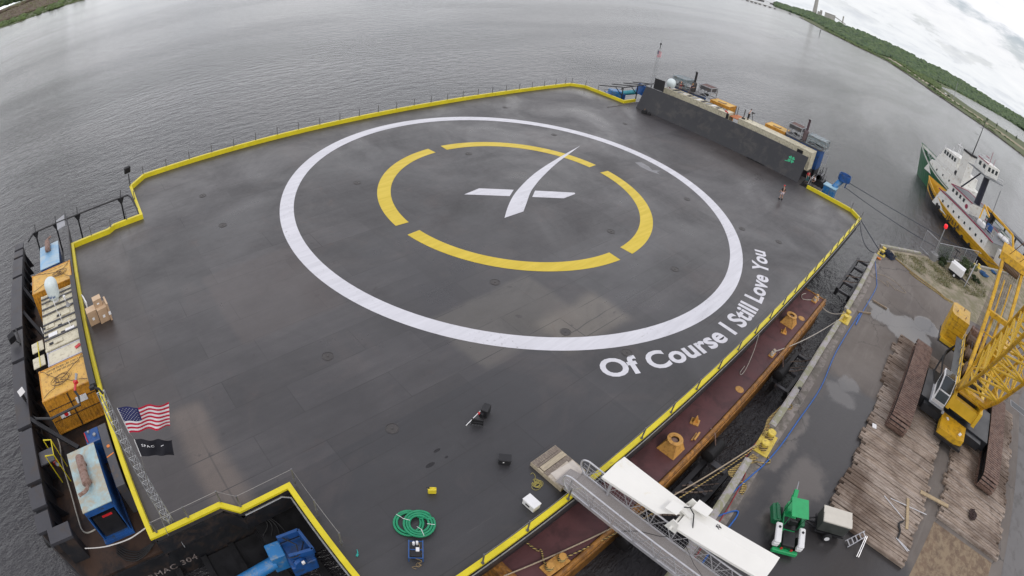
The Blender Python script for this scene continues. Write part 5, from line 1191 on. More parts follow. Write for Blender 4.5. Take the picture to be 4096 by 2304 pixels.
def bollard_pair(name, label, pts, z, r, h, m, rope=None, parent=None, grp=None, pad=True):
    c = (Vector((*pts[0], z)) + Vector((*pts[1], z))) / 2; t = thing(name, label, 'bollard', tuple(c), 0, grp); d = (Vector(pts[1]) - Vector(pts[0])).normalized()
    if pad: mb = MB(); mb.obox((c.x, c.y, z + .05), (Vector(pts[1]) - Vector(pts[0])).length + r * 4, r * 4.4, .1, math.atan2(d.y, d.x), bev=.02); mb.build('base_plate', m, t)
    for x, y in pts:
        mb = MB(); mb.lathe([(r * .85, .1), (r * .8, h * .8), (r * 1.2, h * .84), (r * 1.2, h * .97), (r * 1.1, h)], (x, y, z), 20); mb.build('bollard_post', m, t)
        if rope:
            mb = MB()
            for k in range(3): mb.tube(loopc(x, y, r * 1.02, z + .16 + k * .11, 16), .05, 5, closed=True)
            o = mb.build('rope_turns', rope, t)
    return t
bollard_pair('mooring_bitts', 'orange bitts wound with striped rope at the near end of the red barge', [(-23.25, -27.8), (-24.1, -27.75)], SZ, .17, .55, ORGL, YBR, grp=None)
bollard_pair('mooring_bitts', 'small orange bitts with pale rope at the far corner of the red barge', [(15.3, -27.5), (14.5, -27.5)], SZ, .13, .5, ORGL, WROPE)
bollard_pair('mooring_bitts', 'small bitts wrapped in pale rope midway along the red barge', [(2.2, -27.75), (2.7, -27.75)], SZ, .10, .4, ORGL, WROPE)
# tyres / cylinders hanging between barge and fender frames
for i, (x, z) in enumerate(((-8.9, -3.6), (3.2, -3.6), (-18.2, -3.9))):
    t = thing('cylinder_fender', ['black rubber fender hanging by the orange barge edge nearest the gangway', 'black rubber fender hanging midway along the orange barge edge', 'black rubber fender under the gangway beside the red barge'][i], 'fender', (x, -29.1, z), 0, 'black fenders on the red barge')
    mb = MB(); mb.lathe([(.25, -.95), (.5, -.85), (.5, .85), (.25, .95)], (x, -29.05, z), 16, 'X'); mb.build('rubber_body', RUBBER, t, smooth=True, auto=40)
    mb = MB(); mb.tube([(x, -28.1, SZ + .1), (x, -28.6, SZ - .1), (x, -29.0, z + .5)], .045, 5); mb.build('hanging_chain', RUST, t)
# floating fender frames
def camel(label, x0, x1, y0, y1, z, rz=0):
    t = thing('fender_frame', label, 'fender', ((x0 + x1) / 2, (y0 + y1) / 2, z), 0, 'black floating fender frames along the quay')
    mb = MB(); mb.box(x0, x1, y1 - .35, y1, z - .9, z); mb.box(x0, x1, y0, y0 + .3, z - .9, z - .1); mb.build('long_beam', BLACKS, t)
    n = max(2, int((x1 - x0) / 2.6))
    for k in range(n + 1):
        x = x0 + .15 + (x1 - x0 - .3) * k / n; mb = MB(); mb.bar((x, y0 + .3, z - .25), (x, y1 - .35, z - .25), .5 if k % 2 else .3, .3); mb.build('cross_beam', DKGREY, t)
    mb = MB(); rnd = random.Random(int(x0 * 10))
    for k in range(3):
        xa = rnd.uniform(x0 + 1, x1 - 1); pts = [Vector((xa + q * .25, y1 - .2 + (y0 - y1 + .3) * q / 8, z + .12 + .05 * math.sin(q))) for q in range(9)]
        for a, b in zip(pts[:-1], pts[1:]): mb.obox((a + b) / 2, (b - a).length * .8, .10, .06, math.atan2((b - a).y, (b - a).x), k)
    mb.build('chain', mat('chain_rusty', (.20, .15, .12), .8, var=.4, scale=9), t)
camel('black floating fender frame with chains beside the gangway', -17.5, -9.3, -31.0, -28.9, -3.9)
camel('black floating fender frame with chains midway along the red barge', 1.8, 7.8, -30.6, -28.9, -3.9)
camel('tall black fender frame standing near the quay tip', 21.8, 33.2, -30.3, -28.3, -2.9)
# ------------------------------------------------------------------ gangway
GRATE = None
m, nt, p = nodes('grating'); br_ = nt.nodes.new('ShaderNodeTexBrick'); nt.links.new(coord(nt, (1, 1, 1)), br_.inputs[0]); br_.inputs['Scale'].default_value = 9; br_.inputs['Color1'].default_value = (.36, .34, .33, 1); br_.inputs['Color2'].default_value = (.30, .28, .27, 1); br_.inputs['Mortar'].default_value = (.14, .13, .13, 1); br_.inputs['Mortar Size'].default_value = .03; br_.inputs['Brick Width'].default_value = .6
nt.links.new(mix(nt, ramp(nt, noise(nt, coord(nt), 1.2, 5), [(.3, 0.), (.7, .4)]), br_.outputs[0], (.22, .19, .17)), p.inputs['Base Color']); p.inputs['Roughness'].default_value = .6; GRATE = m
gw = thing('gangway', 'grey aluminium gangway with mesh sided handrails reaching from quay to deck', 'gangway', (-20.8, -30, .4))
GA, GB = Vector((-20.85, -25.75, .72)), Vector((-20.15, -38.6, .05)); gd = (GB - GA).normalized(); gx = Vector((-gd.y, gd.x, 0)).normalized() * -1; GL = (GB - GA).length; W2 = .66
G = lambda s, o, h: GA + gd * s + gx * o + Vector((0, 0, h))   # s along, o across (+ towards +x side?), h above floor
if gx.x < 0: gx = -gx
mb = MB(); mb.slab([G(0, -W2, 0), G(GL, -W2, 0), G(GL, W2, 0), G(0, W2, 0)], .06, (0, 0, -1)); mb.slab([G(-.75, -W2 + .05, -.24), G(-.02, -W2 + .05, -.02), G(-.02, W2 - .05, -.02), G(-.75, W2 - .05, -.24)], .03, (0, 0, -1)); mb.build('walkway', GRATE, gw)
mb = MB()
for o in (-W2 - .04, W2 + .04): mb.bar(G(-.1, o, -.04), G(GL, o, -.04), .08, .2)
for k in range(14): mb.bar(G(k, -W2, -.16), G(k, W2, -.16), .08, .1)
mb.build('floor_beam', ALU, gw)
for o in (-W2 - .05, W2 + .05):
    mb = MB(); H_ = 1.08
    mb.tube(cr([G(0.1, o, .0), G(-.25, o, .35), G(-.3, o, .8), G(0.0, o, 1.05), G(.5, o, H_), G(1.2, o, H_)], 4)[:-1] + [G(GL * k / 12, o, H_) for k in range(2, 13)], .05, 8); mb.build('handrail', ALU, gw, smooth=True)
    mb = MB(); n = 9
    for k in range(n + 1):
        s = .15 + (GL - .3) * k / n; mb.bar(G(s, o, 0), G(s, o, H_), .05)
        if k < n: s2 = .15 + (GL - .3) * (k + .5) / n; mb.bar(G(s, o, .02), G(s2, o, H_), .035); mb.bar(G(s2, o, H_), G(s + (GL - .3) / n, o, .02), .035)
    mb.build('truss_post', ALU, gw)
    mb = MB()
    for k in range(3): mb.bar(G(-.15, o, .2 + k * .26), G(GL, o, .2 + k * .26), .014)
    for k in range(int(GL / .17)): mb.bar(G(k * .17 - .1, o, .05), G(k * .17 - .1, o, .74), .008)
    mb.build('mesh_guard', ALU, gw)
mb = MB(); mb.tube([G(3.4, -.75, .02), G(4.2, 0, .04), G(5.2, .5, .06), G(6.0, 1.0, .3)], .018, 5); mb.tube([G(4.9, 1.2, 1.2), G(7.5, .2, .3), G(9.5, -.4, .1)], .014, 4); tag(mb.build('cable', BLACKS), 'thin dark cable crossing the gangway floor', 'cable')
# white covered boom lying beside it
WB = mat('boom_white', (.80, .79, .74), .42, var=.04, scale=.5, dirt=(.72, .66, .50), dirtamt=.0)
bm = thing('boom_cover', 'long white hip topped box boom lying parallel to the gangway', 'boom', (-19.2, -31, .5))
def hipbox(x0a, x1a, ya, x0b, x1b, yb, zb, zt, chamfer_end=0):
    mb = MB(); xa, xb = x0a + (x1a - x0a) * .58, x0b + (x1b - x0b) * .58; zs = zt - .24
    S0 = [(x0a, ya, zb), (x0a, ya, zs), (xa, ya, zt), (x1a, ya, zt - .1), (x1a, ya, zb)]; S1 = [(x0b, yb, zb), (x0b, yb, zs), (xb, yb, zt), (x1b, yb, zt - .1), (x1b, yb, zb)]
    if chamfer_end: S1 = [(x0b + .15, yb + 1.0, zb), (x0b + .15, yb + 1.0, zs), (xb, yb, zt - .15), (x1b, yb, zt - .2), (x1b, yb, zb)]
    mb.add(S0 + S1, [(0, 1, 2, 3, 4), (9, 8, 7, 6, 5)] + [(i, 5 + i, 5 + (i + 1) % 5, (i + 1) % 5) for i in range(5)]); return mb
o = hipbox(-20.45, -18.7, -26.85, -20.25, -18.62, -31.15, 1.75, 2.15, 1).build('boom_section', WB, bm)
o = hipbox(-20.15, -18.55, -31.25, -19.55, -17.9, -36.6, 1.75, 2.15).build('boom_section', WB, bm)
mb = MB()
for x in (-20.2, -19.05, -18.5): mb.slab([(x, -30.8, 1.6), (x, -31.5, 1.6), (x, -31.4, 2.35), (x, -31.0, 2.4)], .05, (1, 0, 0))
mb.cyl((-20.4, -31.15, 1.9), (-18.4, -31.1, 1.9), .07, n=8); mb.obox((-19.2, -31.2, 2.2), .35, .8, .12); mb.slab([(-18.9, -31.3, 2.3), (-18.2, -31.3, 2.3), (-18.3, -32.2, 2.42), (-18.9, -32.2, 2.42)], .04, (0, 0, 1)); mb.slab([(-19.9, -30.3, 2.3), (-19.2, -30.3, 2.3), (-19.2, -31.0, 2.42), (-19.9, -31.0, 2.42)], .04, (0, 0, 1)); mb.build('hinge_joint', WB, bm)
mb = MB(); mb.tube([(-19.3, -31.0, 2.5), (-19.1, -31.25, 2.5), (-19.2, -31.6, 2.4), (-19.6, -32, 2.0)], .035, 5); mb.build('hinge_hose', BLACKS, bm)
mb = MB(); q = at(2700 + 0, 2090, 2.1); 
for k in range(3): mb.obox((-18.75 + k * .07, -32.95 - k * .03, 2.125), .04, .26, .01, .35 * (1 if k % 2 else -1))
mb.obox((-18.68, -32.85, 2.127), .22, .03, .01, .2); mb.build('painted_mark', INK, bm)
mb = MB()
for a, b in (((-20.2, -27.4), 1.75), ((-19.0, -27.4), 1.75), ((-19.3, -36), 1.75), ((-18.3, -36), 1.75)):
    mb.cyl((*a, -1.9 if a[1] < -32 else .5), (*a, b), .07, n=6)
mb.build('support_leg', ALU, bm)
# mooring ropes over the red barge
def sag(a, b, s, n=14):
    a, b = Vector(a), Vector(b); return [a.lerp(b, k / n) - Vector((0, 0, 4 * s * (k / n) * (1 - k / n))) for k in range(n + 1)]
def rope(label, pts, r, m, grp=None, name='mooring_rope'):
    mb = MB(); mb.tube(pts, r, 5); return tag(mb.build(name, m), label, 'rope', grp)
BL1 = (-8.0, -31.4)
rope('pale mooring rope from the near quay bollards across the red barge', sag((-8.1, -31.35, -1.7), tuple(S_(300, 1449, -1.9)), .25), .045, TAN)
rope('striped rope from near quay bollards to the orange bitts', sag((-8.0, -31.5, -1.75), (-23.2, -27.85, -2.0), .35), .045, YBR)
rope('striped rope end lying on the red barge deck by the yellow edge', cr([Vector((-24.1, -27.6, -2.1)), Vector((-23.95, -27.2, -2.13)), Vector((-23.6, -26.7, -2.13)), S_(650, 1180, -2.12), S_(545, 1105, -2.12)], 4), .055, YBR)
rope('pale rope from the middle quay bollards to the bitts midway along the red barge', sag((14.0, -31.0, -1.6), (2.5, -27.75, -1.9), .5), .04, WROPE)
rope('pale rope from the middle quay bollards to the far corner of the red barge', sag((15.0, -31.0, -1.6), (15.2, -27.5, -1.9), .9), .04, WROPE)
rope('loose pale rope end on the far corner of the red barge', cr([Vector((14.6, -27.3, -2.15)), Vector((14.0, -26.9, -2.15)), Vector((13.6, -26.4, -2.15)), Vector((14.3, -26.1, -2.15)), Vector((15, -26.3, -2.15))], 4), .035, WROPE)
rope('thin pale line looped over the yellow edge down to the red barge', cr([Vector((0.6, -26.3, .1)), Vector((.2, -26.6, -1.2)), Vector((-1.0, -26.9, -2.1)), Vector((-2.1, -27.0, -2.14)), Vector((-2.0, -26.8, -2.14)), Vector((-1, -26.7, -2.14))], 4), .025, WROPE)
rope('dark mooring rope from the thruster nozzle to the quay, upper line', sag((46.0, -21.6, 1.9), (67, -54, -1.6), .9, 24), .05, DROPE, 'dark ropes from the blue thruster to the quay')
rope('dark mooring rope from the thruster nozzle to the quay, lower line', sag((45.2, -21.4, 1.2), (56.9, -46.8, -1.7), 1.1, 24), .05, DROPE, 'dark ropes from the blue thruster to the quay')
rope('dark blue rope from the deck corner straight down to the quay tip bollards', sag((39.3, -25.2, .4), (36.2, -30.6, -1.6), .1), .06, DROPE)
rope('dark rope sagging from the deck corner to the quay tip', sag((38.6, -26.1, -.2), (35.3, -30.4, -1.8), 1.2), .05, DROPE)
# ------------------------------------------------------------------ quay
QZ = -2.0
T3_ = lambda a, b, z=QZ: at(3300 + a * .24155, 950 + b * .24155, z)
T6_ = lambda a, b, z=QZ: at(3680 + a * .2416, 800 + b * .2416, z)
T4_ = lambda a, b, z=QZ: at(3750 + a * .34497, 1000 + b * .34497, z)
M_ = lambda a, b, z=QZ: at(3000 + a * .42547, 1700 + b * .42547, z)
K_ = lambda a, b, z=QZ: at(3300 + a * .8994, 1000 + b * .8994, z)
K7_ = lambda a, b, z=QZ: at(3560 + a * .5174, 1000 + b * .5174, z)
L5_ = lambda a, b, z=QZ: at(3700 + a * .27596, 1500 + b * .27596, z)
S7_ = lambda a, b, z=QZ: at(2400 + a * .4831, 1200 + b * .4831, z)
m, nt, p = nodes('quay_concrete'); L = nt.links
v = coord(nt, kind='World'); sp = nt.nodes.new('ShaderNodeSeparateXYZ'); L.new(v, sp.inputs[0]); X, Y = sp.outputs[0], sp.outputs[1]
def wob2(s, a, l=(0, 0, 0)): return math_(nt, 'MULTIPLY', math_(nt, 'SUBTRACT', noise(nt, coord(nt, loc=l, kind='World'), s, 6, .65), .5), a)
Xw = math_(nt, 'ADD', X, wob2(.35, 3.2)); Yw = math_(nt, 'ADD', Y, wob2(.35, 3.2, (7, 3, 0)))
base = mix(nt, ramp(nt, noise(nt, v, .12, 7, .65, .4), [(.3, 0.), (.7, 1.)]), (.105, .088, .076), (.175, .155, .138))
base = mix(nt, ramp(nt, noise(nt, coord(nt, (.2, 1.5, 1), kind='World'), 1.2, 8, .7), [(.52, 0.), (.74, .4)]), base, (.25, .225, .20))
base = mix(nt, ramp(nt, noise(nt, v, 9, 4, .7), [(.55, 0.), (.75, .3)]), base, (.06, .055, .05))
# damp dark area between near quay edge and the timber mats
damp = rect(-21, 5.2, -41, -32.7, .8, Xw, Yw); damp2 = rect(-30, -8.5, -47, -38, .9, Xw, Yw)
dampf = math_(nt, 'MAXIMUM', damp, damp2)
base = mix(nt, math_(nt, 'MULTIPLY', dampf, .88), base, (.024, .024, .027))
lightp = math_(nt, 'MAXIMUM', rect(-12.8, -6.0, -36.8, -34.6, .5, Xw, Yw), rect(-9, -2, -33.6, -32.9, .3, Xw, Yw))
base = mix(nt, math_(nt, 'MULTIPLY', lightp, .5), base, (.17, .15, .135))
# puddles
pud = disc(20.3, -34.6, 1.9, .25, Xw, Yw); pud = math_(nt, 'MAXIMUM', pud, disc(20.5, -38.2, 3.0, .3, Xw, Yw)); pud = math_(nt, 'MAXIMUM', pud, disc(24.3, -40.4, 2.0, .25, Xw, Yw)); pud = math_(nt, 'MAXIMUM', pud, disc(5.0, -34.9, .9, .2, Xw, Yw)); pud = math_(nt, 'MAXIMUM', pud, disc(3.0, -34.4, 1.4, .3, Xw, Yw))
rimp = math_(nt, 'MAXIMUM', disc(20.3, -34.6, 2.3, .35, Xw, Yw), disc(20.8, -38.4, 3.7, .5, Xw, Yw))
base = mix(nt, math_(nt, 'MULTIPLY', rimp, .55), base, (.07, .062, .056)); base = mix(nt, math_(nt, 'MULTIPLY', pud, .75), base, (.12, .115, .11))
# cracks
crk = nt.nodes.new('ShaderNodeTexVoronoi'); crk.feature = 'DISTANCE_TO_EDGE'; crk.inputs['Scale'].default_value = .13
cw = nt.nodes.new('ShaderNodeCombineXYZ'); L.new(Xw, cw.inputs[0]); L.new(Yw, cw.inputs[1]); L.new(cw.outputs[0], crk.inputs['Vector'])
cf = math_(nt, 'MULTIPLY', ramp(nt, crk.outputs['Distance'], [(0., .8), (.012, 0.)]), ramp(nt, noise(nt, v, .1, 2), [(.45, 0.), (.55, 1.)]))
base = mix(nt, cf, base, (.035, .032, .03))
L.new(base, p.inputs['Base Color'])
rf = ramp(nt, math_(nt, 'MAXIMUM', pud, math_(nt, 'MULTIPLY', dampf, .62)), [(0., .78), (.6, .30), (1., .09)]); L.new(rf, p.inputs['Roughness'])
bh = math_(nt, 'MULTIPLY', noise(nt, v, 3.5, 6, .7), math_(nt, 'SUBTRACT', 1.0, pud)); L.new(bump(nt, bh, .25, .04), p.inputs['Normal'])
QC = m
EDGE = [(-70, -37.4), (-20.1, -32.5), (-9.3, -31.4), (7.5, -30.8), (22.4, -30.6), (39.3, -30.1), (49.0, -38.7), (58.7, -47.1), (66.0, -54.0), (110, -94), (150, -160)]
mb = MB(); mb.prism([(-70, -200), (150, -200)] + EDGE[::-1], WATER_Z - 2, QZ); 
tag(mb.build('quay', QC), kind='structure')
STRIP = mat('edge_concrete', (.24, .21, .19), .75, var=.25, scale=1.2, dirt=(.11, .10, .08), dirtamt=.45, dscale=1.3)
def offset_line(pts, d0, d1, z0, z1, name, m, x_lo=-70, kind='structure'):
    mb = MB(); 
    for a, b in zip(pts[:-1], pts[1:]):
        a_, b_ = Vector((*a, 0)), Vector((*b, 0)); u = (b_ - a_).normalized(); nr = Vector((u.y, -u.x, 0)); q = [a_ + nr * d0, a_ + nr * d1, b_ + nr * d1, b_ + nr * d0]
        mb.prism([(k.x, k.y) for k in q], z0, z1)
    return tag(mb.build(name, m), kind=kind)
offset_line(EDGE[:6], .45, 1.15, QZ, QZ + .012, 'quay_edge_strip', STRIP)
CURB = mat('curb_concrete', (.40, .37, .38), .6, var=.2, scale=1.5, dirt=(.24, .24, .13), dirtamt=.5, dscale=1.5)
def curbrun(label, pts, w=.42, h=.26, grp='concrete kerb lengths along the quay'):
    t = thing('quay_kerb', label, 'kerb', (*pts[0], QZ), 0, grp)
    mb = MB()
    for a, b in zip(pts[:-1], pts[1:]):
        a_, b_ = Vector((*a, 0)), Vector((*b, 0)); u = (b_ - a_).normalized(); nr = Vector((u.y, -u.x, 0)); q = [a_ - nr * .02, a_ + nr * w, b_ + nr * w, b_ - nr * .02]
        mb.prism([(k.x, k.y) for k in q], QZ + .004, QZ + h); q = [a_ - nr * .06 + Vector((0, 0, QZ + h * .6)), b_ - nr * .06 + Vector((0, 0, QZ + h * .6))]; mb.cyl(q[0], q[1], .08, n=6)
    mb.build('kerb_beam', CURB, t)
E_at = lambda x: EDGE[1][1] if 0 else [a[1] + (b[1] - a[1]) * (x - a[0]) / (b[0] - a[0]) for a, b in zip(EDGE[:5], EDGE[1:6]) if a[0] <= x <= b[0]][0]
def seg(x0, x1, n=3): return [(x0 + (x1 - x0) * k / n, E_at(x0 + (x1 - x0) * k / n)) for k in range(n + 1)]
curbrun('concrete kerb running left from the near bollards under the gangway', [(-69, -37.3), (-20.1, -32.5)] + seg(-20.0, -9.5)[1:])
curbrun('long concrete kerb between the near and middle bollards', seg(-5.4, 13.0))
curbrun('concrete kerb between the middle bollards and the quay tip', seg(16.2, 35.0))
curbrun('pale concrete kerb running from the quay tip to the light pole', [(39.3, -30.1), (46.2, -36.2)])
curbrun('broken pale kerb behind the bushes', [(50.2, -39.8), (54.5, -43.4)])
curbrun('pale kerb beside the stern of the yellow tug', [(57.5, -46.2), (66, -54), (80, -66.8)])
QY = mat('bollard_yellow', (.68, .52, .08), .5, var=.15, scale=3, dirt=(.35, .24, .06), dirtamt=.3)
bollard_pair('mooring_bollard', 'large yellow bollard pair wrapped in striped rope nearest the gangway', [(-6.6, -31.75), (-7.8, -31.85)], QZ, .27, .75, QY, YBR, grp='yellow quay bollards')
bollard_pair('mooring_bollard', 'yellow bollard pair with pale ropes halfway along the quay', [(15.1, -31.25), (14.0, -31.3)], QZ, .25, .7, QY, None, grp='yellow quay bollards')
bollard_pair('mooring_bollard', 'yellow bollard pair with dark rope at the quay tip', [(37.6, -31.0), (36.3, -31.0)], QZ, .27, .7, QY, DROPE, grp='yellow quay bollards')
bollard_pair('mooring_bollard', 'small pale yellow bollard pair beside the stern of the yellow tug', [(57.3, -46.9), (58.8, -48.0)], QZ, .25, .6, QY, None, grp='yellow quay bollards')
# ropes and hoses on the quay
def qrope(label, pts, r, m, grp=None, name='rope', k=5): 
    mb = MB(); mb.tube(cr([Vector(q) for q in pts], k), r, 6); return tag(mb.build(name, m), label, 'rope' if 'hose' not in name else 'hose', grp)
HB = mat('hose_blue', (.02, .12, .42), .4, var=.15); HR = mat('hose_red', (.35, .02, .03), .5)
zq = QZ + .05
bh_ = [T3_(830, 390, zq), T3_(855, 700, zq), T3_(840, 850, zq), T3_(640, 1200, zq), T3_(510, 1449, zq), S7_(2150, 110, zq), S7_(1960, 420, zq), S7_(1830, 720, zq), S7_(1640, 1000, zq), S7_(1500, 1200, zq), S7_(1360, 1360, zq), S7_(1260, 1449, zq), at(2500 + 1500 * .27885, 1900 + 290 * .27885, zq), at(2500 + 1200 * .27885, 1900 + 610 * .27885, zq), Vector((-13.5, -33.2, zq)), Vector((-17, -33.4, zq)), Vector((-24, -34.2, zq))]
qrope('long blue hose running along the quay from the tip to the gangway', bh_, .05, HB, name='water_hose', k=6)
rh = [S7_(1640, 700, zq), S7_(1500, 900, zq), S7_(1250, 1240, zq), S7_(1150, 1400, zq), Vector((-10.6, -32.0, zq)), Vector((-13.5, -32.5, zq)), Vector((-17, -32.85, zq)), Vector((-24, -33.6, zq))]
qrope('thin red hose lying against the quay kerb', rh, .03, HR, name='air_hose', k=6)
rnd = random.Random(21)
for i in range(4):
    pts = []; o = (i - 1.5) * .09
    for a, b in ((1350, 1130), (1380, 1060), (1400, 1000), (1470, 930), (1520, 880), (1575, 862)): q = S7_(a, b, zq + .02 * i); pts.append(q + Vector((rnd.uniform(-.1, .1), o, 0)))
    qrope('bundle of striped rope laid along the kerb beyond the near bollards', pts, .045, YBR, 'striped rope bundle beyond the near bollards')
for i in range(5):
    pts = []; o = (i - 2) * .09
    for a, b in ((1290, 1290), (1200, 1350), (1130, 1400), (1080, 1449)): q = S7_(a, b, zq + .02 * i); pts.append(q + Vector((rnd.uniform(-.06, .06), o, 0)))
    pts += [Vector((-11.4, -32.35 + o, zq)), Vector((-12.2, -32.5 + o * (1 - .3 * i), zq))]
    qrope('bundle of striped rope laid along the kerb between gangway and near bollards', pts, .045, YBR, 'striped rope bundle beside the near bollards')
qrope('single loop of striped rope beside the near bollards crossing the blue hose', [S7_(1330, 1210, zq), S7_(1345, 1260, zq), S7_(1390, 1300, zq), S7_(1408, 1340, zq), S7_(1370, 1355, zq), S7_(1290, 1340, zq), S7_(1190, 1370, zq), S7_(1180, 1385, zq)], .05, YBR)
qrope('loop of striped rope at the end of the bundle near the wire coil', [S7_(1500, 920, zq), S7_(1520, 880, zq), S7_(1555, 855, zq), S7_(1590, 870, zq), S7_(1580, 900, zq), S7_(1540, 900, zq), S7_(1510, 925, zq)], .05, YBR)
for i in range(2):
    pts = [T3_(990 + 8 * i, 130, zq), T3_(1010, 190, zq), T3_(1150, 330 + i * 10, zq), T3_(1280, 440 + i * 14, zq), T3_(1400, 545 + i * 30, zq), T3_(1550, 660 + i * 40, zq), T3_(1863, 890 + i * 30, zq), T4_(90, 555 + i * 14, zq), T4_(180, 604 + i * 6, zq)]
    qrope(['heavy striped rope along the grass edge, outer strand', 'heavy striped rope along the grass edge, inner strand'][i], pts if i == 0 else pts[4:], .09, YBR, 'heavy striped ropes along the grass')
qrope('thin pale line straggling over the concrete near the quay tip', [T3_(900, 470, zq), T3_(850, 580, zq), T3_(1000, 640, zq), T3_(1200, 760, zq), T3_(1340, 915, zq), T3_(1220, 880, zq), T3_(1190, 850, zq)], .02, TAN)
qrope('thin tan line with a knot on the concrete near the quay tip', [T3_(750, 625, zq), T3_(900, 700, zq), T3_(1050, 810, zq), T3_(1020, 720, zq), T3_(1100, 790, zq), T3_(1180, 880, zq)], .02, TAN)
mb = MB(); c = S7_(1615, 830, zq)
for k in range(6): mb.tube(loopc(c.x + rnd.uniform(-.15, .15), c.y + rnd.uniform(-.1, .1), .45 + .06 * k, zq + .02 * k, 22), .012, 4, closed=True)
tag(mb.build('wire_coil', WIRE), 'flat coil of thin grey wire beside the kerb', 'wire coil')
c = S7_(1643, 752, QZ); mb = MB(); mb.lathe([(.14, 0), (.16, .3), (.1, .34)], (c.x, c.y, QZ + .01), 12); tag(mb.build('bucket', BLACKS), 'small black bucket beside the wire coil', 'bucket')
c = S7_(1705, 635, QZ); mb = MB(); mb.lathe([(.16, 0), (.17, .03), (0, .05)], (c.x, c.y, QZ + .01), 12); tag(mb.build('lid', PWHITE), 'small white lid on the quay by the kerb', 'lid')
BN = mat('net_blue', (.02, .09, .22), .8, var=.4, scale=8); DN = mat('net_dark_blue', (.012, .022, .05), .85, var=.5, scale=6)
def heap(label, c, r, h, m, seed, cat='rope pile', name='rope_heap'):
    rnd = random.Random(seed); mb = MB()
    for k in range(16):
        rr_ = r * rnd.uniform(.35, .8); ox, oy = rnd.uniform(-.4, .4) * r, rnd.uniform(-.4, .4) * r
        mb.tube([(c.x + ox + rr_ * math.cos(j * .75 + k), c.y + oy + rr_ * math.sin(j * .75 + k) * rnd.uniform(.7, 1), QZ + .05 + h * rnd.random() * (1 - .5 * rr_ / r)) for j in range(9)], .06, 5)
    return tag(mb.build(name, m), label, cat)
heap('heap of dark blue rope and netting beside the quay tip bollards', T3_(1055, 310), 1.1, .6, DN, 1)
heap('blue rope heap hanging at the kerb right of the far bollards', T4_(535, 290), 1.0, .4, BN, 2); heap('smaller blue rope heap by the pale kerb', T4_(645, 262), .8, .3, BN, 3); heap('blue rope piled at the small pale bollards', T4_(405, 190), .7, .4, BN, 4)
LOG = mat('timber_log', (.27, .21, .15), .8, var=.35, scale=3)
for lab, a, b in (('loose timber beside the puddle near the quay tip', T3_(790, 1050), T3_(1022, 1190)), ('shorter timber lying under the blue hose', T3_(540, 1240), T3_(750, 1270))):
    mb = MB(); mb.bar(a + Vector((0, 0, .09)), b + Vector((0, 0, .09)), .16, .16); tag(mb.build('timber', LOG), lab, 'timber')
mb = MB(); mb.slab([T3_(850, 330, QZ + .03), T3_(925, 360, QZ + .03), T3_(880, 345, QZ + .25)], .1, (0, 0, 1)); mb.bar(T3_(835, 315, QZ + .1), T3_(920, 360, QZ + .1), .3, .15); tag(mb.build('chock', ORNG), 'orange rope chock at the kerb by the quay tip', 'chock')
# grass, sand, bushes
SAND = mat('sand', (.30, .255, .19), .9, var=.25, scale=.35, dirt=(.16, .15, .08), dirtamt=.5, dscale=.5, bmp=.4, bscale=3)
RD = mat('road_grey', (.155, .150, .148), .8, var=.15, scale=.4, dirt=(.10, .095, .09), dirtamt=.3)
def sheet(name, pts, z, m, kind='structure', th=.004):
    mb = MB(); a = sum((pts[i].x * pts[(i + 1) % len(pts)].y - pts[(i + 1) % len(pts)].x * pts[i].y) for i in range(len(pts)))
    pts = pts if a > 0 else pts[::-1]; flatpoly(mb, pts, z, z + th); return tag(mb.build(name, m), kind=kind)
V2 = lambda x, y: Vector((x, y, 0))
sheet('sand_ground', [V2(39.0, -30.8), V2(48.8, -39.2), V2(65.6, -54.4), V2(109, -95), V2(109, -150), V2(60, -110), V2(40, -62), V2(34.5, -47), V2(35.8, -40.5), V2(38.0, -34.5)], QZ + .004, SAND)
sheet('road', [V2(-40, -62), V2(-40, -56.6), V2(24, -56.6), V2(34, -60), V2(60, -112), V2(30, -112), V2(20, -75)], QZ + .004, RD)
rnd = random.Random(31)
GR = mat('grass_green', (.075, .10, .025), .85, var=.5, scale=.8, dirt=(.20, .17, .07), dirtamt=.5, dscale=1.5)
def inpoly(x, y, P):
    c = False
    for i in range(len(P)):
        a, b = P[i], P[i - 1]
        if (a[1] > y) != (b[1] > y) and x < (b[0] - a[0]) * (y - a[1]) / (b[1] - a[1]) + a[0]: c = not c
    return c
from mathutils import noise as mnoise
GP = [(38.5, -33.2), (40, -32.5), (48.6, -40), (55, -45.5), (52.5, -50), (46, -49.5), (41, -44), (38.2, -39)]
mb = MB(); k = 0
while k < 9000:
    x, y = rnd.uniform(37, 60), rnd.uniform(-51, -32)
    if inpoly(x, y, GP) and mnoise.noise(Vector((x * .35, y * .35, 0))) > rnd.uniform(-.35, .25):
        a = rnd.uniform(0, 6.3); h = rnd.uniform(.04, .16); w = .05; dx, dy = math.cos(a) * w, math.sin(a) * w
        mb.v += [(x - dx, y - dy, QZ + .006), (x + dx, y + dy, QZ + .006), (x + rnd.uniform(-.1, .1), y + rnd.uniform(-.1, .1), QZ + h)]; n = len(mb.v); mb.f.append((n - 3, n - 2, n - 1)); mb.m.append(0); k += 1
    elif not inpoly(x, y, GP): continue
    else: k += .2
tag(mb.build('grass', GR), kind='stuff')
LEAF = mat('leaf_dark', (.035, .06, .018), .6, var=.5, scale=1.5); LEAF2 = mat('leaf_mid', (.065, .10, .03), .6, var=.5, scale=1.5)
BARK = mat('bark', (.10, .075, .055), .85, var=.3)
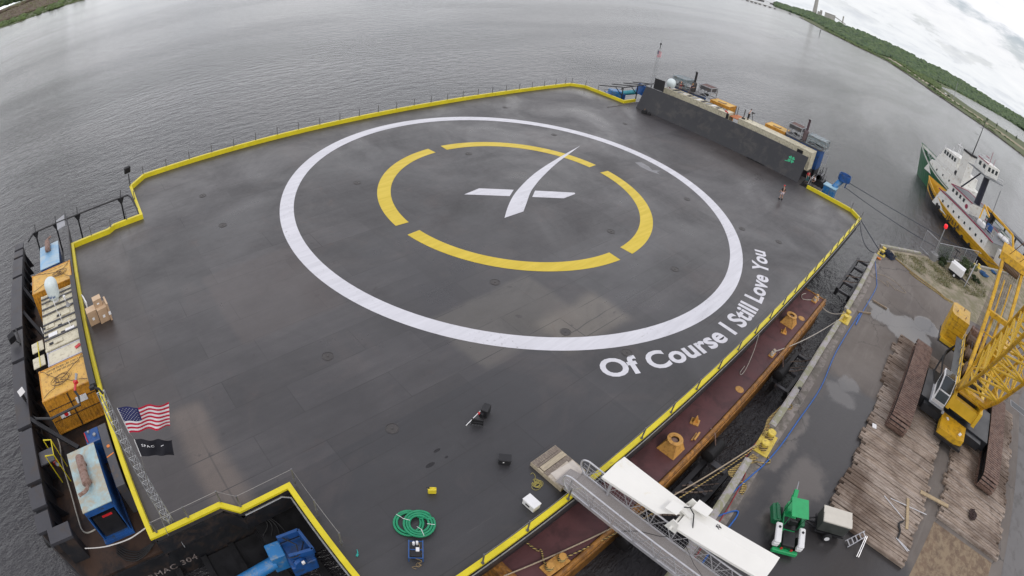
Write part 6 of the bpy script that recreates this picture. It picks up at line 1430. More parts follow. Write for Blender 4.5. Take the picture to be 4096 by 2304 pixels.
def crownmesh(mb, c, rx, ry, rz, n, s, rnd, clumps=9):
    cl = [(Vector((rnd.gauss(0, .42), rnd.gauss(0, .42), rnd.gauss(0, .38))), rnd.uniform(.3, .55)) for _ in range(clumps)]
    for _ in range(n):
        q, r = rnd.choice(cl); d = Vector((rnd.gauss(0, 1), rnd.gauss(0, 1), rnd.gauss(0, 1))).normalized() * (r * rnd.uniform(.6, 1.0)); p = q + d
        p = Vector((c[0] + p.x * rx, c[1] + p.y * ry, c[2] + p.z * rz)); a = Vector((rnd.gauss(0, 1), rnd.gauss(0, 1), rnd.gauss(0, .6))).normalized(); b = a.cross(Vector((rnd.gauss(0, 1), rnd.gauss(0, 1), rnd.gauss(0, 1)))).normalized(); e = s * rnd.uniform(.6, 1.3)
        k = len(mb.v); mb.v += [tuple(p - a * e - b * e * .6), tuple(p + a * e - b * e * .4), tuple(p + b * e), ]; mb.f.append((k, k + 1, k + 2)); mb.m.append(0)
for i, (q, r) in enumerate(((T6_(400, 960), 2.3), (T6_(720, 1080), 2.0), (T6_(330, 1010), 1.4), (T4_(270, 240), 1.4), (T4_(430, 360), .9))):
    t = thing('bush', ['dark green bush behind the light pole base', 'large dark bush left of the small bollards', 'low bush at the foot of the light pole', 'bush behind the white light trailer', 'small shrub by the leaning mesh panel'][i], 'bush', (q.x, q.y, QZ), 0, 'bushes on the sandy corner')
    mb = MB(); crownmesh(mb, (q.x, q.y, QZ + r * .35), r, r * .9, r * .5, 1500, .12, random.Random(40 + i)); mb.build('foliage', LEAF if i % 2 == 0 else LEAF2, t)
    mb = MB(); mb.cyl((q.x, q.y, QZ), (q.x + .1, q.y, QZ + r * .4), .06, .03, n=5); mb.build('stem', BARK, t)
# ------------------------------------------------------------------ timber crane mats
def wood(name, c1, c2, c3):
    m, nt, p = nodes(name); L = nt.links; v = coord(nt, (2.2, .35, 2.2)); oi = nt.nodes.new('ShaderNodeObjectInfo')
    a = noise(nt, v, 2.2, 8, .7, .6); g2 = coord(nt, kind='World'); stain = noise(nt, g2, .22, 6, .62, .5)
    c = mix(nt, ramp(nt, a, [(.28, 0.), (.72, 1.)]), c1, c2); c = mix(nt, math_(nt, 'MULTIPLY', oi.outputs['Random'], .35), c, c3)
    c = mix(nt, ramp(nt, stain, [(.46, 0.), (.64, .8)]), c, (.075, .045, .028)); c = mix(nt, ramp(nt, noise(nt, coord(nt, (14, .5, 3)), 1.5, 5, .7), [(.6, 0.), (.72, .6)]), c, (.045, .035, .03))
    L.new(c, p.inputs['Base Color']); p.inputs['Roughness'].default_value = .85; L.new(bump(nt, a, .5, .04), p.inputs['Normal']); return m
WM = wood('mat_timber', (.15, .11, .085), (.50, .43, .37), (.30, .21, .14))
rnd = random.Random(17)
def matfield(x0, x1, ya0, ya1, yb0, yb1, labelf, grp):
    """mats laid across; y ends run from (ya0 at x0) to (ya1 at x1) and (yb0 .. yb1)"""
    x = x0; i = 0; N_ = int((x1 - x0) / 1.24)
    for i in range(N_):
        f = (i + .5) / N_; ya, yb = ya0 + (ya1 - ya0) * f, yb0 + (yb1 - yb0) * f; w = (x1 - x0) / N_
        cx = x0 + (i + .5) * w; t = thing('timber_mat', labelf(i, N_), 'crane mat', (cx, (ya + yb) / 2, QZ), rnd.uniform(-.012, .012), grp)
        L_ = abs(ya - yb); s = w / 4.15; jit = rnd.uniform(-.32, .32)
        for k in range(4):
            e0, e1 = (0, 0)
            if k in (1,): e0 = .35
            if k in (2,): e1 = .4
            e0 += rnd.uniform(0, .12); e1 += rnd.uniform(0, .12)
            mb = MB(); mb.obox(((k - 1.5) * s, jit + (e0 - e1) / 2, .16 + rnd.uniform(-.015, .015)), s * .88, L_ - e0 - e1, .30, rnd.uniform(-.004, .004), bev=.02); mb.build('timber', WM, t, world=False)
ORD = 'first second third fourth fifth sixth seventh eighth ninth tenth eleventh twelfth thirteenth fourteenth fifteenth sixteenth seventeenth eighteenth nineteenth twentieth twenty-first twenty-second twenty-third'.split()
matfield(-9.4, 18.2, -38.3, -37.1, -46.1, -44.6, lambda i, n: '%s timber mat of the left row counted from the ladder end' % ORD[i], 'timber mats under the left crane track')
matfield(-2.9, 18.6, -47.0, -46.6, -55.3, -55.0, lambda i, n: '%s timber mat of the right row counted from the near end' % ORD[i], 'timber mats under the right crane track')
DUST = mat('sawdust_ground', (.16, .11, .075), .9, var=.3, scale=1, dirt=(.26, .20, .13), dirtamt=.5)
sheet('dirt_patch', [V2(-9.6, -46.6), V2(-3.4, -47.2), V2(-3.2, -55), V2(-12, -54.5)], QZ + .004, DUST)
MT_ = QZ + .34
for lab, a, b, w in (('pale plank lying straight across the left mats', M_(1482, 695, MT_), M_(1470, 980, MT_), .26), ('weathered plank bridging the gap between the two mat rows', M_(1600, 630, MT_), M_(1860, 770, MT_), .34)):
    mb = MB(); mb.bar(a + Vector((0, 0, .05)), b + Vector((0, 0, .05)), w, .08); tag(mb.build('plank', mat('plank_pale', (.40, .31, .19), .8, var=.2, scale=3)), lab, 'plank')
for lab, a, b in (('thin silver pipe across the left mats pointing at the gap', M_(1318, 692, MT_), M_(1655, 846, MT_)), ('long thin grey pipe on the left mats crossing under the silver one', M_(1258, 668, MT_), M_(1445, 892, MT_)), ('short silver tube near the bottom of the left mats, left one', M_(1370, 1065, MT_), M_(1478, 1192, MT_)), ('short silver tube near the bottom of the left mats, right one', M_(1372, 1062, MT_), M_(1492, 1188, MT_))):
    mb = MB(); mb.cyl(a + Vector((0, 0, .05)), b + Vector((0, 0, .05)), .035, n=6); tag(mb.build('metal_pipe', ALU), lab, 'pipe', 'loose metal pipes on the mats')
c = M_(1168, 12, MT_); mb = MB(); mb.obox(c + Vector((0, 0, .03)), .5, .4, .05, .3); tag(mb.build('carton', PWHITE), 'small crushed white carton on the left mats', 'litter')
mb = MB(); mb.tube(cr([M_(1440, 905, MT_ + .05), M_(1400, 930, MT_ + .05), M_(1410, 1000, MT_ + .05), M_(1385, 1070, MT_ + .05)], 4), .09, 6); tag(mb.build('sling', BLACKS), 'black lifting sling lying beside the pale plank', 'sling')
heap('dark tangle of chain on the right mats', M_(2060, 880, QZ), .5, .4, mat('chain_dark', (.05, .03, .028), .8), 9, 'chain', 'chain_heap').location.z += .34
# step ladder
t = thing('step_ladder', 'aluminium step ladder fallen open at the end of the left mats', 'ladder', tuple(M_(1000, 1120, QZ)))
def lad(a, b, w, n):
    mb = MB(); a, b = Vector(a), Vector(b); d = (b - a).normalized(); s = d.cross(Vector((0, 0, 1))).normalized() * w / 2
    for k in (-1, 1): mb.bar(a + s * k, b + s * k * .8, .05, .08)
    for k in range(n): p_ = a.lerp(b, (k + .6) / n); mb.bar(p_ - s * .95, p_ + s * .95, .09, .03)
    return mb
lad(M_(905, 1120, QZ + .1), M_(1090, 1020, QZ + .95), .5, 5).build('front_frame', ALU, t); lad(M_(1010, 1240, QZ + .1), M_(1095, 1045, QZ + .93), .16, 2).build('rear_frame', ALU, t)
# green ride-on machine
t = thing('trenching_machine', 'green ride-on trenching machine with square roof and white fenders', 'machine', (-12.6, -36.4, QZ), R_(24))
MG = mat('machine_green', (.02, .36, .12), .4, var=.15, scale=2); MGD = mat('machine_dark_green', (.012, .15, .06), .45, var=.2, scale=2)
mb = MB(); mb.obox((-.2, 0, .45), 2.6, .9, .5, bev=.06); mb.obox((1.15, .0, .8), .8, .8, .7, bev=.08); mb.obox((-1.75, 0, .35), .25, 1.75, .3, bev=.04); mb.build('chassis', MG, t, world=False)
mb = MB(); mb.obox((.35, 0, 2.05), 1.45, 1.2, .07, .06, bev=.02); mb.build('roof', MG, t, world=False)
mb = MB(); [mb.cyl((x, y, .7), (x, y, 2.03), .035, n=6) for x in (-.25, .95) for y in (-.5, .5)]; mb.build('roof_post', MGD, t, world=False)
mb = MB(); mb.obox((.1, 0, .95), .5, .5, .15, bev=.03); mb.obox((-.15, 0, 1.2), .12, .5, .45, bev=.03); mb.build('seat', BLACKS, t, world=False)
mb = MB(); mb.obox((-1.1, 0, .75), 1.1, .85, .3, bev=.04); mb.obox((.1, 0, .72), .9, .8, .1); mb.build('engine_deck', BLACKS, t, world=False)
for s in (-1, 1):
    mb = MB(); mb.lathe([(.3, -.16), (.42, -.14), (.42, .14), (.3, .16)], (-1.05, s * .78, .42), 18, 'Y'); mb.lathe([(.3, -.14), (.36, -.12), (.36, .12), (.3, .14)], (1.05, s * .68, .36), 18, 'Y'); o = mb.build('wheel', RUBBER, t, world=False)
    mb = MB(); mb.obox((-.95, s * .82, .98), 1.45, .42, .22, 0, bev=.06); mb.obox((-1.55, s * .82, .75), .3, .42, .35, 0, bev=.05); o = mb.build('fender', PWHITE, t, world=False)
    mb = MB(); mb.lathe([(.09, 0), (.09, .03)], (-.6, s * .82, 1.095), 12); mb.build('fuel_cap', INK, o, world=False)
    mb = MB(); mb.obox((-1.75, s * .35, .62), .06, .14, .14); mb.build('tail_lamp', REDP, t, world=False)
mb = MB(); mb.obox((.75, .98, .55), 1.3, .55, .55, .15, bev=.08); mb.obox((.75, .98, .86), 1.2, .12, .08, .15); mb.obox((.75, -1.0, .4), .9, .3, .5, 0, bev=.05); mb.build('side_attachment', MGD, t, world=False)
mb = MB(); mb.bar((1.3, 0, .8), (2.5, -.1, 1.15), .28, .2); mb.bar((1.3, .15, .7), (2.2, .05, .95), .12, .12); mb.build('boom_arm', MG, t, world=False); mb = MB(); mb.cyl((2.5, -.1, 1.15), (3.1, -.15, 1.3), .05, .03, n=6); mb.build('arm_tip', LGREY, t, world=False)
# towable compressor / light tower trailers
def trailer(label, loc, rz, body, dark, s=1.0, mast=False):
    t = thing('utility_trailer', label, 'trailer', loc, rz, 'small utility trailers'); 
    mb = MB(); mb.obox((0, 0, .85 * s), 1.9 * s, 1.15 * s, .8 * s, bev=.05); mb.build('body', dark, t, world=False)
    mb = MB(); mb.obox((0, -.28 * s, 1.30 * s), 1.95 * s, .62 * s, .12 * s, bev=.03); mb.obox((0, .3 * s, 1.27 * s), 1.95 * s, .5 * s, .05, bev=.01); mb.build('top_panel', body, t, world=False)
    for y in (-1, 1):
        mb = MB(); mb.lathe([(.12, -.1), (.3, -.1), (.33, -.07), (.33, .07), (.3, .1), (.12, .1)], (-.1, y * .78 * s, .33), 20, 'Y'); w_ = mb.build('wheel', RUBBER, t, world=False)
        mb = MB(); mb.lathe([(.0, -.06 * y), (.16, -.105 * y * -1), (.19, .11 * y)] if 0 else [(.18, .0), (.18, .112 if y > 0 else -.112), (.0, .115 if y > 0 else -.115)], (-.1, y * .78 * s, .33), 14, 'Y'); mb.build('rim', PWHITE, w_, world=False)
    mb = MB(); mb.bar((-1.0 * s, 0, .4), (-2.3 * s, 0, .4), .1); mb.bar((-1.0 * s, .4, .4), (-1.9 * s, 0, .4), .08); mb.bar((-1 * s, -.4, .4), (-1.9 * s, 0, .4), .08); mb.box(-1 * s, 1 * s, -.6 * s, .6 * s, .35, .45); mb.build('tow_frame', BLACKS, t, world=False)
    if mast: mb = MB(); mb.cyl((.9 * s, 0, .5), (.9 * s, 0, 3.4), .06, n=6); mb.obox((.9 * s, 0, 3.5), .9, .2, .2); mb.build('light_mast', BLACKS, t, world=False)
    return t
DGR = mat('trailer_dark', (.05, .055, .05), .4, var=.3, scale=2)
tr = trailer('black and white compressor trailer beside the green machine', (-10.4, -38.9, QZ), R_(-68), mat('trailer_cream', (.60, .57, .50), .45, var=.06), DGR, 1.15)
mb = MB(); mb.obox((.1, .02, 1.285), .5, .26, .012, .0); mb.build('red_badge', REDP, tr, world=False)
tq = (T6_(440, 1280) + T6_(650, 1260)) / 2
tr = trailer('white light tower trailer parked on the grass near the bushes', (tq.x + .8, tq.y - .2, QZ), R_(75), PWHITE, PWHITE, 1.35, True)
# mesh panel, fence, light pole
def meshpanel(label, a, b, h, lean=(0, 0), nm='mesh_fence', n=None, grp=None, posts=2):
    t = thing(nm, label, 'fence', tuple(a), 0, grp); a, b = Vector(a), Vector(b); up = Vector((lean[0], lean[1], h))
    mb = MB(); 
    for k in range(posts): p_ = a.lerp(b, k / (posts - 1)); mb.cyl(p_, p_ + up, .045, n=6)
    mb.cyl(a + up, b + up, .04, n=6); mb.cyl(a + up * .06, b + up * .06, .04, n=6); mb.build('frame', GALV, t)
    mb = MB(); L_ = (b - a).length; d = (b - a).normalized(); k = 0; sp_ = .22; n1 = int((L_ + h) / sp_)
    for k in range(n1):
        s = k * sp_; s0, h0 = (s, 0) if s <= L_ else (L_, s - L_); s1, h1 = (s - h, h) if s >= h else (0, s)
        mb.bar(a + d * s0 + up * (h0 / h), a + d * s1 + up * (h1 / h), .012); mb.bar(a + d * (L_ - s0) + up * (h0 / h), a + d * (L_ - s1) + up * (h1 / h), .012)
    mb.build('wire_mesh', GALV, t); return t
meshpanel('chain link panel leaning on the sand beside the light trailer', T6_(730, 1440, QZ + .02), T6_(820, 1250, QZ + .02), 2.0, (3.2, -.6))
fb = Vector((46.8, -38.5, QZ))
meshpanel('chain link fence hanging over the water left of the light pole', tuple(fb), (48.6, -36.0, QZ), 3.1, posts=2, grp='chain link fences at the corner')
meshpanel('long chain link fence from the light pole to the bushes', tuple(fb + Vector((.2, -.2, 0))), (56.8, -46.6, QZ), 2.9, posts=4, grp='chain link fences at the corner')
t = thing('light_pole', 'pole with bright red lamp on a round concrete base', 'light pole', tuple(fb))
mb = MB(); mb.lathe([(.75, 0), (.75, 1.0), (.7, 1.05)], (fb.x + .4, fb.y - .1, QZ), 18); mb.build('concrete_base', mat('base_grey', (.22, .22, .22), .8, var=.2), t)
mb = MB(); mb.cyl((fb.x + .1, fb.y, QZ), (fb.x + .1, fb.y, QZ + 5.3), .08, n=8); mb.build('pole', GALV, t)
m, nt, p = nodes('red_lamp'); p.inputs['Base Color'].default_value = (.85, .02, .03, 1); p.inputs['Emission Color'].default_value = (1, .03, .04, 1); p.inputs['Emission Strength'].default_value = .45; REDL = m
mb = MB(); mb.lathe([(.2, 0), (.3, .15), (.32, .5), (.2, .66), (0, .7)], (fb.x + .1, fb.y, QZ + 5.3), 14); mb.build('red_lamp', REDL, t)
t = thing('drain_grate', 'rectangular steel grate in the grey road at the right edge', 'drain', (21.6, -56.3, QZ)); mb = MB(); mb.obox((21.6, -56.6, QZ + .012), 1.3, 3.4, .02, .05); mb.build('frame', LGREY, t); mb = MB(); mb.obox((21.6, -56.6, QZ + .026), 1.1, 3.15, .01, .05); mb.build('grate', mat('grate_dark', (.08, .085, .09), .6), t)
# ------------------------------------------------------------------ crawler crane
CY = mat('crane_yellow', (.62, .36, .02), .42, var=.2, scale=.8, dirt=(.30, .17, .03), dirtamt=.3, dscale=2)
CYT = mat('crane_yellow_plain', (.66, .42, .03), .45, var=.12, scale=1)
TRK = mat('track_rust', (.115, .065, .05), .7, var=.35, scale=1.6, dirt=(.20, .13, .10), dirtamt=.5, dscale=2.5)
GZ = QZ + .33
cr_ = thing('crawler_crane', 'huge yellow crawler crane with lattice boom standing on timber mats', 'crane', (10, -46, QZ))
def track(x0, x1, y0, y1):
    r = .72; zc = GZ + r; n = 12; path = []
    L_ = x1 - x0 - 2 * r; step = .30; k = int(L_ / step)
    for i in range(k + 1): path.append((x0 + r + L_ * i / k, zc + r, 0))
    for i in range(1, 7): a = PI / 2 - PI * i / 7; path.append((x1 - r + r * math.cos(a), zc + r * math.sin(a), PI / 2 - a))
    for i in range(k + 1): path.append((x1 - r - L_ * i / k, zc - r, PI))
    for i in range(1, 7): a = -PI / 2 - PI * i / 7; path.append((x0 + r + r * math.cos(a), zc + r * math.sin(a), PI / 2 - a))
    mb = MB(); yc = (y0 + y1) / 2
    for i, (x, z, a) in enumerate(path):
        mb.obox((x, yc, z), .225, y1 - y0, .09, ry=a)
    t_ = mb.build('track_chain', TRK, cr_)
    mb = MB()
    for y in (y0 + .35, y1 - .35):
        for i, (x, z, a) in enumerate(path): mb.obox((x - math.sin(a) * .1, y, z - math.cos(a) * .1), .3, .25, .12, ry=a)
    mb.box(x0 + 1.2, x1 - 1.2, y0 + .45, y1 - .45, zc - .42, zc + .42); 
    for x in (x0 + r, x1 - r): mb.lathe([(.3, -.7), (.56, -.7), (.56, .7), (.3, .7)], (x, yc, zc), 16, 'Y')
    for i in range(9): mb.lathe([(.2, -.62), (.2, .62)], (x0 + 1.6 + i * (x1 - x0 - 3.2) / 8, yc, zc - .5), 10, 'Y')
    mb.build('track_frame', BLACKS, cr_)
track(2.0, 16.9, -41.35, -39.35); track(2.9, 17.0, -52.6, -50.5)
mb = MB(); mb.box(7.6, 12.6, -50.4, -41.5, GZ + .35, GZ + 1.35); mb.box(6.9, 7.5, -49.6, -42, GZ + .5, GZ + 1.2); mb.box(12.7, 13.3, -49.6, -42, GZ + .5, GZ + 1.2); mb.lathe([(1.9, 0), (1.9, .45)], (10, -46, GZ + 1.36), 24)
mb.build('carbody', mat('carbody_black', (.022, .024, .028), .4, var=.3, scale=.8), cr_)
mb = MB(); mb.prism([(5.0, -46.5), (5.4, -47.4), (7.55, -47.4), (7.55, -44.3), (5.0, -44.3)], GZ + .75, GZ + 1.3); w_ = mb.build('carbody_weight', CY, cr_)
mb = MB(); mb.obox((6.9, -45.0, GZ + 1.33), .35, .25, .03, .4); mb.obox((6.0, -46.8, GZ + 1.33), .5, .28, .03, -.4); mb.build('plate_patch', PWHITE, w_)
mb = MB(); mb.box(4.8, 7.6, -47.5, -44.2, GZ + .5, GZ + .74); mb.build('weight_tray', BLACKS, cr_)
# upperworks
mb = MB(); z0 = .25
for y in (-44.35, -47.75): mb.box(7.2, 21.0, y - .2, y + .2, z0, z0 + 1.5)
for x in (7.6, 10.6, 14.0, 17.2, 20.6): mb.box(x - .25, x + .25, -47.55, -44.55, z0 + .1, z0 + 1.2)
mb.box(19.0, 21.5, -51.2, -41.9, -.15, .2)
mb.build('upper_frame', CYT, cr_)
mb = MB(); mb.box(8.0, 18.5, -47.5, -44.6, z0, z0 + .3); mb.box(11.0, 13.4, -47.4, -45.4, z0 + .3, z0 + 1.6); mb.obox((9.4, -46, 1.3), 1.4, 2.4, 1.0, .1)
rnd = random.Random(77)
for k in range(16): mb.cyl((rnd.uniform(8, 19), rnd.uniform(-47.4, -44.8), 1.2), (rnd.uniform(8, 19), rnd.uniform(-47.4, -44.8), rnd.uniform(1.2, 2.3)), .06, n=5)
mb.build('machinery', mat('machinery_dark', (.05, .045, .04), .6, var=.4, scale=3), cr_)
for x in (12.4, 16.0, 19.3):
    mb = MB(); mb.cyl((x, -47.2, 1.75), (x, -44.8, 1.75), .55, n=16); [mb.cyl((x, y - .06, 1.75), (x, y + .06, 1.75), .8, n=16) for y in (-47.2, -44.8)]; mb.build('winch_drum', mat('rope_drum', (.14, .09, .06), .6, var=.35, scale=8), cr_)
mb = MB()
for k in range(6): mb.box(7.4 + k * 1.9, 7.5 + k * 1.9, -43.95, -43.9, 1.75, 2.7)
mb.box(7.4, 17.0, -43.95, -43.9, 2.66, 2.72); mb.box(7.3, 18.0, -44.1, -43.3, 1.70, 1.76); mb.build('service_walkway', mat('walk_grey', (.10, .105, .105), .6), cr_)
mb = MB(); mb.tube([(17.5, -43.6, 1.0), (16.0, -42.8, .6), (14.2, -42.6, .5), (12, -42.8, .4), (10.6, -42.9, .2)], .12, 6); mb.tube([(17.3, -43.5, .8), (15.2, -42.6, .3), (12.8, -42.2, -.2), (11.0, -42.4, -.4)], .1, 6); mb.build('hose_bundle', RUBBER, cr_)
# cab
mb = MB(); prof = [(8.8, .55), (8.8, 2.5), (7.4, 2.62), (6.1, 1.9), (5.9, 1.0), (6.2, .5)]; ya, yb = -43.75, -42.35
mb.slab([(x, ya, z) for x, z in prof][::-1], yb - ya, (0, 1, 0)); mb.build('cab_body', PWHITE, cr_)
mb = MB()
mb.slab([(6.12, ya + .1, 1.98), (7.3, ya + .1, 2.66), (7.3, yb - .1, 2.66), (6.12, yb - .1, 1.98)], .03, (-.4, 0, .9)); mb.slab([(5.86, ya + .1, 1.08), (6.04, ya + .1, 1.88), (6.04, yb - .1, 1.88), (5.86, yb - .1, 1.08)], .03, (-1, 0, .1)); mb.slab([(7.5, ya + .12, 2.64), (8.6, ya + .12, 2.56), (8.6, yb - .12, 2.56), (7.5, yb - .12, 2.64)], .03, (0, 0, 1))
mb.slab([(6.3, yb + .01, 1.1), (8.5, yb + .01, 1.1), (8.5, yb + .01, 2.35), (7.4, yb + .01, 2.45), (6.3, yb + .01, 1.85)], .02, (0, 1, 0)); mb.build('cab_window', GLASSD, cr_)
mb = MB(); mb.box(6.0, 9.0, -43.9, -42.2, .40, .50); mb.cyl((5.9, -42.6, 1.9), (5.6, -42.3, 2.3), .03, n=5); mb.obox((5.75, -43.9, .5), .25, .25, .2); mb.build('cab_step', LGREY, cr_)
# counterweights
for ys in ((-44.25, -41.75), (-51.3, -48.8)):
    for k in range(5):
        zb = -.02 + .62 * k; mb = MB(); mb.prism([(19.4, ys[0]), (22.8, ys[0] + .0), (22.8, ys[1] - .4), (22.3, ys[1]), (19.9, ys[1]), (19.4, ys[1] - .4)], zb, zb + .585); o = mb.build('counterweight_slab', CY, cr_)
        if k == 4:
            for x, y in ((20.2, ys[0] + .6), (20.6, ys[1] - .7), (22.2, ys[0] + .9)): mb = MB(); mb.tube([(x - .12, y, zb + .58), (x - .1, y, zb + .75), (x + .1, y, zb + .75), (x + .12, y, zb + .58)], .05, 5); mb.build('lifting_eye', RUST, o)
    mb = MB(); mb.box(19.3, 22.9, ys[0] - .05, ys[1] + .05, -.45, -.04); mb.build('counterweight_tray', DKGREY, cr_)
# mast and ropes
ML0, ML1, MR0, MR1 = Vector((11.6, -45.2, 1.6)), Vector((24.0, -45.2, 10.0)), Vector((11.6, -48.0, 1.6)), Vector((24.4, -48.3, 10.0))
mb = MB(); mb.bar(ML0, ML1, .38, .45); mb.bar(MR0, MR1, .38, .45); mb.bar(ML0.lerp(ML1, .52), MR0.lerp(MR1, .52), .45, .5); mb.bar(ML0.lerp(ML1, .36), MR0.lerp(MR1, .36), .12, .12)
mb.slab([(23.4, -44.6, 9.9), (25.0, -44.7, 10.6), (25.2, -48.9, 10.6), (23.6, -48.9, 9.9)], .8, (.1, 0, .9)); mb.build('mast', CY, cr_)
mb = MB(); [mb.cyl((24.1, -47.9 + k * .19, 9.55), (24.1, -47.9 + k * .19 + .12, 9.55), .62, n=16) for k in range(15)]; mb.build('sheave_block', mat('sheave_brown', (.22, .15, .10), .55, var=.3, scale=5), cr_)
for s in (.33, .66):
    a, b = ML0.lerp(MR0, s) + Vector((2.6, 0, .2)), ML1.lerp(MR1, s) + Vector((-1.6, 0, -1.6)); mb = MB(); mb.cyl(a, a.lerp(b, .55), .2, n=10); mb.cyl(a.lerp(b, .55), b, .11, n=8); mb.build('mast_cylinder', CY, cr_)
mb = MB()
for k in range(18): y = -48.0 + k * .165; mb.cyl((24.3, y, 9.4), (21.2 + .0 * k, -46.9 + k * .09, 2.1), .022, n=4)
for k in range(8): y = -47.9 + k * .3; mb.cyl((24.0, y, 9.3), (19.3, y + .1, 2.3), .022, n=4)
mb.build('hoist_rope', mat('rope_steel', (.13, .10, .11), .5, .3), cr_)
mb = MB(); mb.obox((21.4, -46.2, 2.0), .9, 2.2, .8, bev=.05); mb.build('lower_sheave', RUST, cr_)
# boom
bd = Vector((-.82, 0, 1)).normalized(); be = Vector((1, 0, .82)).normalized(); by = Vector((0, 1, 0)); F0 = Vector((8.3, -46.05, 1.7)); HW = 1.65
def bp(s, side, back):
    taper = min(1, .30 + .70 * s / 4.6); dep = 3.1 * min(1, .14 + .86 * s / 4.6)
    return F0 + bd * s + by * (side * HW * (1 if s > 0 else 1)) + be * ((back - .25) * dep)
S = [0, 4.6] + [4.6 + 2.6 * k for k in range(1, 13)]
mb = MB()
for sd_ in (-1, 1):
    for bk in (0, 1):
        for a, b in zip(S[:-1], S[1:]): mb.cyl(bp(a, sd_, bk), bp(b, sd_, bk), .17, n=8)
mb.build('boom_chord', CY, cr_, smooth=False)
for i, (a, b) in enumerate(zip(S[:-1], S[1:])):
    mb = MB(); r = .10; m_ = (a + b) / 2
    for bk in (0, 1):
        mb.cyl(bp(a, -1, bk), bp(m_, 1, bk), r, n=6); mb.cyl(bp(m_, 1, bk), bp(b, -1, bk), r, n=6); mb.cyl(bp(b, -1, bk), bp(b, 1, bk), r, n=6)
    for sd_ in (-1, 1):
        mb.cyl(bp(a, sd_, 0), bp(m_, sd_, 1), r, n=6); mb.cyl(bp(m_, sd_, 1), bp(b, sd_, 0), r, n=6); mb.cyl(bp(b, sd_, 0), bp(b, sd_, 1), r, n=6)
    mb.cyl(bp(b, -1, 0), bp(b, 1, 1), .05, n=5)
    mb.build('boom_lacing', CYT, cr_)
mb = MB()
for sd_ in (-1, 1): mb.slab([bp(0, sd_, .2) , bp(3.2, sd_, 0), bp(3.2, sd_, .8), bp(.6, sd_, .9)], .12, (0, 1, 0))
mb.cyl(bp(0, -1, .4), bp(0, 1, .4), .2, n=10); mb.bar(bp(1.4, -1, .1), bp(1.4, 1, .1), .5, .3); mb.build('boom_foot', CY, cr_)
mb = MB()
for sd_ in (-.8, .8): mb.cyl(Vector((24.5, -46.6 + sd_, 10.6)), F0 + bd * 36 + by * sd_ + be * 2.6, .045, n=5); mb.cyl(bp(6, sd_ * .6, 1) + be * .3, bp(34, sd_ * .6, 1) + be * .3, .04, n=5)
mb.build('pendant_rope', mat('pendant', (.30, .16, .07), .6), cr_)
mb = MB(); mb.obox(bp(8, 0, .6), .5, 1.2, .5); mb.obox(bp(11.5, .3, .5), .35, .6, .35); mb.cyl(bp(3, -.4, .8), bp(30, -.4, .8), .04, n=5); mb.cyl(bp(3, .2, .8), bp(30, .2, .8), .04, n=5); mb.build('boom_fitting', mat('fit_pale', (.45, .42, .36), .5), cr_)
# ------------------------------------------------------------------ two moored vessels
HG = mat('hull_green', (.012, .11, .045), .4, var=.2, scale=.4, dirt=(.05, .09, .05), dirtamt=.2)
TY = mat('tug_yellow', (.72, .40, .02), .42, var=.15, scale=.5, dirt=(.4, .2, .03), dirtamt=.25)
SW = mat('ship_white', (.72, .72, .68), .45, var=.08, scale=.6, dirt=(.45, .40, .33), dirtamt=.22, dscale=1.2)
MAR = mat('maroon_trim', (.28, .02, .06), .5); TD = mat('deck_brown', (.09, .05, .04), .7, var=.4, scale=.8); GREYD = mat('deck_grey', (.16, .17, .18), .6, var=.2, scale=.6)
def hull(t, L_, B, z0, zs, zb, bands, deckmat, stern=.8, flare=1.0, n=22, name='hull'):
    """local: x 0..L_ towards the bow, y port positive, z relative to the water"""
    def half(u, zf):   # half breadth
        k = u / L_; f = 1 - max(0, (k - .52) / .48) ** 2.4; s_ = stern + (1 - stern) * min(1, k / .25)
        return max(.04, B / 2 * f * s_ * (1 - .22 * (1 - zf) * (1 if k < .5 else 1 + (k - .5) * 1.3 * flare)))
    def top(u): k = u / L_; return zs + (zb - zs) * max(0, (k - .35) / .65) ** 1.8
    st_ = [L_ * (i / n) for i in range(n + 1)]
    for bi, (f0, f1, m, nm) in enumerate(bands):
        mb = MB(); vs = []
        for u in st_:
            for zf in (f0, f1):
                h = half(u, zf); z = z0 + (top(u) - z0) * zf; x = u + (1.8 * flare * (u / L_) ** 6) * zf
                vs += [(x, h, z), (x, -h, z)]
        fs = []
        for i in range(n):
            a, b = i * 4, (i + 1) * 4
            fs += [(a, b, b + 2, a + 2), (a + 1, a + 3, b + 3, b + 1)]
        fs += [(0, 2, 3, 1), (n * 4, n * 4 + 1, n * 4 + 3, n * 4 + 2)]
        mb.add(vs, fs); mb.build(nm, m, t, world=False)
    mb = MB(); vs = []
    for u in st_: h = half(u, .9) - .05; z = min(top(u), zs + .2) - .75; vs += [(u, h, z), (u, -h, z)]
    mb.add(vs, [(2 * i, 2 * i + 2, 2 * i + 3, 2 * i + 1)[::-1] for i in range(n)]); mb.build('main_deck', deckmat, t, world=False)
    mb = MB()
    for sd_ in (1, -1): mb.tube([(u + (1.8 * flare * (u / L_) ** 6), sd_ * half(u, 1), top(u)) for u in st_], .09, 5)
    return half, top, mb
def rails(mb, pts, h=1.0, every=1):
    for a, b in zip(pts[:-1], pts[1:]):
        for k in (h, h * .5): mb.bar((*a[:2], a[2] + k), (*b[:2], b[2] + k), .05)
    for a in pts: mb.bar(a, (a[0], a[1], a[2] + h), .05)
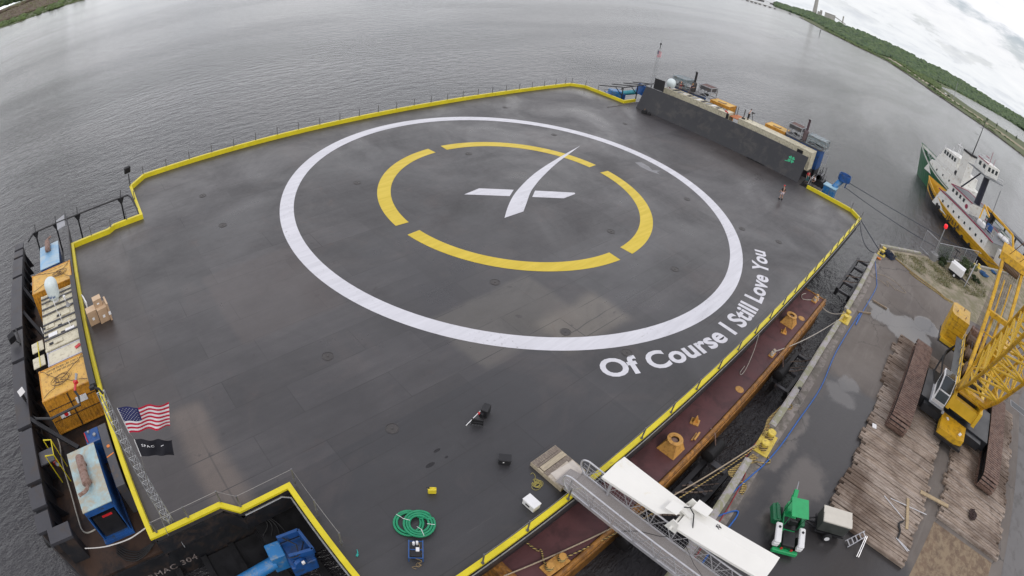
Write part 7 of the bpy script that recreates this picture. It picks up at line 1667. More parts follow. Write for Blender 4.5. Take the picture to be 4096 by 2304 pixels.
def house(t, x0, x1, y0, y1, z0, z1, m=SW, nm='deckhouse', rake=.0, taper=.0):
    mb = MB(); vs = [(x0, y0, z0), (x1, y0, z0), (x1, y1, z0), (x0, y1, z0), (x0, y0 + taper, z1), (x1 - rake, y0 + taper, z1), (x1 - rake, y1 - taper, z1), (x0, y1 - taper, z1)]
    mb.add(vs, [(3, 2, 1, 0), (4, 5, 6, 7), (0, 1, 5, 4), (1, 2, 6, 5), (2, 3, 7, 6), (3, 0, 4, 7)]); return mb.build(nm, m, t, world=False)
def windows(o, y, xs, z0, z1, w, side='y', m=None):
    mb_all = []
    for x in xs:
        mb = MB()
        if side == 'y': mb.box(x - w / 2, x + w / 2, y - .03, y + .03, z0, z1)
        else: mb.box(y - .03, y + .03, x - w / 2, x + w / 2, z0, z1)
        mb.build('window', m or GLASSD, o, world=False)
# --- tug
TR = R_(42); sc0 = Vector((72.4, -57.6, WATER_Z))
tg = thing('tugboat', 'yellow and white tugboat with tall black tower, moored alongside the green ship', 'tugboat', tuple(sc0), TR)
half, top, mbr = hull(tg, 35.5, 11.0, -.6, 2.7, 4.6, [(.0, .45, BLK, 'lower_hull'), (.452, 1.0, TY, 'upper_hull')], TD)
mbr.build('rail_cap', TY, tg, world=False)
mb = MB()
for k in range(13): u = 24.5 + k * .9; h = half(min(u, 35.4), .8); mb.lathe([(.2, -.2), (.45, -.18), (.45, .18), (.2, .2)], (u + .2 * k / 13, h + .25, 1.9 + .1 * k), 10, 'Y')
mb.build('bow_tyre_fender', RUBBER, tg, world=False)
h1 = house(tg, 6.5, 27.5, -4.6, 4.95, 1.7, 5.2, rake=1.2, taper=.25); windows(h1, 4.86, [8 + k * 2.3 for k in range(8)], 3.4, 3.95, .5)
mb = MB(); mb.box(4.9, 27.0, 4.62, 4.9, 5.2, 5.42); mb.box(4.9, 27.0, -4.9, -4.5, 5.2, 5.42); mb.build('maroon_edge', MAR, tg, world=False)
mb = MB(); mb.box(5.0, 26.3, -4.4, 4.6, 5.21, 5.3); mb.build('upper_deck', GREYD, tg, world=False)
h2 = house(tg, 16.5, 26.0, -3.2, 3.2, 5.3, 7.7, rake=1.0, taper=.2); windows(h2, 3.08, [19.4, 20.9, 22.4, 23.9], 6.5, 7.3, .7); windows(h2, 25.35, [-2, -.7, .7, 2], 6.4, 7.2, .8, 'x')
mb = MB(); mb.box(16.4, 25.1, 3.02, 3.32, 7.7, 7.88); mb.box(16.4, 25.1, -3.32, -3.02, 7.7, 7.88); mb.box(24.9, 25.2, -3.0, 3.0, 7.7, 7.88); mb.build('maroon_edge', MAR, tg, world=False)
mb = MB(); mb.box(16.5, 24.9, -3.0, 3.0, 7.71, 7.8); mb.build('upper_deck', GREYD, tg, world=False)
mb = MB(); mb.lathe([(.5, 0), (.5, .02)], (17.8, 3.22, 6.3), 14, 'Y'); mb.build('round_emblem', MAR, tg, world=False)
NAVY = mat('tower_navy', (.02, .022, .04), .4)
mb = MB(); mb.cyl((17.5, .5, 5.3), (17.2, .5, 15.5), .85, .75, n=14); mb.cyl((24, .8, 8.3), (19.3, .8, 14.0), .18, n=6); mb.build('tower_column', NAVY, tg, world=False)
h3 = house(tg, 16.2, 20.3, -2.0, 2.8, 14.6, 17.0, rake=.5, taper=.15, nm='upper_wheelhouse'); windows(h3, 2.72, [17.2, 18.8], 15.6, 16.5, .8); windows(h3, 20.05, [-1, .4, 1.8], 15.6, 16.5, .8, 'x'); windows(h3, 16.18, [-1, .4, 1.8], 15.6, 16.5, .8, 'x')
mb = MB(); mb.box(14.6, 21.4, -2.9, 3.9, 14.4, 14.55); mb.build('tower_platform', GREYD, tg, world=False)
mb = MB(); rails(mb, [(14.7, -2.8, 14.55), (14.7, 3.8, 14.55), (18, 3.8, 14.55), (21.3, 3.8, 14.55), (21.3, -2.8, 14.55)]); rails(mb, [(16.3, 2.6, 17.0), (19.8, 2.6, 17.0), (19.8, -1.8, 17)], .8); mb.build('tower_railing', ALU, tg, world=False)
mb = MB(); mb.box(16.1, 20.0, 2.6, 2.85, 17.0, 17.15); mb.cyl((18, .4, 17), (18, .4, 19.6), .06, n=5); mb.cyl((17, 0, 17), (17, 0, 18.5), .05, n=5); mb.obox((18.6, 1, 18.0), 1.2, .15, .15); mb.build('antenna', MAR, tg, world=False)
mb = MB(); mb.cyl((11, 1.5, 5.3), (11, 1.5, 14), .06, n=5); mb.build('signal_mast', NAVY, tg, world=False)
mb = MB(); [mb.cyl((12.6, y, 5.3), (12.2, y, 8.6), .42, n=10) for y in (-1.2, -.1)]; mb.build('exhaust_pipe', BLACKS, tg, world=False)
mb = MB(); mb.bar((10.5, 2.6, 8.2), (14.5, 1.0, 9.0), .35, .35); mb.bar((14.5, 1, 9.0), (13.5, 2.2, 5.3), .35, .35); mb.bar((14.0, 0.6, 9.0), (6.5, -3.2, 7.8), .42, .5); mb.bar((6.5, -3.2, 7.8), (4.8, -3.6, 5.2), .4, .45); mb.build('deck_crane', TY, tg, world=False)
mb = MB(); mb.obox((11.6, 3.0, 5.9), 2.2, 1.2, 1.2, .2, bev=.2); mb.obox((8.0, -2.2, 5.9), 3.4, 1.3, .9, .3, bev=.3); mb.build('life_boat', PWHITE, tg, world=False)
mb = MB(); mb.obox((10.4, 1.2, 6.1), 1.6, .9, 1.4, .2, bev=.1); mb.build('blue_locker', BLU, tg, world=False)
rnd = random.Random(6); mb = MB()
for k in range(26): x, y = rnd.uniform(5.5, 14), rnd.uniform(-3.5, 4); mb.cyl((x, y, 5.3), (x + rnd.uniform(-.8, .8), y + rnd.uniform(-.6, .6), rnd.uniform(5.7, 7.2)), .06, n=5)
mb.build('deck_pipework', mat('pipe_mix', (.42, .38, .32), .6, var=.5, scale=2), tg, world=False)
h4 = house(tg, 1.0, 4.6, -2.6, 2.4, 2.0, 4.7, nm='winch_house'); windows(h4, 2.42, [1.9, 3.3], 3.4, 4.1, .5)
mb = MB(); mb.cyl((1.6, -1.8, 2.0), (1.6, 1.8, 2.0), .9, n=14); mb.obox((-.6, 0, 2.0), 1.5, 5.5, .7); mb.build('towing_winch', BLACKS, tg, world=False)
vs, fs = textmesh('JULIA', 1, .02, 1.5); mb = MB(); mb.add([(20.5 - x * 1.55 + 0, half(19, .86) + .08, 1.55 + y * 1.35) for x, y, _ in vs], [tuple(f) for f in fs]); mb.build('name_lettering', INK, tg, world=False)
mb = MB(); pts = []
for x in (1, 3, 5): pts.append((x * 1.0, half(x, 1) - .1, top(x)))
for k in range(5): u = 10.5 + k * 3.0; mb.lathe([(.18, -.15), (.36, -.13), (.36, .13), (.18, .15)], (u, half(u, .8) + .25, 1.2), 10, 'Y')
mb.build('side_tyre_fender', RUBBER, tg, world=False)
mb = MB(); rails(mb, [(u, 4.5, 5.42) for u in (5.5, 8, 10.5, 13, 15.5)]); rails(mb, [(u, half(u, 1) - .15, top(u) - .1) for u in (-.0, 2, 4)], .6); mb.build('railing', ALU, tg, world=False)
# --- green ship
gs0 = Vector((90.3, -54.5, WATER_Z))
gs = thing('ship', 'green and white ship lying behind the yellow tug', 'ship', tuple(gs0), TR)
half, top, mbr = hull(gs, 38.0, 10.8, -.6, 4.2, 8.2, [(.0, .90, HG, 'lower_hull'), (.902, 1.0, SW, 'bulwark')], GREYD, flare=1.4)
mbr.build('rail_cap', HG, gs, world=False)
g1 = house(gs, 14.0, 31.0, -4.0, 4.3, 3.8, 7.2, rake=1.5, taper=.3); windows(g1, 4.15, [17 + 3 * k for k in range(4)], 5.6, 6.1, .45)
g2 = house(gs, 17.0, 28.8, -3.5, 3.6, 7.2, 9.6, rake=1.0, taper=.25)
g3 = house(gs, 20.5, 27.6, -3.0, 3.2, 9.6, 12.0, rake=.7, taper=.25, nm='wheelhouse'); windows(g3, 3.1, [21.6 + 1.15 * k for k in range(5)], 10.5, 11.5, .75); windows(g3, 27.15, [-2.2, -1.1, 0, 1.1, 2.2], 10.5, 11.5, .85, 'x')
mb = MB(); rails(mb, [(30, 3.9, 7.2), (28, 4.1, 7.2), (24, 4.1, 7.2), (20, 4.1, 7.2), (16, 4.1, 7.2), (14.2, 4.1, 7.2)]); rails(mb, [(20.6, 3.0, 12.0), (24, 3.0, 12.0), (27, 3.0, 12.0)], .8); rails(mb, [(30, half(30, 1) - .1, top(30)), (33, half(33, 1) - .1, top(33)), (36, half(36, 1) - .1, top(36))], .8); mb.build('railing', ALU, gs, world=False)
mb = MB(); mb.lathe([(.62, 0), (.62, .03)], (19.2, 3.55, 8.5), 16, 'Y'); mb.build('round_emblem', INK, gs, world=False); mb = MB(); mb.lathe([(.55, 0), (.55, .03)], (16.0, 4.2, 5.6), 14, 'Y'); mb.build('round_emblem', MAR, gs, world=False)
mb = MB(); mb.prism([(15.6, 1.6), (18.4, 1.6), (18.4, 4.0), (15.6, 4.0)], 7.2, 14.6); mb.build('funnel', SW, gs, world=False); mb = MB(); mb.prism([(15.4, 1.5), (18.6, 1.5), (18.6, 4.1), (15.4, 4.1)], 14.61, 15.1); mb.build('funnel_top', BLACKS, gs, world=False)
mb = MB(); mb.cyl((16.4, 2.6, 15.1), (15.2, 2.6, 24.5), .16, .06, n=7); [mb.bar((15.3 + .8 * k, 2.0, 24 - 2 * k), (15.3 + .8 * k, 3.4, 24 - 2 * k), .09) for k in range(3)]; mb.build('mast', BLACKS, gs, world=False)
mb = MB()
for x, y, h in ((22, -2, 2.2), (23.5, 1, 3.2), (25, -1, 1.8), (24.5, 2, 1.4), (13, 0, 3.0), (11, 1.5, 2.0)): mb.cyl((x, y, 4.2 if x < 14 else 12.0), (x, y, (4.2 if x < 14 else 12.0) + h), .06, n=5)
mb.obox((23.5, 1, 14.6), 1.8, .2, .2); mb.build('antenna', PWHITE, gs, world=False)
mb = MB(); mb.lathe([(.3, 0), (.5, .3), (.4, .8), (0, .95)], (22.3, -1.0, 12.0), 12); mb.build('radar_dome', PWHITE, gs, world=False)
mb = MB(); mb.cyl((11, 2.8, 4.2), (11, 2.8, 6.6), .15, n=6); mb.obox((11.4, 2.8, 6.8), 1.0, .3, .3); mb.build('fire_monitor', MAR, gs, world=False)
mb = MB(); [mb.obox((x, y, 4.4), 1.0, .8, .8, bev=.1) for x, y in ((9, 2.5), (10.5, -1), (8, 0))]; mb.obox((4, 0, 4.2), 3, 6, .8); mb.build('deck_equipment', GREYD, gs, world=False)
mb = MB(); mb.prism([(15.7, -.6), (38.8, -.55)][:1] + [(0, 0)], 0, .1) if 0 else mb.obox((35.5, half(35.5, .8) + .1, 6.6), .5, .3, .9); mb.build('anchor', BLACKS, gs, world=False)
# narrow dark pier behind the stern and a small green skiff
t = thing('pier', 'long low dark pier edge behind the tugboat stern', 'pier', (110, -66, -3)); mb = MB(); mb.bar((122, -52, -3.4), (96, -86, -3.4), 2.6, .5); [mb.cyl((122 - 26 * k / 9, -52 - 34 * k / 9, -7), (122 - 26 * k / 9, -52 - 34 * k / 9, -3.4), .3, n=6) for k in range(10)]; mb.build('pier_deck', mat('pier_grey', (.10, .10, .11), .7), t)
t = thing('skiff', 'small green skiff on the bank at the right edge beyond the crane mast', 'boat', tuple(T6_(1580, 960, -1.9)), R_(-50))
mb = MB(); mb.add([(-2.6, -.7, .5), (-2.6, .7, .5), (2.0, .75, .55), (3.2, 0, .7), (2.0, -.75, .55), (-2.5, -.4, 0), (-2.5, .4, 0), (2.2, 0, .1)], [(0, 1, 6, 5), (1, 2, 7, 6), (2, 3, 7), (3, 4, 7), (4, 0, 5, 7), (0, 4, 3, 2, 1)]); mb.build('hull', MG, t, world=False); mb = MB(); mb.box(-2.2, 1.8, -.08, .08, .6, .66); mb.build('thwart', PWHITE, t, world=False)
# ------------------------------------------------------------------ far shores
F8 = lambda a, b: (2900 + a * .4643, b * .4643)
def far(px, py, D):
    d = ray(px, py); return CAMP + d * (D / math.hypot(d.x, d.y))
LAND = mat('land_scrub', (.13, .115, .055), .9, var=.3, scale=.01, dirt=(.07, .10, .03), dirtamt=.7, dscale=.03)
ROCK = mat('shore_rock', (.13, .115, .105), .9, var=.5, scale=.4)
coast = [at(*F8(*q), WATER_Z) for q in ((640, 150), (850, 262), (1130, 402), (1400, 532), (1600, 662), (1800, 802), (2080, 992), (2300, 1142), (2500, 1292))]
c0 = [(q.x, q.y) for q in coast]
c0 = [(9000, 2700)] + c0 + [(500, -150), (420, -260), (380, -500), (380, -6000), (12000, -6000), (14000, 1500)]
mb = MB(); flatpoly(mb, [V2(*q) for q in c0], WATER_Z - .5, WATER_Z + .7); tag(mb.build('far_shore', LAND), kind='structure')
mb = MB(); rnd = random.Random(51)
cl = [Vector((*q, 0)) for q in c0[1:13]]
for a, b in zip(cl[:-1], cl[1:]):
    n = int(min(240, (b - a).length / 1.6))
    for k in range(n): q = a.lerp(b, k / n); s = rnd.uniform(.6, 1.5); mb.obox((q.x + rnd.uniform(-.6, 1.6), q.y + rnd.uniform(-1, 1), WATER_Z + .4), s * 1.6, s * 1.4, s, rnd.uniform(0, 3))
tag(mb.build('riprap', ROCK), kind='stuff')
lag = [at(*F8(*q), -4.4) for q in ((1850, 745), (1960, 815), (2100, 915), (2260, 1015), (2400, 1110), (2576, 1225))] + [V2(930, -400), V2(930, -900), V2(4200, -1400)] + [at(*F8(*q), -4.4) for q in ((2576, 1118), (2350, 985), (2200, 900), (2100, 850), (1960, 775))]
mb = MB(); flatpoly(mb, [V2(q.x, q.y) for q in lag], WATER_Z + .72, WATER_Z + .75); tag(mb.build('lagoon_water', WATER), kind='structure')
def band(pxs, z, w0, name, m, kind='structure'):
    mb = MB(); vs = []
    for (a, b) in pxs: q0 = at(*F8(a, b - w0), z); q1 = at(*F8(a, b + w0), z); vs += [(q0.x, q0.y, z), (q1.x, q1.y, z)]
    mb.add(vs, [(2 * i, 2 * i + 1, 2 * i + 3, 2 * i + 2) for i in range(len(pxs) - 1)]); return tag(mb.build(name, m), kind=kind)
band([(1410, 497), (1500, 553), (1600, 622), (1700, 690), (1800, 752), (1900, 822), (2000, 890), (2100, 955)], WATER_Z + .78, 5, 'gravel_road', mat('road_pale', (.40, .34, .26), .9, var=.2, scale=.02))
band([(2100, 955), (2250, 1058), (2400, 1160), (2576, 1285)], WATER_Z + .78, 9, 'bank_track', mat('track_tan', (.30, .25, .16), .9, var=.3, scale=.02))
# wood: mass of crowns on a low rise
FT1 = mat('far_foliage', (.055, .095, .045), .8, var=.5, scale=.05, dirt=(.11, .16, .06), dirtamt=.45, dscale=.07, bmp=.6, bscale=.4)
import itertools
_t = (1 + 5 ** .5) / 2
ICO_V = [Vector(v).normalized() for v in ((-1, _t, 0), (1, _t, 0), (-1, -_t, 0), (1, -_t, 0), (0, -1, _t), (0, 1, _t), (0, -1, -_t), (0, 1, -_t), (_t, 0, -1), (_t, 0, 1), (-_t, 0, -1), (-_t, 0, 1))]
ICO_F = [(0, 11, 5), (0, 5, 1), (0, 1, 7), (0, 7, 10), (0, 10, 11), (1, 5, 9), (5, 11, 4), (11, 10, 2), (10, 7, 6), (7, 1, 8), (3, 9, 4), (3, 4, 2), (3, 2, 6), (3, 6, 8), (3, 8, 9), (4, 9, 5), (2, 4, 11), (6, 2, 10), (8, 6, 7), (9, 8, 1)]
def blob(mb, c, r, rz, rnd):
    k = len(mb.v); mb.v += [(c.x + v.x * r * rnd.uniform(.7, 1.25), c.y + v.y * r * rnd.uniform(.7, 1.25), c.z + v.z * rz * rnd.uniform(.7, 1.25)) for v in ICO_V]
    for f in ICO_F: mb.f.append(tuple(i + k for i in f)); mb.m.append(0)
def lerpl(P, t):
    n = len(P) - 1; i = min(int(t * n), n - 1); f = t * n - i; return (P[i][0] + (P[i + 1][0] - P[i][0]) * f, P[i][1] + (P[i + 1][1] - P[i][1]) * f)
xs_b = [(440, 58), (600, 118), (760, 180), (900, 262), (1130, 385), (1300, 462), (1400, 490), (1500, 545), (1700, 650), (1900, 735), (2100, 845), (2350, 985), (2576, 1115), (2640, 1160)]
xs_t = [(440, 28), (600, 78), (760, 118), (900, 172), (1130, 255), (1300, 325), (1400, 368), (1500, 415), (1700, 520), (1900, 612), (2100, 735), (2350, 890), (2576, 1028), (2640, 1070)]
mb = MB(); rnd = random.Random(61)
def dist_at(t):
    bx, by_ = lerpl(xs_b, t); q = at(*F8(bx, by_), -4.5); D = math.hypot(q.x - CAMP.x, q.y - CAMP.y)
    d = ray(*F8(bx, by_)); return 2600 if (d.z >= -.012 or D > 2600) else D
DS = [dist_at(i / 130) for i in range(131)]
DS = [sum(DS[max(0, i - 4):i + 5]) / len(DS[max(0, i - 4):i + 5]) for i in range(131)]
for _ in range(5200):
    t = rnd.random(); f = rnd.random() ** 1.15; D0 = DS[int(t * 130)]; b = lerpl(xs_b, t); tt = lerpl(xs_t, t); ff = .06 + .86 * f
    px = (b[0] + (tt[0] - b[0]) * ff, b[1] + (tt[1] - b[1]) * ff); D = D0 * (1.02 + .35 * f); r = D * .0052 * rnd.uniform(.6, 1.35)
    q = far(*F8(*px), D); blob(mb, q, r, r * .8, rnd)
tag(mb.build('far_wood', FT1), kind='stuff')
mb = MB(); vs = []
for i in range(60):
    t = i / 59; D0 = DS[int(t * 130)]; b = lerpl(xs_b, t); tt = lerpl(xs_t, t); q0 = at(*F8(*b), -4.5); dd = Vector((q0.x - CAMP.x, q0.y - CAMP.y, 0)).normalized(); q1 = far(*F8(b[0] * .15 + tt[0] * .85, b[1] * .15 + tt[1] * .85), D0 * 1.36)
    p0 = Vector((CAMP.x, CAMP.y, 0)) + dd * D0 * 1.02; vs += [(p0.x, p0.y, WATER_Z + .6), (q1.x, q1.y, q1.z - D0 * .004), (q1.x + dd.x * 60, q1.y + dd.y * 60, WATER_Z)]
mb.add(vs, [(3 * i + j, 3 * i + 3 + j, 3 * i + 4 + j, 3 * i + 1 + j) for i in range(59) for j in (0, 1)]); tag(mb.build('wooded_hill', FT1), kind='structure')
# scrub along the near bank, single trees
FT2 = mat('bank_foliage', (.085, .125, .035), .8, var=.5, scale=.1)
mb = MB(); rnd = random.Random(71)
for _ in range(900):
    t = rnd.random(); a = lerpl([(860, 262), (1130, 396), (1400, 524), (1600, 652), (1800, 792), (2080, 978), (2300, 1128), (2500, 1278)], t); w = rnd.random() ** 1.4 * (26 if t > .35 else 14)
    q = at(*F8(a[0] + w * .3, a[1] - 2 - w), -4.4); r = rnd.uniform(.5, 1.6) * (1.8 if t < .4 else 1); 
    if mnoise.noise(Vector((q.x * .012, q.y * .012, 0))) > -.12: blob(mb, q + Vector((0, 0, r * .3)), r * 1.6, r * .8, rnd)
for _ in range(700):
    t = rnd.random(); a = lerpl([(1430, 478), (1560, 560), (1700, 655), (1850, 745)], t); q = at(*F8(a[0] + rnd.uniform(-8, 8), a[1] + rnd.uniform(-14, 26)), -4.4); r = rnd.uniform(1.2, 3.4); blob(mb, q + Vector((0, 0, r * .3)), r * 1.5, r, rnd)
tag(mb.build('bank_scrub', FT2), kind='stuff')
for i, (px, h, w) in enumerate((((2257, 1042), 4.2, 1.4), ((2338, 1090), 4.8, 1.5), ((2420, 1140), 4.6, 1.5), ((2507, 1200), 5.0, 1.6), ((1760, 745), 4, 3.2), ((1805, 775), 3.5, 3.0), ((1850, 745), 5, 3.6), ((1925, 835), 3, 2))):
    q = at(*F8(*px), -4.4); t = thing('tree', ['first small pointed tree on the spit counted from the left', 'second small pointed tree on the spit counted from the left', 'third small pointed tree on the spit counted from the left', 'small pointed tree on the spit nearest the right edge', 'round tree at the road bend beside the rocky bank', 'low round tree just right of the road bend tree', 'bushy tree at the tip of the lagoon', 'low tree at the foot of the tall poles'][i], 'tree', tuple(q), 0, 'small trees on the spit')
    mb = MB(); mb.cyl(q, q + Vector((0, 0, h * .5)), .14 * w, .07 * w, n=6); mb.build('trunk', BARK, t)
    mb = MB(); rn = random.Random(90 + i); 
    for k in range(16): f = k / 16; rr_ = w * (1.15 - f * .9) * (.62 if i < 4 else 1); a = rn.uniform(0, 6.3); blob(mb, q + Vector((math.cos(a) * rr_ * .5, math.sin(a) * rr_ * .5, h * (.25 + .75 * f))), rr_ * .62, h * .13, rn)
    crownmesh(mb, (q.x, q.y, q.z + h * .6), w, w, h * .6, 260, .4, rn); mb.build('crown', FT1, t)
# poles, cars, channel marker
q = at(*F8(1970, 850), -4.4)
for lab, dx, h in (('tall slim pole on the spit, right one of the pair', 0, 27), ('shorter slim pole beside the tall one on the spit', 8, 9)):
    b_ = q + Vector((dx * .5, dx, 0)); mb = MB(); mb.cyl(b_, b_ + Vector((0, 0, h)), .45, .3, n=6); tag(mb.build('pole', LGREY), lab, 'pole')
for lab, px, m in (('white vehicle parked at the spit road, left one', (1900, 812), PWHITE), ('grey vehicle parked at the spit road, right one', (1925, 828), LGREY)):
    b_ = at(*F8(*px), -4.4); t = thing('parked_car', lab, 'car', tuple(b_), R_(-40), 'vehicles on the spit'); mb = MB(); mb.obox((0, 0, .9), 5.2, 2.1, .9, bev=.2); mb.obox((-.3, 0, 1.6), 3.0, 1.9, .7, bev=.25); mb.build('body', m, t, world=False); mb = MB(); [mb.lathe([(.4, -.1), (.4, .1)], (x, y, .42), 12, 'Y') for x in (-1.6, 1.6) for y in (-1, 1)]; mb.build('wheel_set', RUBBER, t, world=False)
b_ = at(*F8(815, 296), WATER_Z); t = thing('channel_marker', 'dark channel marker post standing in the far water', 'marker', tuple(b_)); mb = MB(); mb.cyl(b_, b_ + Vector((0, 0, 7)), .45, n=8); mb.build('post', BLACKS, t); mb = MB(); mb.obox(b_ + Vector((0, 0, 6.6)), 2.4, .3, 2.0, .9); mb.obox(b_ + Vector((0, 0, 3.6)), 1.4, 1.4, 1.2, .5); mb.build('marker_board', DKGREY, t)
# power station and stacks
CONC = mat('far_concrete', (.42, .41, .38), .8, var=.12, scale=.02)
def pillar(label, pb, pt_, D, r0, r1, name='chimney', m=None):
    a = far(*F8(*pb), D); b = far(*F8(*pt_), D); b = Vector((a.x, a.y, b.z)); a = Vector((a.x, a.y, -4)); t = thing(name, label, 'chimney', tuple(a)); mb = MB(); mb.cyl(a, b, r0, r1, n=14); mb.build('shaft', m or CONC, t, smooth=True, auto=40); mb = MB(); mb.cyl(b - Vector((0, 0, 6)), b + Vector((0, 0, .3)), r1 * 1.12, n=14); mb.build('rim', m or CONC, t)
pillar('tall concrete chimney rising beyond the wood at the top edge', (770, 110), (805, -60), 3300, 14, 9)
pillar('slim pale chimney right of the power station', (1010, 200), (1022, 140), 3300, 5, 4)
def slabfar(label, pts, D, depth, name='factory_building', sub=None):
    P = [far(*F8(*q), D) for q in pts]; t = thing(name, label, 'building', (P[0].x, P[0].y, -4)); dv = Vector((P[0].x - CAMP.x, P[0].y - CAMP.y, 0)).normalized()
    mb = MB(); mb.slab([P[0], P[1], Vector((P[1].x, P[1].y, -4)), Vector((P[0].x, P[0].y, -4))], depth, dv); mb.build('wall', CONC, t)
    mb = MB(); mb.slab([P[0] + Vector((0, 0, .5)), P[1] + Vector((0, 0, .5)), P[1] + dv * depth + Vector((0, 0, .5)), P[0] + dv * depth + Vector((0, 0, .5))], 3, (0, 0, 1)); mb.build('roof', mat('far_roof', (.28, .27, .25), .8), t)
slabfar('large grey power station hall behind the wood', [(862, 108), (952, 140)], 3200, 60); slabfar('low grey annex left of the power station hall', [(798, 98), (838, 112)], 3250, 40)
slabfar('small square block beside the tall chimney', [(820, 90), (840, 96)], 3300, 30)
a, b = far(*F8(948, 145), 3200), far(*F8(1040, 212), 3200); t = thing('conveyor', 'sloping conveyor running down from the power station hall', 'conveyor', tuple(a)); mb = MB(); mb.bar(a, b, 8, 6); mb.build('conveyor_gallery', CONC, t)
# causeway
def cause(label, pts, D, zt, w, every):
    P = [far(*F8(*q), D) for q in pts]; P = [Vector((q.x, q.y, zt)) for q in P]; t = thing('causeway', label, 'bridge', tuple(P[0]), 0, 'long low bridges'); mb = MB()
    for a, b in zip(P[:-1], P[1:]): mb.bar(a, b, w, 1.4)
    mb.build('bridge_deck', CONC, t); mb = MB(); k = 0
    for a, b in zip(P[:-1], P[1:]):
        n = max(1, int((b - a).length / every))
        for j in range(n): q = a.lerp(b, j / n); mb.box(q.x - 1.2, q.x + 1.2, q.y - w / 2, q.y + w / 2, WATER_Z - 1, zt - .7); k += 1
    mb.build('pier_row', mat('pier_far', (.20, .20, .20), .8), t)
def cause2(label, pts, zt, w, every):
    P = [at(*F8(*q), zt) for q in pts]; t = thing('causeway', label, 'bridge', tuple(P[0]), 0, 'long low bridges'); mb = MB()
    for a, b in zip(P[:-1], P[1:]): mb.bar(a, b, w, 1.6)
    mb.build('bridge_deck', CONC, t); mb = MB()
    for a, b in zip(P[:-1], P[1:]):
        n = max(1, int((b - a).length / every))
        for j in range(n): q = a.lerp(b, j / n); d = (b - a).normalized(); mb.obox((q.x, q.y, (WATER_Z - 1 + zt - .7) / 2), 4, w, zt - .7 - WATER_Z + 1, math.atan2(d.y, d.x))
    mb.build('pier_row', mat('pier_far', (.20, .20, .20), .8), t)
cause2('low pile bridge running along the far water to the wooded shore', [(150, -14), (195, 0), (300, 30), (430, 70), (560, 115), (680, 160)], -2.5, 7, 26)
cause2('higher bridge span at the top edge left of the chimney', [(270, -14), (330, 2), (400, 26), (455, 42)], 1.0, 12, 60)
# top-left bank
tl = [at(*q, WATER_Z) for q in ((-60, 138), (0, 114), (60, 95), (100, 79), (150, 60), (200, 41), (260, 22), (330, 1), (400, -22))]
mb = MB(); flatpoly(mb, [V2(q.x, q.y) for q in tl] + [V2(700, 3000), V2(2500, 15500), V2(-9000, 12500), V2(-3600, 1500)], WATER_Z - .5, WATER_Z + .6); tag(mb.build('left_bank', LAND), kind='structure')
REED = mat('reed_brown', (.14, .105, .08), .9, var=.35, scale=.03, dirt=(.10, .12, .04), dirtamt=.35, dscale=.03)
mb = MB(); rnd = random.Random(81); mb2 = MB()
for _ in range(1500):
    px = rnd.uniform(-60, 380); yc = 114 - px * .346; k = rnd.random(); py = yc - 26 - k * 62 * (1 - px / 700)
    d = ray(px, py)
    if d.z > -.006: continue
    D = min(2400, (CAMP.z + 3) / -d.z * math.hypot(d.x, d.y)); q = far(px, py, D); blob(mb, Vector((q.x, q.y, q.z)), D * .006, D * .0035, rnd)
for _ in range(420):
    px = rnd.uniform(-60, 340); yc = 114 - px * .346; py = yc - rnd.uniform(3, 22); q = at(px, py, -4.6); r = rnd.uniform(1, 3.6) if mnoise.noise(Vector((px * .02, 0, 5))) > -.1 else .8; blob(mb2, q + Vector((0, 0, r * .4)), r * 1.5, r, rnd)
tag(mb.build('reed_bed', REED), kind='stuff'); tag(mb2.build('bank_bushes', FT2), kind='stuff')
mb = MB()
for _ in range(420):
    px = rnd.uniform(-120, 260); q = far(px, 12 - px * .30 + rnd.uniform(-10, 9), 2500); blob(mb, q, 20, 11, rnd)
tag(mb.build('distant_treeline', FT1), kind='stuff')
# ------------------------------------------------------------------ parts that show as separate pieces become objects of their own
import numpy as np
KEEP = ('lettering', 'stars', 'hull_number', 'name_lettering', 'guard_wire', 'coaming', 'wire_mesh', 'mesh_guard', 'hoist_rope', 'chain', 'machinery', 'deck_pipework', 'pipe_frame', 'railing', 'tower_railing', 'rail_frame', 'stand', 'cab_window', 'badge', 'gauge', 'antenna', 'boom_fitting', 'clover_emblem', 'painted_mark', 'face_features', 'crown', 'foliage', 'hull', 'main_deck', 'track_frame', 'pier_row')
FULL = ('tyre_fender_row', 'side_tyre_fender', 'bow_tyre_fender', 'roof_rail', 'exhaust_pipe', 'tie_band', 'cross_beam', 'roof_post', 'stake', 'leg_set', 'filler_cap', 'diagonal_brace', 'rib', 'door_seam')
RENAME = {'tyre_fender_row': 'tyre_fender', 'leg_set': 'leg', 'side_tyre_fender': 'tyre_fender', 'bow_tyre_fender': 'tyre_fender'}
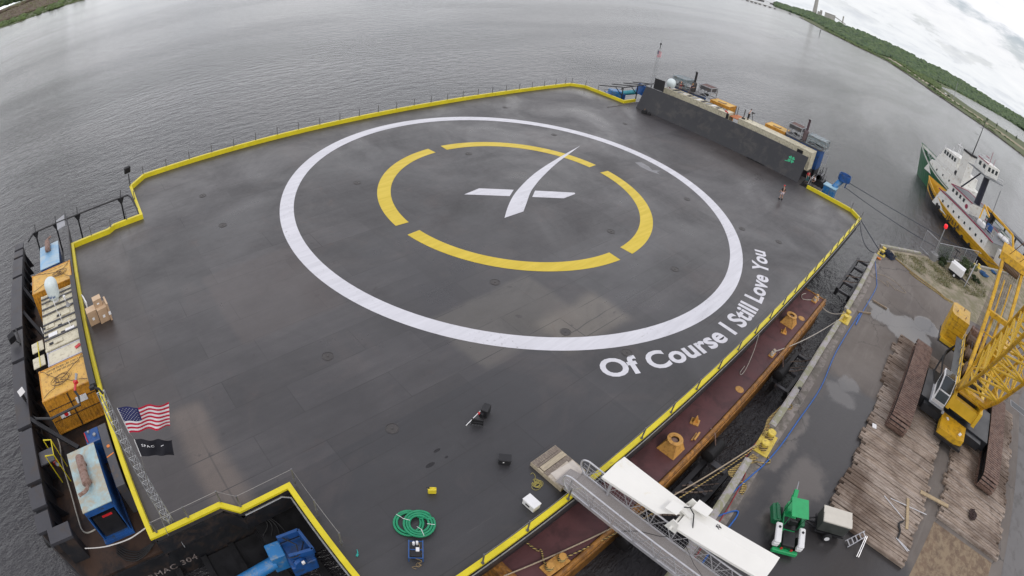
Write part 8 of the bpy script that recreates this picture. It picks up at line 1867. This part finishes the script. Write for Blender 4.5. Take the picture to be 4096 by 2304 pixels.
def split_parts():
    for o in [x for x in bpy.data.objects if x.type == 'MESH' and x.parent is not None]:
        base = o.name.split('.')[0]
        if base in KEEP: continue
        me = o.data; nv, ne = len(me.vertices), len(me.edges)
        if nv > 20000 or nv == 0: continue
        co = np.empty(nv * 3, dtype=np.float32); me.vertices.foreach_get('co', co); co = co.reshape(-1, 3)
        ed = np.empty(ne * 2, dtype=np.int32); me.edges.foreach_get('vertices', ed); ed = ed.reshape(-1, 2)
        par = np.arange(nv)
        while True:
            lo = np.minimum(par[ed[:, 0]], par[ed[:, 1]]); hi = np.maximum(par[ed[:, 0]], par[ed[:, 1]]); m = lo != hi
            if not m.any(): break
            np.minimum.at(par, hi[m], lo[m])
            while (par[par] != par).any(): par = par[par]
        roots, isl = np.unique(par, return_inverse=True); k = len(roots)
        if k < 2 or k > 400: continue
        if base in FULL: piece = np.arange(k)
        else:
            L0 = np.full((k, 3), np.inf); H0 = np.full((k, 3), -np.inf); np.minimum.at(L0, isl, co); np.maximum.at(H0, isl, co)
            size = (H0 - L0).max(axis=1); gap = np.maximum(0, np.maximum(L0[:, None] - H0[None], L0[None] - H0[:, None]))
            near = np.sqrt((gap ** 2).sum(axis=2)) <= np.maximum(.02, .5 * np.maximum(size[:, None], size[None])) * .98
            piece = np.arange(k)
            while True:
                new = np.array([piece[near[i]].min() for i in range(k)])
                if (new == piece).all(): break
                piece = new
        ids = np.unique(piece)
        if len(ids) < 2 or len(ids) > 60: continue
        pv = piece[isl]; mats = list(me.materials); sm = me.polygons[0].use_smooth if len(me.polygons) else False
        polys = [(tuple(p.vertices), p.material_index) for p in me.polygons]
        for n_, i in enumerate(ids):
            sel = np.nonzero(pv == i)[0]; mp = {int(v): j for j, v in enumerate(sel)}
            nm = bpy.data.meshes.new(base); fs = [(f, mi) for f, mi in polys if f[0] in mp]
            nm.from_pydata([tuple(map(float, co[v])) for v in sel], [], [tuple(mp[v] for v in f) for f, _ in fs])
            for mt in mats: nm.materials.append(mt)
            for p_, (_, mi) in zip(nm.polygons, fs): p_.material_index = mi; p_.use_smooth = sm
            nm.update()
            if n_ == 0: o.data = nm; first = o
            else:
                c = bpy.data.objects.new(base, nm); COL.objects.link(c); c.parent = o.parent
        if base in RENAME: pass
    for o in list(bpy.data.objects):
        b = o.name.split('.')[0]
        if b in RENAME: o.name = RENAME[b]
split_parts()
for o in bpy.data.objects:
    if '_w' in o: del o['_w']
